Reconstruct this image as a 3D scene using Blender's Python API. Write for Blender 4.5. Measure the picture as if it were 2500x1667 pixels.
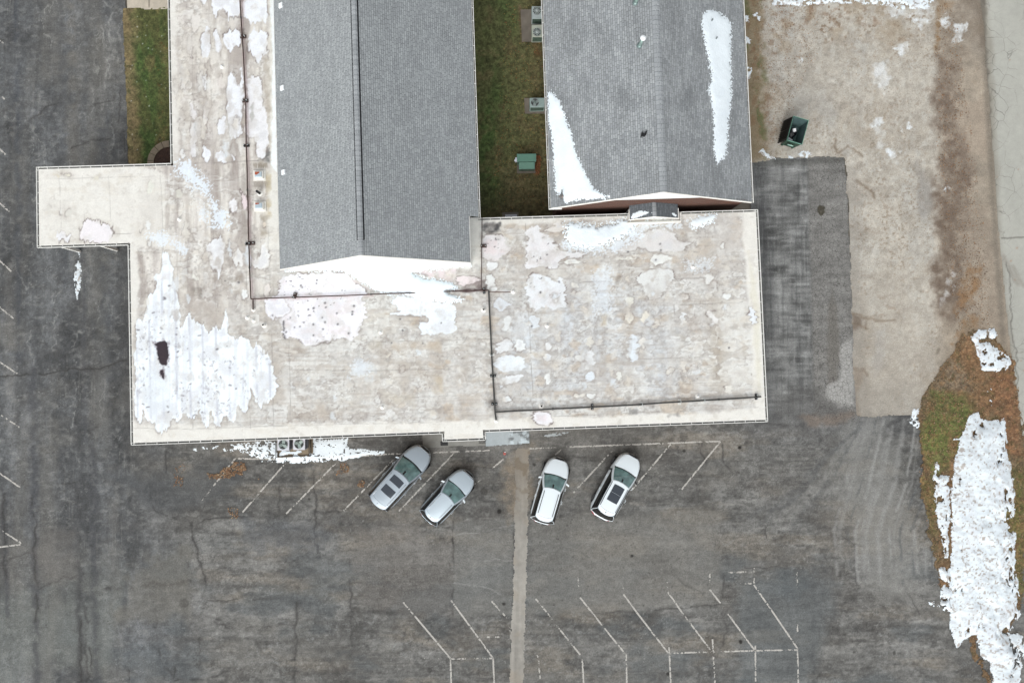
import bpy, math, random
import numpy as np
R_ = math.radians
rnd = random.Random(7)
for o in list(bpy.data.objects): bpy.data.objects.remove(o)
SC = bpy.context.scene; COL = SC.collection

# ---------------------------------------------------------------- camera, sky, sun, exposure
F = 1666.0; H = 50.0
TX, TY, TZ = R_(2.0), R_(-1.0), R_(-2.0)
cam_d = bpy.data.cameras.new('camera'); cam = bpy.data.objects.new('camera', cam_d); COL.objects.link(cam)
cam.location = (0, 0, H); cam.rotation_euler = (TX, TY, TZ)
cam_d.sensor_width = 36; cam_d.lens = 36*F/2500; cam_d.clip_start = 0.5; cam_d.clip_end = 2000
SC.camera = cam
w = bpy.data.worlds.new('World'); SC.world = w; w.use_nodes = True
nt = w.node_tree; bg = nt.nodes['Background']; sky = nt.nodes.new('ShaderNodeTexSky')
sky.sky_type = 'NISHITA'; sky.sun_disc = False; sky.sun_elevation = R_(38); sky.sun_rotation = R_(200)
sky.air_density = 1.0; sky.dust_density = 3.0; sky.ozone_density = 1.0
hs = nt.nodes.new('ShaderNodeHueSaturation'); hs.inputs['Saturation'].default_value = 0.10
nt.links.new(sky.outputs[0], hs.inputs['Color']); nt.links.new(hs.outputs[0], bg.inputs[0])
bg.inputs[1].default_value = 0.15
sd_ = bpy.data.lights.new('sun', 'SUN'); sun = bpy.data.objects.new('sun', sd_); COL.objects.link(sun)
sd_.energy = 0.75; sd_.angle = R_(50); sd_.color = (0.985, 1.0, 0.965)
sun.rotation_euler = (R_(52), 0, R_(-20+0)); sun.location = (0, 0, 60)
# sun azimuth: light arrives from the south-south-west, like the sky's sun
sun.rotation_euler = (R_(42), 0, R_(-20))
SC.view_settings.view_transform = 'Standard'; SC.view_settings.look = 'None'
SC.view_settings.gamma = 1; SC.view_settings.exposure = 0.49

# ---------------------------------------------------------------- photo-layout helpers
def _R():
    cx, sx = math.cos(TX), math.sin(TX); cy, sy = math.cos(TY), math.sin(TY); cz, sz = math.cos(TZ), math.sin(TZ)
    return (np.array([[cz, -sz, 0], [sz, cz, 0], [0, 0, 1]]) @ np.array([[cy, 0, sy], [0, 1, 0], [-sy, 0, cy]])
            @ np.array([[1, 0, 0], [0, cx, -sx], [0, sx, cx]]))
RM = _R()
def at(p, z=0.0):
    d = RM @ np.array([(p[0]-1250)/F, -(p[1]-833.5)/F, -1.0]); t = (z-H)/d[2]
    return (t*d[0], t*d[1])
def proj(X, Y, Z):
    v = np.stack([X, Y, Z-H], 0).reshape(3, -1); c = RM.T @ v
    return (1250 + F*c[0]/-c[2]).reshape(np.shape(X)), (833.5 - F*c[1]/-c[2]).reshape(np.shape(X))
def Zm(ox, oy, s):
    return lambda *pts: [(ox+p[0]/s, oy+p[1]/s) for p in pts]
A1 = Zm(0, 0, 2.8); A2 = Zm(600, 0, 2.8); A3 = Zm(1200, 0, 2.8); A4 = Zm(1800, 0, 2.8)
B1 = Zm(0, 500, 2.613); B2 = Zm(600, 500, 2.613); B3 = Zm(1200, 500, 2.613); B4 = Zm(1800, 500, 2.613)
C1 = Zm(0, 1060, 2.583); C2 = Zm(600, 1060, 2.583); C3 = Zm(1200, 1060, 2.583); C4 = Zm(1800, 1000, 2.351)

# ---------------------------------------------------------------- numpy noise
TT = np.random.RandomState(3).rand(256, 256).astype(np.float32)
def vn(x, y, s=0):
    xf = np.floor(x); yf = np.floor(y); u = (x-xf).astype(np.float32); v = (y-yf).astype(np.float32)
    xi = (xf.astype(np.int64)+s*37) & 255; yi = (yf.astype(np.int64)+s*91) & 255
    x1 = (xi+1) & 255; y1 = (yi+1) & 255
    u = u*u*(3-2*u); v = v*v*(3-2*v)
    a = TT[yi, xi]; b = TT[yi, x1]; c = TT[y1, xi]; d = TT[y1, x1]
    return (a+(b-a)*u)*(1-v)+(c+(d-c)*u)*v
def fbm(x, y, sx, sy=None, o=4, s=0, g=0.55):
    sy = sy or sx; r = 0; a = 1; n = 0
    for i in range(o):
        r = r+a*(vn(x/sx*2**i+i*17.3, y/sy*2**i+i*5.1, s+i)-0.5)*2; n += a; a *= g
    return r/n*1.5
def ss(a, b, x):
    t = np.clip((x-a)/(b-a), 0, 1); return t*t*(3-2*t)
def sdist(px, py, poly):
    """signed distance to polygon (positive inside), any array size"""
    px = px.astype(np.float32); py = py.astype(np.float32)
    n = len(poly); d = np.full(px.shape, 1e9, np.float32); ins = np.zeros(px.shape, bool)
    for i in range(n):
        ax, ay = poly[i]; bx, by = poly[(i+1) % n]; ex, ey = bx-ax, by-ay
        wx = px-ax; wy = py-ay; t = np.clip((wx*ex+wy*ey)/(ex*ex+ey*ey+1e-9), 0, 1)
        d = np.minimum(d, (wx-ex*t)**2+(wy-ey*t)**2)
        if ay != by:
            ins ^= ((ay > py) != (by > py)) & (px < (bx-ax)*(py-ay)/(by-ay)+ax)
    return np.where(ins, 1, -1)*np.sqrt(d)
def ldist(px, py, pts):
    d = np.full(px.shape, 1e9, np.float32)
    for i in range(len(pts)-1):
        ax, ay = pts[i]; bx, by = pts[i+1]; ex, ey = bx-ax, by-ay
        wx = px-ax; wy = py-ay; t = np.clip((wx*ex+wy*ey)/(ex*ex+ey*ey+1e-9), 0, 1)
        d = np.minimum(d, (wx-ex*t)**2+(wy-ey*t)**2)
    return np.sqrt(d)
def lin(c):
    c = np.asarray(c, float)/255; return np.where(c <= 0.04045, c/12.92, ((c+0.055)/1.055)**2.4)
def chaikin(pts, n=2):
    for _ in range(n):
        q = []
        for i in range(len(pts)):
            a, b = pts[i], pts[(i+1) % len(pts)]; q += [(a[0]*.75+b[0]*.25, a[1]*.75+b[1]*.25), (a[0]*.25+b[0]*.75, a[1]*.25+b[1]*.75)]
        pts = q
    return pts
class Paint:
    """colours worn or weathered into a surface; x,y in layout units of 3 cm"""
    def __init__(s, px, py, base):
        s.x = px.astype(np.float32); s.y = py.astype(np.float32); s.c = np.empty((px.size, 3), np.float32); s.c[:] = base
        s.k = np.zeros(px.size, np.float32); s.fing = 0.0
    def mix(s, m, rgb, idx=None):
        rgb = np.asarray(rgb, np.float32)
        if idx is None: s.c += (rgb-s.c)*m[:, None]
        else: s.c[idx] += (rgb-s.c[idx])*m[:, None]
    def mul(s, f, idx=None):
        if idx is None: s.c *= f[:, None]
        else: s.c[idx] *= f[:, None]
    def near(s, pts, m):
        a = np.array(pts); return np.where((s.x > a[:, 0].min()-m) & (s.x < a[:, 0].max()+m) & (s.y > a[:, 1].min()-m) & (s.y < a[:, 1].max()+m))[0]
    def line(s, pts, w, rgb, a=1.0, wob=3, seed=0, brk=0.0):
        i = s.near(pts, w*3+wob*2)
        if not i.size: return
        x, y = s.x[i], s.y[i]
        d = ldist(x+wob*fbm(x, y, 22, o=3, s=seed+50), y+wob*fbm(x, y, 22, o=3, s=seed+70), pts)
        m = np.exp(-(d/w)**2)*a
        if brk: m = m*ss(-0.3, 0.4, fbm(x, y, 30, o=3, s=seed+9)+0.5-brk)
        s.mix(m, rgb, i)
    def area(s, pts, rgb, a=1.0, soft=10, wob=10, ws=30, seed=0, ax=1, ay=1, tex=0.0):
        i = s.near(pts, soft+wob*2)
        if not i.size: return
        x, y = s.x[i], s.y[i]; d = sdist(x, y, pts)+wob*fbm(x, y, ws*ax, ws*ay, o=4, s=seed)
        m = ss(-soft, soft, d)*a
        if tex: m = m*np.clip(1-tex+tex*1.4*(fbm(x, y, 14*ax, 14*ay, o=4, s=seed+3)+0.5), 0, 1.2)
        s.mix(np.clip(m, 0, 1), rgb, i)
    def blob(s, pts, rgb=(240, 240, 243), rim=0.6, rimc=(120, 108, 103), wob=2.4, ws=13, seed=0, a=1.0, halo=0.35, fleck=0.0, soft=1.0, pink=0.0):
        i = s.near(pts, 22)
        if not i.size: return
        pts = chaikin(pts, 2 if len(pts) < 30 else 1)
        x, y = s.x[i], s.y[i]; big_ = min(1, np.ptp(np.array(pts), axis=0).max()/40)
        wing_ = ss(700, 640, x)*s.fing; body_ = (s.fing-wing_)*big_
        d = sdist(x+3.2*fbm(x, y, 30, o=3, s=seed+1)+1.8*fbm(x, y, 9, o=2, s=seed+2)+8*body_*fbm(x, y, 60, 6, o=3, s=seed+6), y+3.2*fbm(x, y, 30, o=3, s=seed+3)+1.8*fbm(x, y, 9, o=2, s=seed+4)+9*wing_*big_*fbm(x, y, 6, 70, o=3, s=seed+7), pts)+wob*fbm(x, y, ws, o=3, s=seed)
        soft = soft*(.8+2.6*np.clip(fbm(x, y, 20, o=3, s=seed+8)+.1, 0, 1)); a = a*(1-.4*ss(0, .6, fbm(x, y, 16, 20, o=4, s=seed+9))*(rim < 1.1)*s.fing)
        nn = fbm(x, y, 26, o=3, s=seed+11)
        s.mix(np.exp(-np.maximum(-d, 0)/8)*halo*np.clip(0.7+nn, 0, 1), (172, 160, 150), i)
        s.mix(ss(-soft, soft, d)*a, rgb, i)
        g = ss(0.0, 0.6, fbm(x, y, 34, 30, o=5, s=seed+21))*ss(2, 8, d)*0.5
        s.mix(g*a, (210, 207, 208), i)
        if pink: s.mix(ss(3, 12, d)*ss(-0.2, 0.5, fbm(x, y, 30, o=3, s=seed+31))*pink, (226, 206, 204), i)
        s.mix(np.exp(-((d+1.2)/1.5)**2)*rim*np.clip(0.45+1.7*nn, 0.05, 1), rimc, i)
        if fleck:
            f = ss(0.66, 0.8, fbm(x, y, 8, 5, o=3, s=seed+41))*ss(3, 6, d)*ss(0, .4, fbm(x, y, 45, o=2, s=seed+43))
            s.mix(f*fleck, (75, 70, 72), i)
    def dots(s, n, box, r, rgb, a, seed, elong=1.0):
        rr = random.Random(seed)
        for _ in range(n):
            cx, cy = rr.uniform(box[0], box[2]), rr.uniform(box[1], box[3]); q = rr.uniform(*r)
            i = s.near([(cx, cy)], q*3*max(1, elong)); d = ((s.x[i]-cx)/q)**2+((s.y[i]-cy)/(q*elong))**2
            s.mix(np.exp(-d)*a*rr.uniform(.5, 1), rgb, i)
    def out(s): return lin(np.clip(s.c*np.array([.978, .996, 1.006]), 0, 255))/1.06
    def contrast(s, k, mid): m = np.array(mid, np.float32); s.c[:] = m+(s.c-m)*k

# ---------------------------------------------------------------- objects and tags
def tag(o, label=None, cat=None, group=None, kind=None):
    if label: o['label'] = label
    if cat: o['category'] = cat
    if group: o['group'] = group
    if kind: o['kind'] = kind
    return o
def empty(name, loc, rz=0, **k):
    o = bpy.data.objects.new(name, None); COL.objects.link(o); o.location = loc; o.rotation_euler = (0, 0, rz)
    o.empty_display_size = 0.2
    return tag(o, **k)
class MB:
    def __init__(s): s.v = []; s.f = []; s.sm = []; s.uv = None
    def add(s, vs, fs, smooth=False):
        b = len(s.v); s.v += [tuple(map(float, p)) for p in vs]; s.f += [tuple(b+i for i in f) for f in fs]; s.sm += [smooth]*len(fs); return s
    def box(s, x0, y0, z0, x1, y1, z1, c=0.0):
        if c:
            vs = []
            for z, e in ((z0, c), (z0+c, 0), (z1-c, 0), (z1, c)):
                vs += [(x0+e, y0+e, z), (x1-e, y0+e, z), (x1-e, y1-e, z), (x0+e, y1-e, z)]
            fs = [(3, 2, 1, 0), (12, 13, 14, 15)]
            for k in range(3):
                for j in range(4): fs.append((k*4+j, k*4+(j+1) % 4, k*4+4+(j+1) % 4, k*4+4+j))
            return s.add(vs, fs)
        vs = [(x0, y0, z0), (x1, y0, z0), (x1, y1, z0), (x0, y1, z0), (x0, y0, z1), (x1, y0, z1), (x1, y1, z1), (x0, y1, z1)]
        return s.add(vs, [(3, 2, 1, 0), (4, 5, 6, 7), (0, 1, 5, 4), (1, 2, 6, 5), (2, 3, 7, 6), (3, 0, 4, 7)])
    def obox(s, c, ax, hx, hy, z0, z1, z0b=None):
        ca, sa = math.cos(ax), math.sin(ax); P = [(c[0]+ca*i*hx-sa*j*hy, c[1]+sa*i*hx+ca*j*hy) for i, j in ((-1, -1), (1, -1), (1, 1), (-1, 1))]
        vs = [(p[0], p[1], z0) for p in P]+[(p[0], p[1], z1) for p in P]
        return s.add(vs, [(3, 2, 1, 0), (4, 5, 6, 7), (0, 1, 5, 4), (1, 2, 6, 5), (2, 3, 7, 6), (3, 0, 4, 7)])
    def prism(s, poly, z0, z1):
        n = len(poly); vs = [(p[0], p[1], z0) for p in poly]+[(p[0], p[1], z1) for p in poly]
        return s.add(vs, [tuple(range(n))[::-1], tuple(range(n, 2*n))]+[(i, (i+1) % n, n+(i+1) % n, n+i) for i in range(n)])
    def lathe(s, cx, cy, prof, n=20, smooth=True):
        vs = []; fs = []
        for r, z in prof:
            for k in range(n): vs.append((cx+r*math.cos(2*math.pi*k/n), cy+r*math.sin(2*math.pi*k/n), z))
        for j in range(len(prof)-1):
            for k in range(n): fs.append((j*n+k, j*n+(k+1) % n, (j+1)*n+(k+1) % n, (j+1)*n+k))
        s.add(vs, fs, smooth)
        m = len(prof)-1
        if prof[-1][0] > 1e-4: s.add([vs[m*n+k] for k in range(n)], [tuple(range(n))])
        return s
    def tube(s, pts, r, n=8, cap=True):
        P = [np.array(p, float) for p in pts]; rings = []
        for i, p in enumerate(P):
            d = (P[min(i+1, len(P)-1)]-P[max(i-1, 0)]); d /= np.linalg.norm(d)+1e-9
            a = np.cross(d, (0, 0, 1)); a = a if np.linalg.norm(a) > 1e-3 else np.cross(d, (1, 0, 0)); a /= np.linalg.norm(a); b = np.cross(d, a)
            rings.append([p+r*(math.cos(2*math.pi*k/n)*a+math.sin(2*math.pi*k/n)*b) for k in range(n)])
        vs = [q for rg in rings for q in rg]; fs = []
        for j in range(len(P)-1):
            for k in range(n): fs.append((j*n+k, j*n+(k+1) % n, (j+1)*n+(k+1) % n, (j+1)*n+k))
        s.add(vs, fs, True)
        if cap: s.add(rings[0], [tuple(range(n))[::-1]]); s.add(rings[-1], [tuple(range(n))])
        return s
    def grid(s, G, smooth=True, flip=False):
        r = len(G); c = len(G[0]); vs = [p for row in G for p in row]
        fs = [(j*c+k, j*c+k+1, (j+1)*c+k+1, (j+1)*c+k) for j in range(r-1) for k in range(c-1)]
        if flip: fs = [f[::-1] for f in fs]
        return s.add(vs, fs, smooth)
    def build(s, name, mat, parent=None, **k):
        me = bpy.data.meshes.new(name); me.from_pydata(s.v, [], s.f); me.polygons.foreach_set('use_smooth', s.sm)
        if s.uv is not None:
            u = me.uv_layers.new(name='UVMap'); arr = np.array([s.uv[l.vertex_index] for l in me.loops], np.float32); u.data.foreach_set('uv', arr.ravel())
        me.materials.append(mat); me.update(); o = bpy.data.objects.new(name, me); COL.objects.link(o)
        if parent: o.parent = parent
        return tag(o, **k)
def bulk(name, V, Fq, mat, col=None, k=None, smooth=False, parent=None, **kw):
    me = bpy.data.meshes.new(name); nv, nf = len(V), len(Fq)
    me.vertices.add(nv); me.vertices.foreach_set('co', np.asarray(V, np.float32).ravel())
    me.loops.add(nf*4); me.loops.foreach_set('vertex_index', np.asarray(Fq, np.int32).ravel())
    me.polygons.add(nf); me.polygons.foreach_set('loop_start', np.arange(0, nf*4, 4, dtype=np.int32))
    try: me.polygons.foreach_set('loop_total', np.full(nf, 4, np.int32))
    except Exception: pass
    me.update(calc_edges=True)
    me.polygons.foreach_set('use_smooth', np.full(nf, smooth, bool))
    if col is not None:
        a = me.color_attributes.new('tone', 'FLOAT_COLOR', 'POINT'); c4 = np.ones((nv, 4), np.float32); c4[:, :3] = col
        if k is not None: c4[:, 3] = k
        a.data.foreach_set('color', c4.ravel())
    me.materials.append(mat); me.update()
    o = bpy.data.objects.new(name, me); COL.objects.link(o)
    if parent: o.parent = parent
    return tag(o, **kw)
def sheet(name, poly, z, res, mat, paint=None, edge=(0, 20), zf=None, hf=None, keep=None, lines=None, smooth=False, base=(128, 128, 128), seed=0, world_poly=None, parent=None, **kw):
    """a ground or roof sheet on a fine grid; its outline may be ragged (edge)"""
    wp = world_poly or ([at(p, q) for p in poly for q in (4.0, 8.5)] if zf else [at(p, z) for p in poly])
    a = np.array(wp); x0, y0 = a.min(0)-edge[0]*0.04-0.05; x1, y1 = a.max(0)+edge[0]*0.04+0.05
    if lines is not None:
        def mk(L):
            L = sorted(set(L)); o = [L[0]]
            for q in L[1:]:
                n = max(1, int(round((q-o[-1])/res))); s0 = o[-1]; o += [s0+(q-s0)*(i+1)/n for i in range(n)]
            return np.array(o)
        xs, ys = mk(lines[0]), mk(lines[1])
    else: xs = np.arange(x0, x1+res, res); ys = np.arange(y0, y1+res, res)
    X, Y = np.meshgrid(xs, ys); Z = zf(X, Y) if zf else np.full_like(X, z)
    PX, PY = proj(X, Y, Z)
    if world_poly:
        cx = (X[1:, 1:]+X[:-1, :-1])/2; cy = (Y[1:, 1:]+Y[:-1, :-1])/2; d = sdist(cx, cy, wp)
    else:
        cx = (PX[1:, 1:]+PX[:-1, :-1])/2; cy = (PY[1:, 1:]+PY[:-1, :-1])/2; d = sdist(cx, cy, poly)
    if edge[0]: d = d+edge[0]*fbm(cx, cy, edge[1], o=5, s=seed+5, g=0.7)
    if keep: d = keep(cx, cy, d)
    if hf and hf.__code__.co_argcount == 5:  # soft-shouldered heights
        dV = sdist(PX, PY, poly)
        if edge[0]: dV = dV+edge[0]*fbm(PX, PY, edge[1], o=5, s=seed+5, g=0.7)
        if keep: dV = keep(PX, PY, dV)
        dV = np.clip(dV, -4, 70)
        for _ in range(5):
            q_ = dV.copy(); q_[1:-1, 1:-1] = (dV[1:-1, 1:-1]*4+(dV[:-2, 1:-1]+dV[2:, 1:-1]+dV[1:-1, :-2]+dV[1:-1, 2:])*2+dV[:-2, :-2]+dV[:-2, 2:]+dV[2:, :-2]+dV[2:, 2:])/16; dV = q_
    else: dV = None
    j, i = np.where(d > 0); nx = X.shape[1]
    q = np.stack([j*nx+i, j*nx+i+1, (j+1)*nx+i+1, (j+1)*nx+i], 1)
    used, inv = np.unique(q, return_inverse=True); q = inv.reshape(-1, 4)
    vx, vy, vz = X.ravel()[used], Y.ravel()[used], Z.ravel()[used]; ux, uy = PX.ravel()[used], PY.ravel()[used]
    if hf: vz = vz+(hf(vx, vy, ux, uy, dV.ravel()[used]) if dV is not None else hf(vx, vy, ux, uy))
    col = k = None
    if paint: P = Paint(ux, uy, base); paint(P); col = P.out(); k = P.k
    return bulk(name, np.stack([vx, vy, vz], 1), q, mat, col, k, smooth, parent, **kw)

# ---------------------------------------------------------------- materials
def nmat(name):
    m = bpy.data.materials.new(name); m.use_nodes = True; return m, m.node_tree, m.node_tree.nodes['Principled BSDF']
def N(t, ty, **k):
    n = t.nodes.new(ty)
    for a, b in k.items(): setattr(n, a, b)
    return n
def M(name, rgb, rough=0.6, metal=0.0, var=0.12, sc=6.0, bump=0.0, spec=0.5, coat=0.0, raw=False):
    m, t, b = nmat(name); c = tuple(rgb) if raw else tuple(lin(rgb)/1.06)
    b.inputs['Roughness'].default_value = rough; b.inputs['Metallic'].default_value = metal
    b.inputs['Specular IOR Level'].default_value = spec; b.inputs['Coat Weight'].default_value = coat
    tc = N(t, 'ShaderNodeTexCoord'); no = N(t, 'ShaderNodeTexNoise'); no.inputs['Scale'].default_value = sc; no.inputs['Detail'].default_value = 6
    t.links.new(tc.outputs['Object'], no.inputs['Vector'])
    mr = N(t, 'ShaderNodeMapRange'); mr.inputs[1].default_value = 0.3; mr.inputs[2].default_value = 0.7; mr.inputs[3].default_value = 1-var; mr.inputs[4].default_value = 1+var
    t.links.new(no.outputs['Fac'], mr.inputs[0])
    mx = N(t, 'ShaderNodeVectorMath', operation='SCALE'); mx.inputs[0].default_value = c; t.links.new(mr.outputs[0], mx.inputs['Scale'])
    t.links.new(mx.outputs[0], b.inputs['Base Color'])
    if bump:
        bp = N(t, 'ShaderNodeBump'); bp.inputs['Distance'].default_value = bump; n2 = N(t, 'ShaderNodeTexNoise'); n2.inputs['Scale'].default_value = sc*6; n2.inputs['Detail'].default_value = 8
        t.links.new(tc.outputs['Object'], n2.inputs['Vector']); t.links.new(n2.outputs['Fac'], bp.inputs['Height']); t.links.new(bp.outputs[0], b.inputs['Normal'])
    return m
def ground_mat(name, grain=0.22, gsc=14.0, grain2=0.12, rough=0.9, bump=0.01, crack=0.0, csc=3.0, cwid=0.02, tint=(1, 1, 1)):
    """base tones come from the sheet's own weathering attribute; grit, aggregate and hairline cracks are procedural"""
    m, t, b = nmat(name); b.inputs['Roughness'].default_value = rough; b.inputs['Specular IOR Level'].default_value = 0.25
    at_ = N(t, 'ShaderNodeAttribute'); at_.attribute_name = 'tone'
    tc = N(t, 'ShaderNodeTexCoord')
    def noise(sc, det, amp):
        no = N(t, 'ShaderNodeTexNoise'); no.inputs['Scale'].default_value = sc; no.inputs['Detail'].default_value = det; no.inputs['Roughness'].default_value = 0.7
        t.links.new(tc.outputs['Object'], no.inputs['Vector'])
        mr = N(t, 'ShaderNodeMapRange'); mr.inputs[1].default_value = 0.28; mr.inputs[2].default_value = 0.72; mr.inputs[3].default_value = 1-amp; mr.inputs[4].default_value = 1+amp
        t.links.new(no.outputs['Fac'], mr.inputs[0]); return no, mr.outputs[0]
    n1, a = noise(gsc, 3, grain); n2, c = noise(gsc*0.22, 6, grain2)
    mu = N(t, 'ShaderNodeMath', operation='MULTIPLY'); t.links.new(a, mu.inputs[0]); t.links.new(c, mu.inputs[1])
    vs = N(t, 'ShaderNodeVectorMath', operation='SCALE'); t.links.new(at_.outputs['Color'], vs.inputs[0]); t.links.new(mu.outputs[0], vs.inputs['Scale'])
    out = vs.outputs[0]
    if crack:
        wn = N(t, 'ShaderNodeTexNoise'); wn.inputs['Scale'].default_value = csc*1.3; wn.inputs['Detail'].default_value = 3
        t.links.new(tc.outputs['Object'], wn.inputs['Vector'])
        ad = N(t, 'ShaderNodeVectorMath', operation='MULTIPLY_ADD'); ad.inputs[1].default_value = (0.35/csc,)*3
        t.links.new(wn.outputs['Color'], ad.inputs[0]); t.links.new(tc.outputs['Object'], ad.inputs[2])
        vo = N(t, 'ShaderNodeTexVoronoi', feature='DISTANCE_TO_EDGE'); vo.inputs['Scale'].default_value = csc
        t.links.new(ad.outputs[0], vo.inputs['Vector'])
        mr = N(t, 'ShaderNodeMapRange', interpolation_type='SMOOTHSTEP'); mr.inputs[1].default_value = 0.0; mr.inputs[2].default_value = cwid*csc; mr.inputs[3].default_value = 1; mr.inputs[4].default_value = 0
        t.links.new(vo.outputs['Distance'], mr.inputs[0])
        mm = N(t, 'ShaderNodeMath', operation='MULTIPLY'); t.links.new(mr.outputs[0], mm.inputs[0]); t.links.new(at_.outputs['Alpha'], mm.inputs[1])
        m2 = N(t, 'ShaderNodeMath', operation='MULTIPLY'); t.links.new(mm.outputs[0], m2.inputs[0]); m2.inputs[1].default_value = crack
        mx = N(t, 'ShaderNodeMix', data_type='RGBA'); t.links.new(m2.outputs[0], mx.inputs[0]); t.links.new(out, mx.inputs[6]); mx.inputs[7].default_value = (0.035, 0.03, 0.027, 1)
        out = mx.outputs[2]
    t.links.new(out, b.inputs['Base Color'])
    bp = N(t, 'ShaderNodeBump'); bp.inputs['Distance'].default_value = bump; bp.inputs['Strength'].default_value = 0.8
    t.links.new(n1.outputs['Fac'], bp.inputs['Height']); t.links.new(bp.outputs[0], b.inputs['Normal'])
    return m
def shingle_mat(name, c1, c2, big=0.10, row=0.143, tab=0.32, band=0.0):
    m, t, b = nmat(name); b.inputs['Roughness'].default_value = 0.92; b.inputs['Specular IOR Level'].default_value = 0.2
    uv = N(t, 'ShaderNodeUVMap'); br = N(t, 'ShaderNodeTexBrick'); br.offset = 0.37; br.offset_frequency = 2; br.squash = 0.8; br.squash_frequency = 3
    br.inputs['Scale'].default_value = 1; br.inputs['Brick Width'].default_value = tab; br.inputs['Row Height'].default_value = row
    br.inputs['Mortar Size'].default_value = 0.011; br.inputs['Mortar Smooth'].default_value = 0.3
    br.inputs['Color1'].default_value = (*lin(c1)/1.06, 1); br.inputs['Color2'].default_value = (*lin(c2)/1.06, 1)
    br.inputs['Mortar'].default_value = (*lin([k*0.72 for k in c1]), 1)
    t.links.new(uv.outputs[0], br.inputs['Vector'])
    def noise(sc, amp, det=5, scale=None):
        no = N(t, 'ShaderNodeTexNoise'); no.inputs['Scale'].default_value = sc; no.inputs['Detail'].default_value = det; no.inputs['Roughness'].default_value = 0.65
        if scale:
            mp = N(t, 'ShaderNodeMapping'); mp.inputs['Scale'].default_value = scale; mp.inputs['Rotation'].default_value = (0, 0, 0.3); t.links.new(uv.outputs[0], mp.inputs[0]); t.links.new(mp.outputs[0], no.inputs['Vector'])
        else: t.links.new(uv.outputs[0], no.inputs['Vector'])
        mr = N(t, 'ShaderNodeMapRange'); mr.inputs[1].default_value = 0.3; mr.inputs[2].default_value = 0.7; mr.inputs[3].default_value = 1-amp; mr.inputs[4].default_value = 1+amp
        t.links.new(no.outputs['Fac'], mr.inputs[0]); return mr.outputs[0]
    outs = [noise(0.28, big), noise(3.1, 0.07), noise(11, 0.12, 3)]
    if band: outs.append(noise(0.8, band, 4, (0.35, 1.0, 1)))
    cur = outs[0]
    for q in outs[1:]:
        mu = N(t, 'ShaderNodeMath', operation='MULTIPLY'); t.links.new(cur, mu.inputs[0]); t.links.new(q, mu.inputs[1]); cur = mu.outputs[0]
    vs = N(t, 'ShaderNodeVectorMath', operation='SCALE'); t.links.new(br.outputs['Color'], vs.inputs[0]); t.links.new(cur, vs.inputs['Scale'])
    t.links.new(vs.outputs[0], b.inputs['Base Color'])
    bp = N(t, 'ShaderNodeBump'); bp.inputs['Distance'].default_value = 0.012; bp.invert = True; t.links.new(br.outputs['Fac'], bp.inputs['Height']); t.links.new(bp.outputs[0], b.inputs['Normal'])
    return m
def brick_mat(name, c1, c2):
    m, t, b = nmat(name); b.inputs['Roughness'].default_value = 0.9
    tc = N(t, 'ShaderNodeTexCoord'); mp = N(t, 'ShaderNodeMapping'); mp.inputs['Rotation'].default_value = (math.pi/2, 0, 0)
    br = N(t, 'ShaderNodeTexBrick'); br.inputs['Scale'].default_value = 1; br.inputs['Brick Width'].default_value = 0.22; br.inputs['Row Height'].default_value = 0.075; br.inputs['Mortar Size'].default_value = 0.008
    br.inputs['Color1'].default_value = (*lin(c1), 1); br.inputs['Color2'].default_value = (*lin(c2), 1); br.inputs['Mortar'].default_value = (0.14, 0.11, 0.09, 1)
    t.links.new(tc.outputs['Object'], mp.inputs[0]); t.links.new(mp.outputs[0], br.inputs['Vector']); t.links.new(br.outputs['Color'], b.inputs['Base Color'])
    return m
m_asph = ground_mat('asphalt', 0.30, 10, 0.15, 0.88, 0.006, crack=0.7, csc=3.6, cwid=0.014)
m_grav = ground_mat('gravel', 0.22, 10, 0.12, 0.95, 0.02)
m_grass = ground_mat('turf', 0.38, 9, 0.22, 0.95, 0.05)
m_street = ground_mat('street_concrete', 0.06, 12, 0.05, 0.9, 0.004, crack=0.55, csc=0.85, cwid=0.02)
m_conc = ground_mat('concrete', 0.08, 14, 0.07, 0.9, 0.004)
m_memb = ground_mat('roof_membrane', 0.07, 10, 0.06, 0.6, 0.004)
m_snow = ground_mat('snow', 0.03, 9, 0.03, 0.75, 0.02)
m_leaf = ground_mat('leaves', 0.25, 20, 0.1, 0.85, 0.0)
m_paint = M('line_paint', (178, 175, 169), 0.8, var=0.25, sc=9)
m_white = M('white_aluminium', (236, 236, 232), 0.45, var=0.04, sc=3)
m_trough = M('gutter_inside', (98, 98, 95), 0.75, var=0.45, sc=5)
m_fascia = M('fascia', (228, 226, 220), 0.5, var=0.05)
m_siding = M('white_siding', (226, 232, 232), 0.55, var=0.04)
m_wallc = brick_mat('tan_brick', (168, 148, 128), (150, 130, 112))
m_brick = brick_mat('red_brick', (84, 44, 28), (66, 34, 23))
m_sh1 = shingle_mat('grey_shingles', (164, 169, 171), (146, 150, 153), 0.05, band=0.05)
m_sh2 = shingle_mat('weathered_shingles', (160, 164, 166), (137, 141, 144), 0.09, 0.15, 0.34, band=0.17)
m_sh3 = shingle_mat('dark_shingles', (112, 117, 121), (95, 100, 105), 0.08)
m_cap, _t, _b = nmat('ridge_cap_shingle'); _b.inputs['Roughness'].default_value = .92
_tc = N(_t, 'ShaderNodeTexCoord'); _br = N(_t, 'ShaderNodeTexBrick'); _br.offset = 0; _br.inputs['Scale'].default_value = 1; _br.inputs['Brick Width'].default_value = 40; _br.inputs['Row Height'].default_value = .3; _br.inputs['Mortar Size'].default_value = .022; _br.inputs['Mortar Smooth'].default_value = .4
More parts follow.
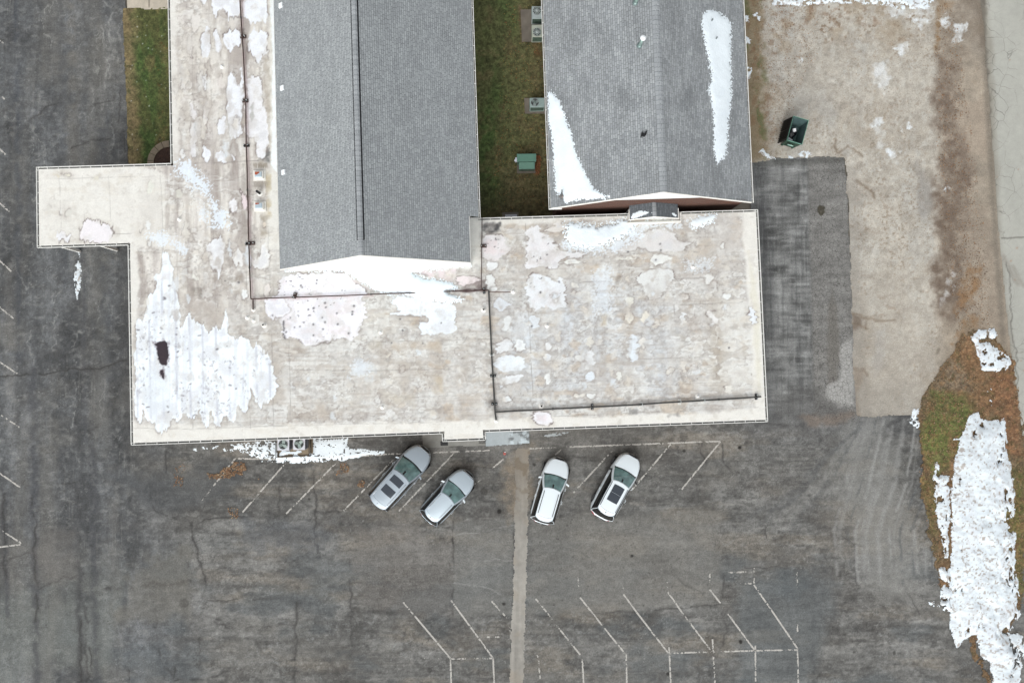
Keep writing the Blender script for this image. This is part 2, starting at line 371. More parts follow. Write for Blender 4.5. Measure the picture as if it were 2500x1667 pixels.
_br.inputs['Color1'].default_value = (*lin((158, 162, 165)), 1); _br.inputs['Color2'].default_value = (*lin((142, 146, 149)), 1); _br.inputs['Mortar'].default_value = (*lin((122, 126, 129)), 1)
_t.links.new(_tc.outputs['Object'], _br.inputs['Vector']); _t.links.new(_br.outputs['Color'], _b.inputs['Base Color'])
m_black = M('black_plastic', (22, 22, 24), 0.5, var=0.2)
m_dark = M('dark_slot', (30, 32, 36), 0.9)
m_rustp = M('pipe_rust', (72, 56, 52), 0.8, var=0.35, sc=4)
m_pipe = M('black_pipe', (62, 62, 60), 0.7, var=0.35, sc=4)
m_pvc = M('white_vent', (238, 242, 244), 0.5, var=0.03)
m_acg = M('green_grey_steel', (150, 168, 164), 0.45, var=0.08)
m_acg2 = M('louvre_green', (86, 104, 92), 0.6, var=0.2)
m_acw = M('pale_steel', (206, 208, 216), 0.45, var=0.06)
m_acl = M('coil_louvre', (120, 122, 130), 0.5, metal=0.3, var=0.3, sc=12)
m_blade = M('fan_blade', (150, 165, 160), 0.35, metal=0.4)
m_wire = M('wire_guard', (190, 198, 198), 0.4)
m_hole = M('fan_well', (14, 18, 18), 0.8)
m_tgreen = M('transformer_green', (98, 140, 124), 0.5, var=0.06, sc=3)
m_tdark = M('transformer_side', (92, 128, 112), 0.6, var=0.1, sc=3)
m_dgreen = M('dumpster_green', (24, 62, 47), 0.45, var=0.3, sc=3)
m_din = M('dumpster_inner_paint', (76, 98, 98), 0.6, var=0.2, sc=3)
m_dlid = M('dumpster_lid', (36, 30, 26), 0.6, var=0.2)
m_rust = M('rust', (160, 84, 58), 0.9, var=0.3)
m_glassw = M('windscreen_glass', (106, 138, 137), 0.06, var=0.4, sc=2.2, spec=0.6, coat=0.6)
m_glasss = M('dark_side_glass', (14, 16, 18), 0.05, spec=0.6, coat=0.4)
m_roofg = M('sunroof_glass', (58, 64, 72), 0.08, var=0.03, spec=0.5)
m_silver = M('silver_paint', (164, 175, 184), 0.32, metal=0.35, var=0.02, sc=2, coat=0.6)
m_silver2 = M('light_silver_paint', (186, 199, 208), 0.32, metal=0.3, var=0.02, sc=2, coat=0.6)
m_wpaint = M('white_paint', (226, 235, 240), 0.35, var=0.015, sc=2, coat=0.6)
m_chrome = M('chrome', (215, 220, 224), 0.15, metal=0.9, var=0.02)
m_tyre = M('tyre', (26, 26, 27), 0.85, bump=0.002)
m_rim = M('alloy', (150, 153, 158), 0.3, metal=0.8)
m_red = M('tail_lamp', (172, 30, 44), 0.2, coat=0.8)
m_lamp = M('head_lamp', (200, 208, 212), 0.12, coat=0.8, metal=0.3)
m_seam = M('panel_gap', (60, 66, 72), 0.6)
m_mulch = M('mulch', (62, 44, 36), 0.95, var=0.35, sc=7, bump=0.02)
m_edging = M('edging_block', (132, 120, 104), 0.9, var=0.12)
m_bagk = M('black_bag', (20, 20, 26), 0.25, bump=0.03, sc=3)
m_bagw = M('white_bag', (214, 222, 224), 0.4, bump=0.03, sc=3)
m_card = M('white_carton', (236, 236, 238), 0.6)
m_water = M('standing_water', (34, 26, 32), 0.12, var=0.3, sc=1.2)

# ---------------------------------------------------------------- the ground
gb = MB(); gb.add([(-400, -400, -0.08), (400, -400, -0.08), (400, 400, -0.08), (-400, 400, -0.08)], [(0, 1, 2, 3)])
gb.build('ground', M('ground_earth', (112, 106, 96), 0.95, var=0.2, sc=0.4), kind='structure')

def paint_asphalt(P):
    x, y = P.x, P.y
    left = ss(560, 300, x+60*fbm(x, y, 300, s=1)); east = ss(1780, 1850, x)*ss(1120, 1020, y)
    midw = 1-np.clip(left+east, 0, 1)
    P.mix(left, (90, 90, 90)); P.mix(midw, (104, 102, 99))
    # long worn streaks: north-south on the left lane, east-west in the middle bays
    sv = fbm(x+20*fbm(x, y, 160, s=4), y, 26, 520, o=5, s=2); sh = fbm(x, y+14*fbm(x, y, 200, s=6), 330, 15, o=4, s=3)
    lowl = ss(1100, 1500, y)*left
    P.mul(1+(0.13+0.05*lowl)*sv*left+0.12*sh*midw)
    P.mul(1+0.15*fbm(x, y, 170, o=5, s=8)+0.10*fbm(x, y, 40, o=5, s=9))
    P.mix(midw*ss(.05, .55, fbm(x, y, 210, 60, o=6, s=88))*.5, (122, 114, 104)); P.mix(midw*ss(.1, .6, fbm(x, y, 120, 70, o=5, s=89))*.5, (84, 81, 78))
    P.mix(midw*ss(.3, .6, fbm(x, y, 150, 3.2, o=3, s=90))*ss(-.2, .4, fbm(x, y, 60, 40, o=3, s=91))*.28, (142, 138, 132)); P.mix(left*ss(.3, .6, fbm(x, y, 3.2, 120, o=3, s=92))*ss(-.1, .5, fbm(x, y, 40, 80, o=3, s=93))*.28, (132, 129, 124))
    P.mix(ss(.35, .65, fbm(x, y, 30, 9, o=5, s=94))*.3*midw, (66, 64, 62))
    P.mul(1+0.07*fbm(x, y, 5, o=2, s=19)+0.07*fbm(x, y, 14, 10, o=3, s=18)+0.05*fbm(x, y, 9, 22, o=3, s=17)*left)
    P.mix(ss(.25, .65, fbm(x, y, 15, 8, o=4, s=27))*.34, (138, 136, 132)); P.mix(ss(.35, .75, fbm(x, y, 13, 9, o=4, s=28))*.30, (70, 69, 68))
    P.mix(ss(.05, .6, fbm(x, y, 46, 20, o=5, s=29))*.22, (84, 82, 80))
    g = ss(0.1, 0.7, fbm(x, y, 120, 90, o=5, s=12)); P.mix(g*0.32, (120, 116, 110))
    g = ss(0.15, 0.7, fbm(x, y, 150, 70, o=5, s=14))*ss(1250, 1420, y); P.mix(g*0.40, (84, 88, 90))
    g = ss(0.1, 0.8, fbm(x, y, 60, 420, o=5, s=15))*left; P.mix(g*0.35, (112, 108, 102))
    g = ss(0.15, 0.6, fbm(x, y, 200, 260, o=4, s=16))*left*ss(1300, 1500, y); P.mix(g*0.5, (116, 117, 112))
    # pale seams of lime in the left lane
    zz = fbm(x+9*fbm(x, y, 18, 26, o=3, s=21), y, 70, 300, o=4, s=22)
    lm = np.exp(-(zz/0.022)**2)*ss(-0.1, 0.4, fbm(x, y, 50, 90, o=3, s=23))*ss(420, 200, x)*ss(1350, 900, y)
    P.mix(lm*0.5, (158, 156, 150))
    zz = fbm(x, y, 30, 16, o=4, s=25); lm = np.exp(-(zz/0.03)**2)*ss(0.15, 0.5, fbm(x, y, 90, 60, o=4, s=26)); P.mix(lm*0.42, (150, 148, 144)); zz = fbm(x, y, 22, 26, o=4, s=31); lm = np.exp(-(zz/0.03)**2)*ss(0.1, 0.5, fbm(x, y, 120, 80, o=4, s=32))*ss(1400, 1480, y); P.mix(lm*0.35, (146, 148, 148)); zz = fbm(x, y, 60, 40, o=5, s=33); lm = np.exp(-(zz/0.012)**2)*ss(.05, .4, fbm(x, y, 90, 70, o=4, s=34)); P.mix(lm*0.45, (62, 60, 58))
    for k, pts in enumerate([A1((770, 80), (745, 300), (740, 480), (775, 600), (760, 800), (770, 960), (740, 1110)), A1((700, 180), (715, 330), (740, 460), (720, 560), (700, 760)), A1((620, 600), (640, 680), (615, 800), (640, 900)), A1((540, 300), (535, 420), (560, 520)), B1((640, 480), (600, 600), (620, 720), (590, 800)), B1((200, 800), (190, 900), (205, 1030)), B1((340, 560), (350, 700), (345, 940)), B1((640, 900), (660, 1100), (650, 1300), (670, 1440)), B1((470, 1100), (480, 1250), (470, 1400))]):
        P.line(pts, 1.3, (165, 163, 158), 0.45, 8, 30+k, 0.35); P.line(pts, 10, (122, 120, 118), 0.25, 10, 60+k, 0.3)
    for k, (sx, y0, y1, w_, c, a) in enumerate([(80, 900, 1667, 10, (70, 70, 72), .55), (190, 1180, 1667, 9, (70, 69, 69), .6), (205, 1400, 1667, 4, (62, 60, 59), .5), (226, 1100, 1667, 9, (74, 74, 76), .5), (10, 1200, 1500, 6, (72, 72, 74), .5), (40, 0, 900, 8, (76, 78, 82), .45), (150, 0, 700, 11, (77, 78, 80), .45), (250, 300, 900, 16, (74, 76, 80), .4), (170, 0, 380, 22, (112, 106, 98), .35), (200, 520, 1080, 5, (80, 80, 82), .4), (250, 500, 1100, 20, (104, 102, 98), .35), (300, 600, 1100, 9, (74, 73, 72), .4), (20, 650, 1050, 14, (110, 106, 101), .35), (120, 1250, 1667, 26, (116, 114, 109), .3), (275, 1150, 1500, 14, (110, 106, 101), .3)]):
        P.line([(sx, y0), (sx+4, (y0+y1)/2), (sx+9, y1)], w_, c, a, 5, 90+k, 0.1)
    # cracks and sealed joints
    dk = (58, 56, 55)
    for k, (pts, w_, a) in enumerate([
        (B1((0, 1090), (300, 1080), (480, 1050), (640, 1045), (815, 985)), 2.2, .8), (A1((90, 860), (250, 800), (330, 740), (420, 700)), 3, .5), (A1((490, 1010), (620, 960), (740, 940), (850, 905)), 3, .55), (A1((640, 720), (700, 700), (780, 690)), 2, .5), (A1((820, 600), (825, 750), (810, 840)), 2, .5), (A1((850, 920), (860, 1040)), 2, .6),
        (C1((1040, 75), (1045, 240)), 2.6, .8), (C1((200, 400), (225, 560), (215, 760), (235, 960), (225, 1180)), 4, .65), (C1((20, 380), (30, 700), (25, 900)), 4, .55), (C1((250, 960), (340, 930), (490, 890)), 3, .5), (C1((560, 1000), (720, 970), (900, 955), (1200, 930)), 5, .5), (C1((960, 330), (945, 430), (1000, 500), (1100, 530)), 3, .7), (C1((1240, 560), (1290, 530), (1400, 520), (1600, 515)), 2.5, .6), (C1((1210, 570), (1235, 700), (1270, 800), (1300, 960), (1295, 1140), (1340, 1170), (1440, 1220)), 4, .6), (C1((1130, 680), (1150, 780), (1200, 850)), 3, .55), (C1((1300, 1045), (1560, 1040), (1808, 1030)), 3, .5), (C1((990, 1180), (1000, 1400), (1090, 1510)), 3, .5), (C1((510, 1180), (515, 1568)), 3, .6), (C1((565, 1350), (575, 1568)), 3, .7), (C1((815, 1480), (818, 1560)), 2, .7), (C1((1105, 1470), (1100, 1540)), 2, .7), (C1((390, 310), (490, 308)), 2, .6), (C1((50, 780), (190, 750)), 2.5, .5),
        (C1((1280, 1240), (1260, 1350), (1270, 1500)), 3, .35), (C1((1100, 1550), (1300, 1540), (1440, 1490)), 4, .5),
        (C2((430, 170), (438, 400), (445, 750)), 3, .6), (C2((210, 190), (205, 480)), 2, .5), (C2((650, 780), (660, 1000), (665, 1160)), 4, .6), (C2((325, 1060), (310, 1300), (315, 1568)), 4, .5), (C2((1305, 540), (1312, 800), (1305, 1150)), 2.2, .85), (C2((430, 480), (520, 490), (600, 480)), 3, .5), (C2((0, 1210), (150, 1215), (300, 1190)), 3, .4), (C2((1690, 540), (1692, 800), (1680, 1200), (1668, 1568)), 1.8, .8), (C2((990, 1280), (1060, 1190), (1110, 1120)), 2.5, .35), (C2((940, 1160), (1000, 1260)), 2.5, .35), (C2((660, 1160), (670, 1400)), 3, .3),
        (C3((690, 650), (760, 635), (880, 625), (930, 590), (950, 500)), 1.6, .6), (C3((890, 625), (950, 680), (1010, 765)), 1.6, .6), (C3((885, 760), (960, 790), (1060, 850), (1180, 920), (1340, 1000)), 1.8, .85), (C3((510, 730), (570, 745), (620, 780)), 1.5, .7), (C3((235, 860), (400, 855), (540, 848)), 1.5, .6), (C3((960, 800), (1120, 798), (1260, 775), (1450, 760)), 1.6, .6), (C3((1065, 730), (1068, 800)), 1.3, .6), (C3((1455, 740), (1462, 900), (1463, 1030)), 3, .75), (C3((250, 1140), (600, 1130), (900, 1115), (1200, 1095), (1440, 1065)), 2.6, .6), (C3((1240, 590), (1300, 640)), 1.5, .6), (C3((1330, 50), (1320, 110), (1345, 180)), 2.4, .7), (C3((1450, 60), (1470, 190), (1500, 230)), 2.6, .6), (C3((1730, 590), (1733, 650)), 2, .8), (C3((430, 550), (440, 800)), 1.3, .5), (C3((620, 470), (800, 475), (1100, 440)), 2, .35), (C3((1460, 1130), (1470, 1230), (1460, 1340)), 4, .4), (C3((1090, 800), (1090, 890), (1110, 980)), 1.2, .5),
        (C4((670, 740), (680, 1000)), 2.5, .45), (C4((600, 720), (670, 775)), 2, .6), (C4((430, 1000), (440, 1568)), 6, .3), (C4((970, 1050), (1040, 1160)), 3, .5), (C4((970, 828), (1060, 826)), 4, .5), (C4((0, 905), (200, 900), (400, 905)), 2, .4), (B4((335, 860), (338, 1120)), 2.5, .6), (B4((0, 1390), (200, 1400), (420, 1400)), 9, .5),
        (B4((415, 0), (430, 200), (440, 500), (450, 700), (465, 1000), (480, 1200)), 6, .75), (B4((705, -10), (715, 250), (722, 450), (728, 700), (740, 1000), (750, 1300)), 6, .75), (A4((440, 1110), (445, 1300), (455, 1568)), 6, .8)]):
        P.line(pts, w_*.62, dk, a, 4 if w_ < 3 else 6, 130+k, 0.1); P.line(pts, w_*1.8, (78, 76, 74), a*.45, 7, 130+k, 0.2)
    # tan and grey patches of thin wearing course
    P.area(C2((1180, 700), (1310, 560), (1310, 1140), (700, 1100), (680, 560), (1000, 540)), (116, 111, 106), .40, 14, 18, seed=3)
    P.area(C2((1320, 560), (1690, 520), (1680, 1140), (1310, 1150)), (116, 114, 110), .55, 5, 3, seed=4)
    P.area(C3((240, 540), (1430, 470), (1450, 1060), (900, 1110), (210, 1135)), (118, 115, 110), .55, 12, 8, seed=5)
    P.area(C2((560, 600), (0, 540), (0, 760), (600, 700)), (88, 90, 93), .5, 25, 20, seed=6)
    P.area(C4((0, 1000), (440, 920), (600, 1000), (420, 1568), (0, 1568)), (94, 97, 98), .5, 25, 20, seed=7)
    P.area(C4((620, 60), (860, 60), (960, 500), (1060, 900), (1000, 1100), (780, 1100), (680, 700), (560, 300)), (126, 124, 120), .55, 25, 22, seed=8)
    P.area(C1((850, 830), (1200, 700), (1220, 1160), (720, 1200)), (110, 106, 99), .5, 20, 20, seed=9)
    P.area(C1((230, 620), (480, 600), (480, 900), (240, 960)), (108, 103, 99), .4, 18, 14, seed=10)
    P.area(C3((140, 90), (240, 90), (240, 560), (120, 560), (60, 280)), (134, 121, 106), .6, 18, 20, seed=11, tex=.4)
    P.area(C1((700, 250), (1500, 180), (1500, 420), (1000, 500)), (82, 83, 84), .5, 25, 20, seed=12)
    # tyre arcs
    for k in range(16):
        xo = 300+k*42+rnd.uniform(-18, 18)
        P.line(C4((xo+430-k*6, 60), (xo+330, 420), (xo+260-k*4, 700), (xo+280-k*4, 1000+rnd.uniform(-80, 80))), rnd.uniform(2, 6), rnd.choice([(134, 132, 129), (82, 83, 84), (140, 138, 135)]), rnd.uniform(.35, .65), 1.8, 300+k, 0.25)
    for k in range(9):
        P.line(C4((60+k*30, 620+k*14), (280+k*30, 500-k*5), (520+k*14, 250-k*4), (700, 110)), rnd.uniform(3, 6), rnd.choice([(128, 126, 122), (88, 88, 88)]), .3, 6, 330+k, 0.1)
    for k, pts in enumerate([C2((1320, 640), (1380, 620), (1500, 615), (1560, 590), (1690, 575)), C2((1380, 822), (1480, 795), (1600, 790), (1690, 798)), C2((1310, 937), (1400, 945), (1540, 975), (1620, 1015)), C2((1520, 700), (1600, 680), (1690, 665))]):
        P.line(pts, 1.0, (150, 148, 145), .55, 3, 350+k, .1)
    # east strip beside the hall: dark lane scratched crosswise, then a pale alligatored lane
    e1 = ss(1795, 1830, x)*ss(1978, 1966, x-0.028*(y-400))*ss(1050, 1000, y+10*fbm(x, y, 60, s=44)); P.mix(e1*0.9, (114, 113, 111))
    P.mul(1+e1*(0.17*fbm(x, y, 70, 7, o=4, s=45)+0.22*fbm(x, y, 34, 30, o=5, s=46)))
    P.mix(e1*ss(0.5, 0.8, fbm(x, y, 40, 6, o=3, s=48))*0.35, (150, 149, 146)); P.mix(e1*ss(0.45, 0.75, fbm(x, y, 7, 22, o=3, s=49))*0.3, (148, 147, 144))
    P.mix(ss(1895, 1855, x-0.05*(y-500))*ss(1820, 1840, x)*ss(1050, 1000, y)*(0.5+0.5*fbm(x, y, 30, s=47))*0.6, (76, 76, 77)); e1s = e1*ss(.15, .5, fbm(x, y, 4, 160, o=3, s=50)); P.mix(e1s*.25, (70, 70, 70)); P.mix(e1*ss(.2, .55, fbm(x, y, 5, 120, o=3, s=51))*.22, (142, 140, 137))
    e2 = ss(1966, 1978, x-0.028*(y-400))*ss(2090, 2074, x-0.03*(y-400))*ss(1040, 1010, y); P.mix(e2*0.75, (124, 121, 117)); P.mul(1+e2*(0.08*fbm(x, y, 60, 12, o=4, s=52)+0.05*fbm(x, y, 12, o=3, s=53)))
    P.area(B4((605, 530), (640, 700), (660, 900), (640, 1150), (570, 1150), (580, 700)), (108, 104, 99), .8, 6, 5, seed=54)
    P.area(B4((660, 900), (735, 850), (745, 1280), (640, 1290), (560, 1220), (580, 1150), (650, 1120)), (150, 147, 143), .8, 5, 4, seed=55)
    P.area(B4((200, 1180), (460, 1150), (740, 1330), (420, 1380), (200, 1370)), (88, 86, 84), .5, 16, 16, seed=56)
    P.area(B4((420, 1340), (740, 1330), (640, 1410), (460, 1410)), (120, 104, 92), .45, 10, 10, seed=57)
    P.blob(A4((545, 1420), (560, 1395), (580, 1400), (605, 1405), (608, 1430), (585, 1475), (570, 1465), (555, 1440)), (76, 72, 64), rim=0, wob=1, halo=0, seed=58)
    P.area(A4((110, 1100), (730, 1070), (740, 1110), (115, 1140)), (84, 83, 80), .5, 7, 6, seed=59)
    # oil drips and stains
    for (q, r, a) in [(C3((48, 487),), 5, .7), (C3((78, 1069),), 4, .7), (C3((270, 190),), 4, .6), (C3((1215, 105),), 4, .7), (C3((1565, 82),), 3.6, .7), (C3((1570, 1307),), 4, .7), (C3((1113, 1510),), 4, .7), (C4((18, 1330),), 4.5, .7), (C4((14, 215),), 4, .7), (C4((670, 1390),), 4, .5), (C4((900, 1395),), 4, .5), (C2((1505, 360),), 9, .35), (C2((1160, 1485),), 6, .3), (C1((1160, 1062),), 12, .25), (C3((885, 765),), 4, .8), (C2((400, 408),), 4, .6), (C2((1600, 485),), 5, .6), (B1((815, 1330),), 3, .1)]:
        i = P.near(q, 25); d = np.hypot(P.x[i]-q[0][0], (P.y[i]-q[0][1]))+1.5*fbm(P.x[i], P.y[i], 8, s=61); P.mix(ss(r+1.5, r-1.5, d)*a, (48, 46, 44), i)
    P.dots(160, (1290, 1260, 1760, 1480), (0.9, 2.0), (60, 58, 56), .7, 71); P.dots(120, (0, 0, 280, 1100), (1, 1.7), (180, 178, 172), .5, 72); P.dots(170, (300, 1180, 2300, 1667), (0.9, 1.8), (60, 58, 56), .5, 73); P.dots(120, (300, 1120, 2300, 1667), (0.9, 1.6), (172, 170, 165), .4, 74); P.dots(60, (1840, 380, 2080, 1020), (1, 2), (52, 50, 50), .5, 75)
    # where hairline alligator cracking shows
    k = ss(0.35, 0.75, fbm(x, y, 110, 80, o=4, s=80))*0.35
    for pts, a in [(C1((1480, 520), (1808, 500), (1808, 640), (1560, 650)), 1), (C1((1280, 730), (1480, 740), (1560, 880), (1400, 1000), (1290, 900)), .9), (C2((0, 480), (230, 500), (160, 640), (0, 660)), 1), (C2((760, 860), (1240, 830), (1200, 1010), (820, 1030)), 1), (C2((1160, 640), (1400, 600), (1420, 860), (1240, 900)), .7), (C3((1390, 560), (1600, 560), (1740, 640), (1808, 740), (1440, 760)), 1), (C3((1440, 990), (1600, 1000), (1560, 1090), (1440, 1080)), 1), (C4((0, 200), (400, 80), (640, 100), (420, 420), (0, 560)), .8), (C4((0, 640), (300, 560), (380, 740), (0, 780)), .8), (B4((440, 0), (700, -20), (740, 1200), (700, 1340), (480, 1380), (460, 700)), 1), (B4((560, 1230), (760, 1200), (780, 1480), (500, 1500)), 1), (C2((600, 1120), (720, 1130), (700, 1250), (610, 1220)), .7), (C4((940, 1000), (1080, 1040), (1080, 1180), (1000, 1160)), .6), (A4((500, 1090), (760, 1080), (760, 1400), (480, 1300)), 1)]:
        i = P.near(pts, 60); d = sdist(P.x[i], P.y[i], pts)+16*fbm(P.x[i], P.y[i], 40, s=81); k[i] = np.maximum(k[i], ss(-14, 10, d)*a)
    k *= ss(1290, 1310, x)*0+1
    P.k = np.clip(k*np.where(e2 > .5, 1, .62), 0, 1); P.contrast(1.24, (99, 99, 98)); P.mul(1.02+0*x)
lot = [(-120, -120), (330, -120), (330, 30), (640, 30), (640, 300), (1150, 560), (1830, 560), (1840, 390), (1896, 386), (2060, 381), (2066, 500), (2090, 1020), (2222, 1016), (2340, 1075), (2560, 1380), (2640, 1780), (-120, 1780)]
lot = [(-120, -120), (300, -120), (306, 20), (313, 420), (600, 430), (1150, 560), (1830, 560), (1836, 393), (1896, 386), (2060, 381), (2070, 500), (2092, 1016), (2240, 1012), (2430, 1030), (2640, 1380), (2640, 1780), (-120, 1780)]
sheet('parking_lot', lot, 0.0, 0.065, m_asph, paint_asphalt, edge=(2.5, 22), base=(98, 97, 96), kind='structure')

verge_line = B4((1190, 1220), (1255, 1115), (1340, 1000), (1400, 900), (1470, 790), (1640, 850), (1752, 1000), (1790, 1200), (1790, 1500), (1200, 1500))
def paint_yard(P):
    x, y = P.x, P.y
    P.mul(1+0.05*fbm(x, y, 200, o=5, s=101)+0.04*fbm(x, y, 26, o=4, s=102)+0.03*fbm(x, y, 5, o=2, s=103))
    P.mix(ss(0, .7, fbm(x, y, 130, 220, o=5, s=104))*.5, (200, 194, 184)); P.mix(ss(.1, .7, fbm(x, y, 90, 160, o=5, s=105))*.45, (168, 156, 141))
    P.mix(ss(.05, .6, fbm(x+20*fbm(x, y, 40, s=98), y, 60, 34, o=5, s=99))*.35, (150, 140, 128)); P.mix(ss(.2, .6, fbm(x, y, 20, 15, o=5, s=100))*.28, (142, 132, 120)); P.mix(ss(.25, .6, fbm(x, y, 16, 22, o=4, s=97))*.3, (206, 202, 194)); P.mul(1+.05*fbm(x, y, 9, o=3, s=96))
    P.mix(ss(.1, .7, fbm(x, y, 80, 120, o=5, s=106))*ss(1000, 750, y)*.35, (172, 169, 164))
    P.mix(ss(420, 1000, y)*(.35+.5*ss(.0, .6, fbm(x, y, 120, o=4, s=107))), (158, 148, 136))
    P.mix(ss(900, 1016, y+14*fbm(x, y, 50, s=155))*ss(2080, 2110, x)*.35, (140, 134, 126)); P.mix(ss(2120, 2080, x-.03*(y-400)+14*fbm(x, y, 26, s=156))*ss(390, 430, y)*.45, (138, 131, 123))
    # rough, stony western and northern rim with rotted leaves
    west = ss(1950, 1850, x+25*fbm(x, y, 60, s=108))*ss(420, 330, y); north = ss(150, 20, y+30*fbm(x, y, 70, s=109))
    rim = np.clip(west+north, 0, 1)
    P.mix(rim*ss(-.1, .6, fbm(x, y, 30, o=5, s=110))*.6, (150, 132, 110)); P.mix(rim*ss(.25, .7, fbm(x, y, 12, o=4, s=111))*.45, (124, 98, 78))
    grs = ss(1868, 1842, x+14*fbm(x, y, 22, o=4, s=112)-0.03*y)*ss(410, 380, y); P.mix(grs*.75, (128, 112, 86)); P.mix(grs*ss(.1, .6, fbm(x, y, 18, 36, s=113))*.6, (92, 100, 64)); P.mix(grs*ss(.2, .7, fbm(x, y, 16, 30, s=114))*.45, (128, 98, 74))
    sp = ss(.42, .62, fbm(x, y, 8, o=3, s=115))*ss(-.3, .5, fbm(x, y, 70, o=3, s=116)); P.mix(sp*(.25+.5*rim), (118, 96, 76))
    sp = ss(.5, .66, fbm(x, y, 5, o=2, s=117))*ss(.0, .6, fbm(x, y, 110, o=3, s=118)); P.mix(sp*.5, (128, 110, 92))
    # eastern verge: brown mud band, leaf strip, tan shoulder
    edge_x = np.interp(y, [0, 330, 570, 900, 1100], [2285, 2290, 2285, 2300, 2330]); dx = x-edge_x+16*fbm(x, y, 60, 110, o=5, s=120)
    P.mix(ss(-14, 26, dx)*.8, (152, 138, 122)); P.mul(1+ss(-10, 20, dx)*0.12*fbm(x, y, 26, o=5, s=131))
    P.mix(ss(2230, 2290, x+20*fbm(x, y, 50, s=121))*ss(180, 40, y)*.5, (160, 152, 142))
    P.area(A4((1340, 370), (1500, 380), (1510, 600), (1530, 800), (1560, 1050), (1580, 1568), (1370, 1568), (1360, 1300), (1380, 1000), (1340, 800), (1350, 560)), (116, 101, 89), .85, 16, 26, 34, seed=122, tex=.45)
    P.area(B4((1270, 0), (1400, 0), (1430, 300), (1440, 560), (1400, 760), (1320, 730), (1240, 500), (1270, 250)), (112, 97, 85), .85, 16, 26, 34, seed=123, tex=.45)
    P.area(B4((1430, 0), (1600, 0), (1700, 600), (1740, 900), (1500, 760), (1440, 500)), (142, 128, 114), .7, 14, 12, seed=124, tex=.5)
    P.area(A4((1370, 0), (1400, 0), (1385, 350), (1350, 350), (1355, 150)), (136, 112, 86), .75, 6, 8, 12, seed=125, tex=.4)
    P.area(A4((1400, 10), (1470, 20), (1460, 90), (1400, 90)), (140, 112, 84), .5, 10, 10, seed=126, tex=.4)
    P.area(B4((1450, 400), (1530, 400), (1540, 560), (1480, 640), (1360, 700), (1380, 620), (1430, 560)), (138, 108, 80), .75, 10, 14, 14, seed=127, tex=.5)
    P.area(B4((1470, 710), (1550, 715), (1550, 780), (1480, 800), (1440, 1000), (1390, 900), (1400, 820)), (136, 106, 78), .75, 10, 14, 14, seed=128, tex=.4)
    P.area(A4((1220, 1100), (1340, 1240), (1330, 1400), (1280, 1510), (1230, 1400)), (142, 136, 130), .6, 10, 10, seed=129)
    P.area(A4((1500, 700), (1700, 680), (1720, 1100), (1560, 1020)), (160, 144, 128), .6, 14, 12, seed=130)
    P.mix(ss(1, 0, np.abs(x-np.interp(y, [0, 570, 1100], [2396, 2430, 2470]))/14)*.5, (108, 100, 90))
    P.line(A4((1600, 0), (1660, 60), (1690, 300)), 16, (112, 100, 88), .6, 8, 132)
    for k, pts in enumerate([B4((725, 690), (800, 720), (900, 745), (1000, 740)), B4((820, 780), (850, 710), (890, 705)), B4((745, 1050), (800, 1045), (830, 1090)), A4((680, 950), (690, 1060), (760, 1010), (850, 1070)), A4((820, 1230), (900, 1290), (950, 1370)), B4((730, 760), (820, 790))]):
        P.line(pts, 3.5, (122, 106, 90), .6, 7, 140+k, .1)
    P.area(B4((725, 670), (790, 720), (800, 780), (730, 800)), (110, 96, 84), .7, 6, 6, seed=148); P.area(B4((740, 1030), (820, 1040), (790, 1130), (750, 1230), (800, 1350), (755, 1350)), (134, 120, 106), .6, 7, 7, seed=149)
    P.area(B4((1280, 910), (1300, 915), (1285, 955), (1262, 955)), (120, 110, 98), .8, 3, 2, seed=150)
    P.area(B4((880, 800), (940, 800), (930, 1000), (860, 1160)), (158, 152, 146), .5, 14, 12, seed=151)
    P.area(A4((1560, -40), (1660, -40), (1700, 200), (1600, 300), (1500, 420), (1380, 400), (1400, 200), (1480, 100)), (126, 112, 98), .6, 20, 26, 34, seed=152, tex=.5)
    P.mix(ss(1000, 1015, y-.02*(x-2090)+10*fbm(x, y, 30, s=153))*ss(2100, 2110, x)*.5, (140, 132, 122))
    P.area(verge_line, (134, 118, 100), .75, 34, 26, 30, seed=154, tex=.4)
    # thin frozen slush
    for k, (pts, a) in enumerate([(A4((1080, 300), (1160, 290), (1160, 350), (1110, 390)), .7), (A4((940, 430), (1010, 400), (1050, 560), (1020, 630), (960, 600), (930, 500)), .5), (A4((910, 840), (1000, 790), (970, 870)), .6), (A4((1130, 890), (1160, 840), (1220, 880), (1160, 900)), .8), (A4((1000, 1010), (1030, 1010), (1100, 1060), (1100, 1100), (1040, 1090)), .8), (A4((1210, 110), (1290, 150), (1260, 220), (1210, 190)), .7), (A4((1480, 160), (1570, 160), (1540, 270), (1480, 310)), .7), (A4((1390, 110), (1440, 110), (1440, 180), (1400, 180)), .7), (A4((960, 40), (1340, 60), (1340, 130), (1060, 110)), .6), (A4((395, 405), (430, 410), (420, 440)), .8), (A4((1400, 1280), (1450, 1265), (1430, 1310), (1405, 1310)), .8), (B4((1370, 430), (1395, 440), (1330, 620), (1290, 640)), .4), (A4((940, 870), (1000, 900), (1000, 1000), (970, 1010)), .35)]):
        P.area(pts, (226, 228, 230), a, 4, 12, 10, seed=160+k, tex=.5)
yard = [(1700, -120), (2440, -120), (2442, 300), (2500, 1100), (2430, 1190), (2262, 1060), (2238, 1013), (2092, 1018), (2084, 900), (2078, 690), (2071, 500), (2062, 382), (1896, 387), (1838, 396), (1700, 440)]
sheet('gravel_yard', yard, 0.008, 0.065, m_grav, paint_yard, edge=(4.5, 38), base=(181, 172, 160), seed=2, kind='structure')

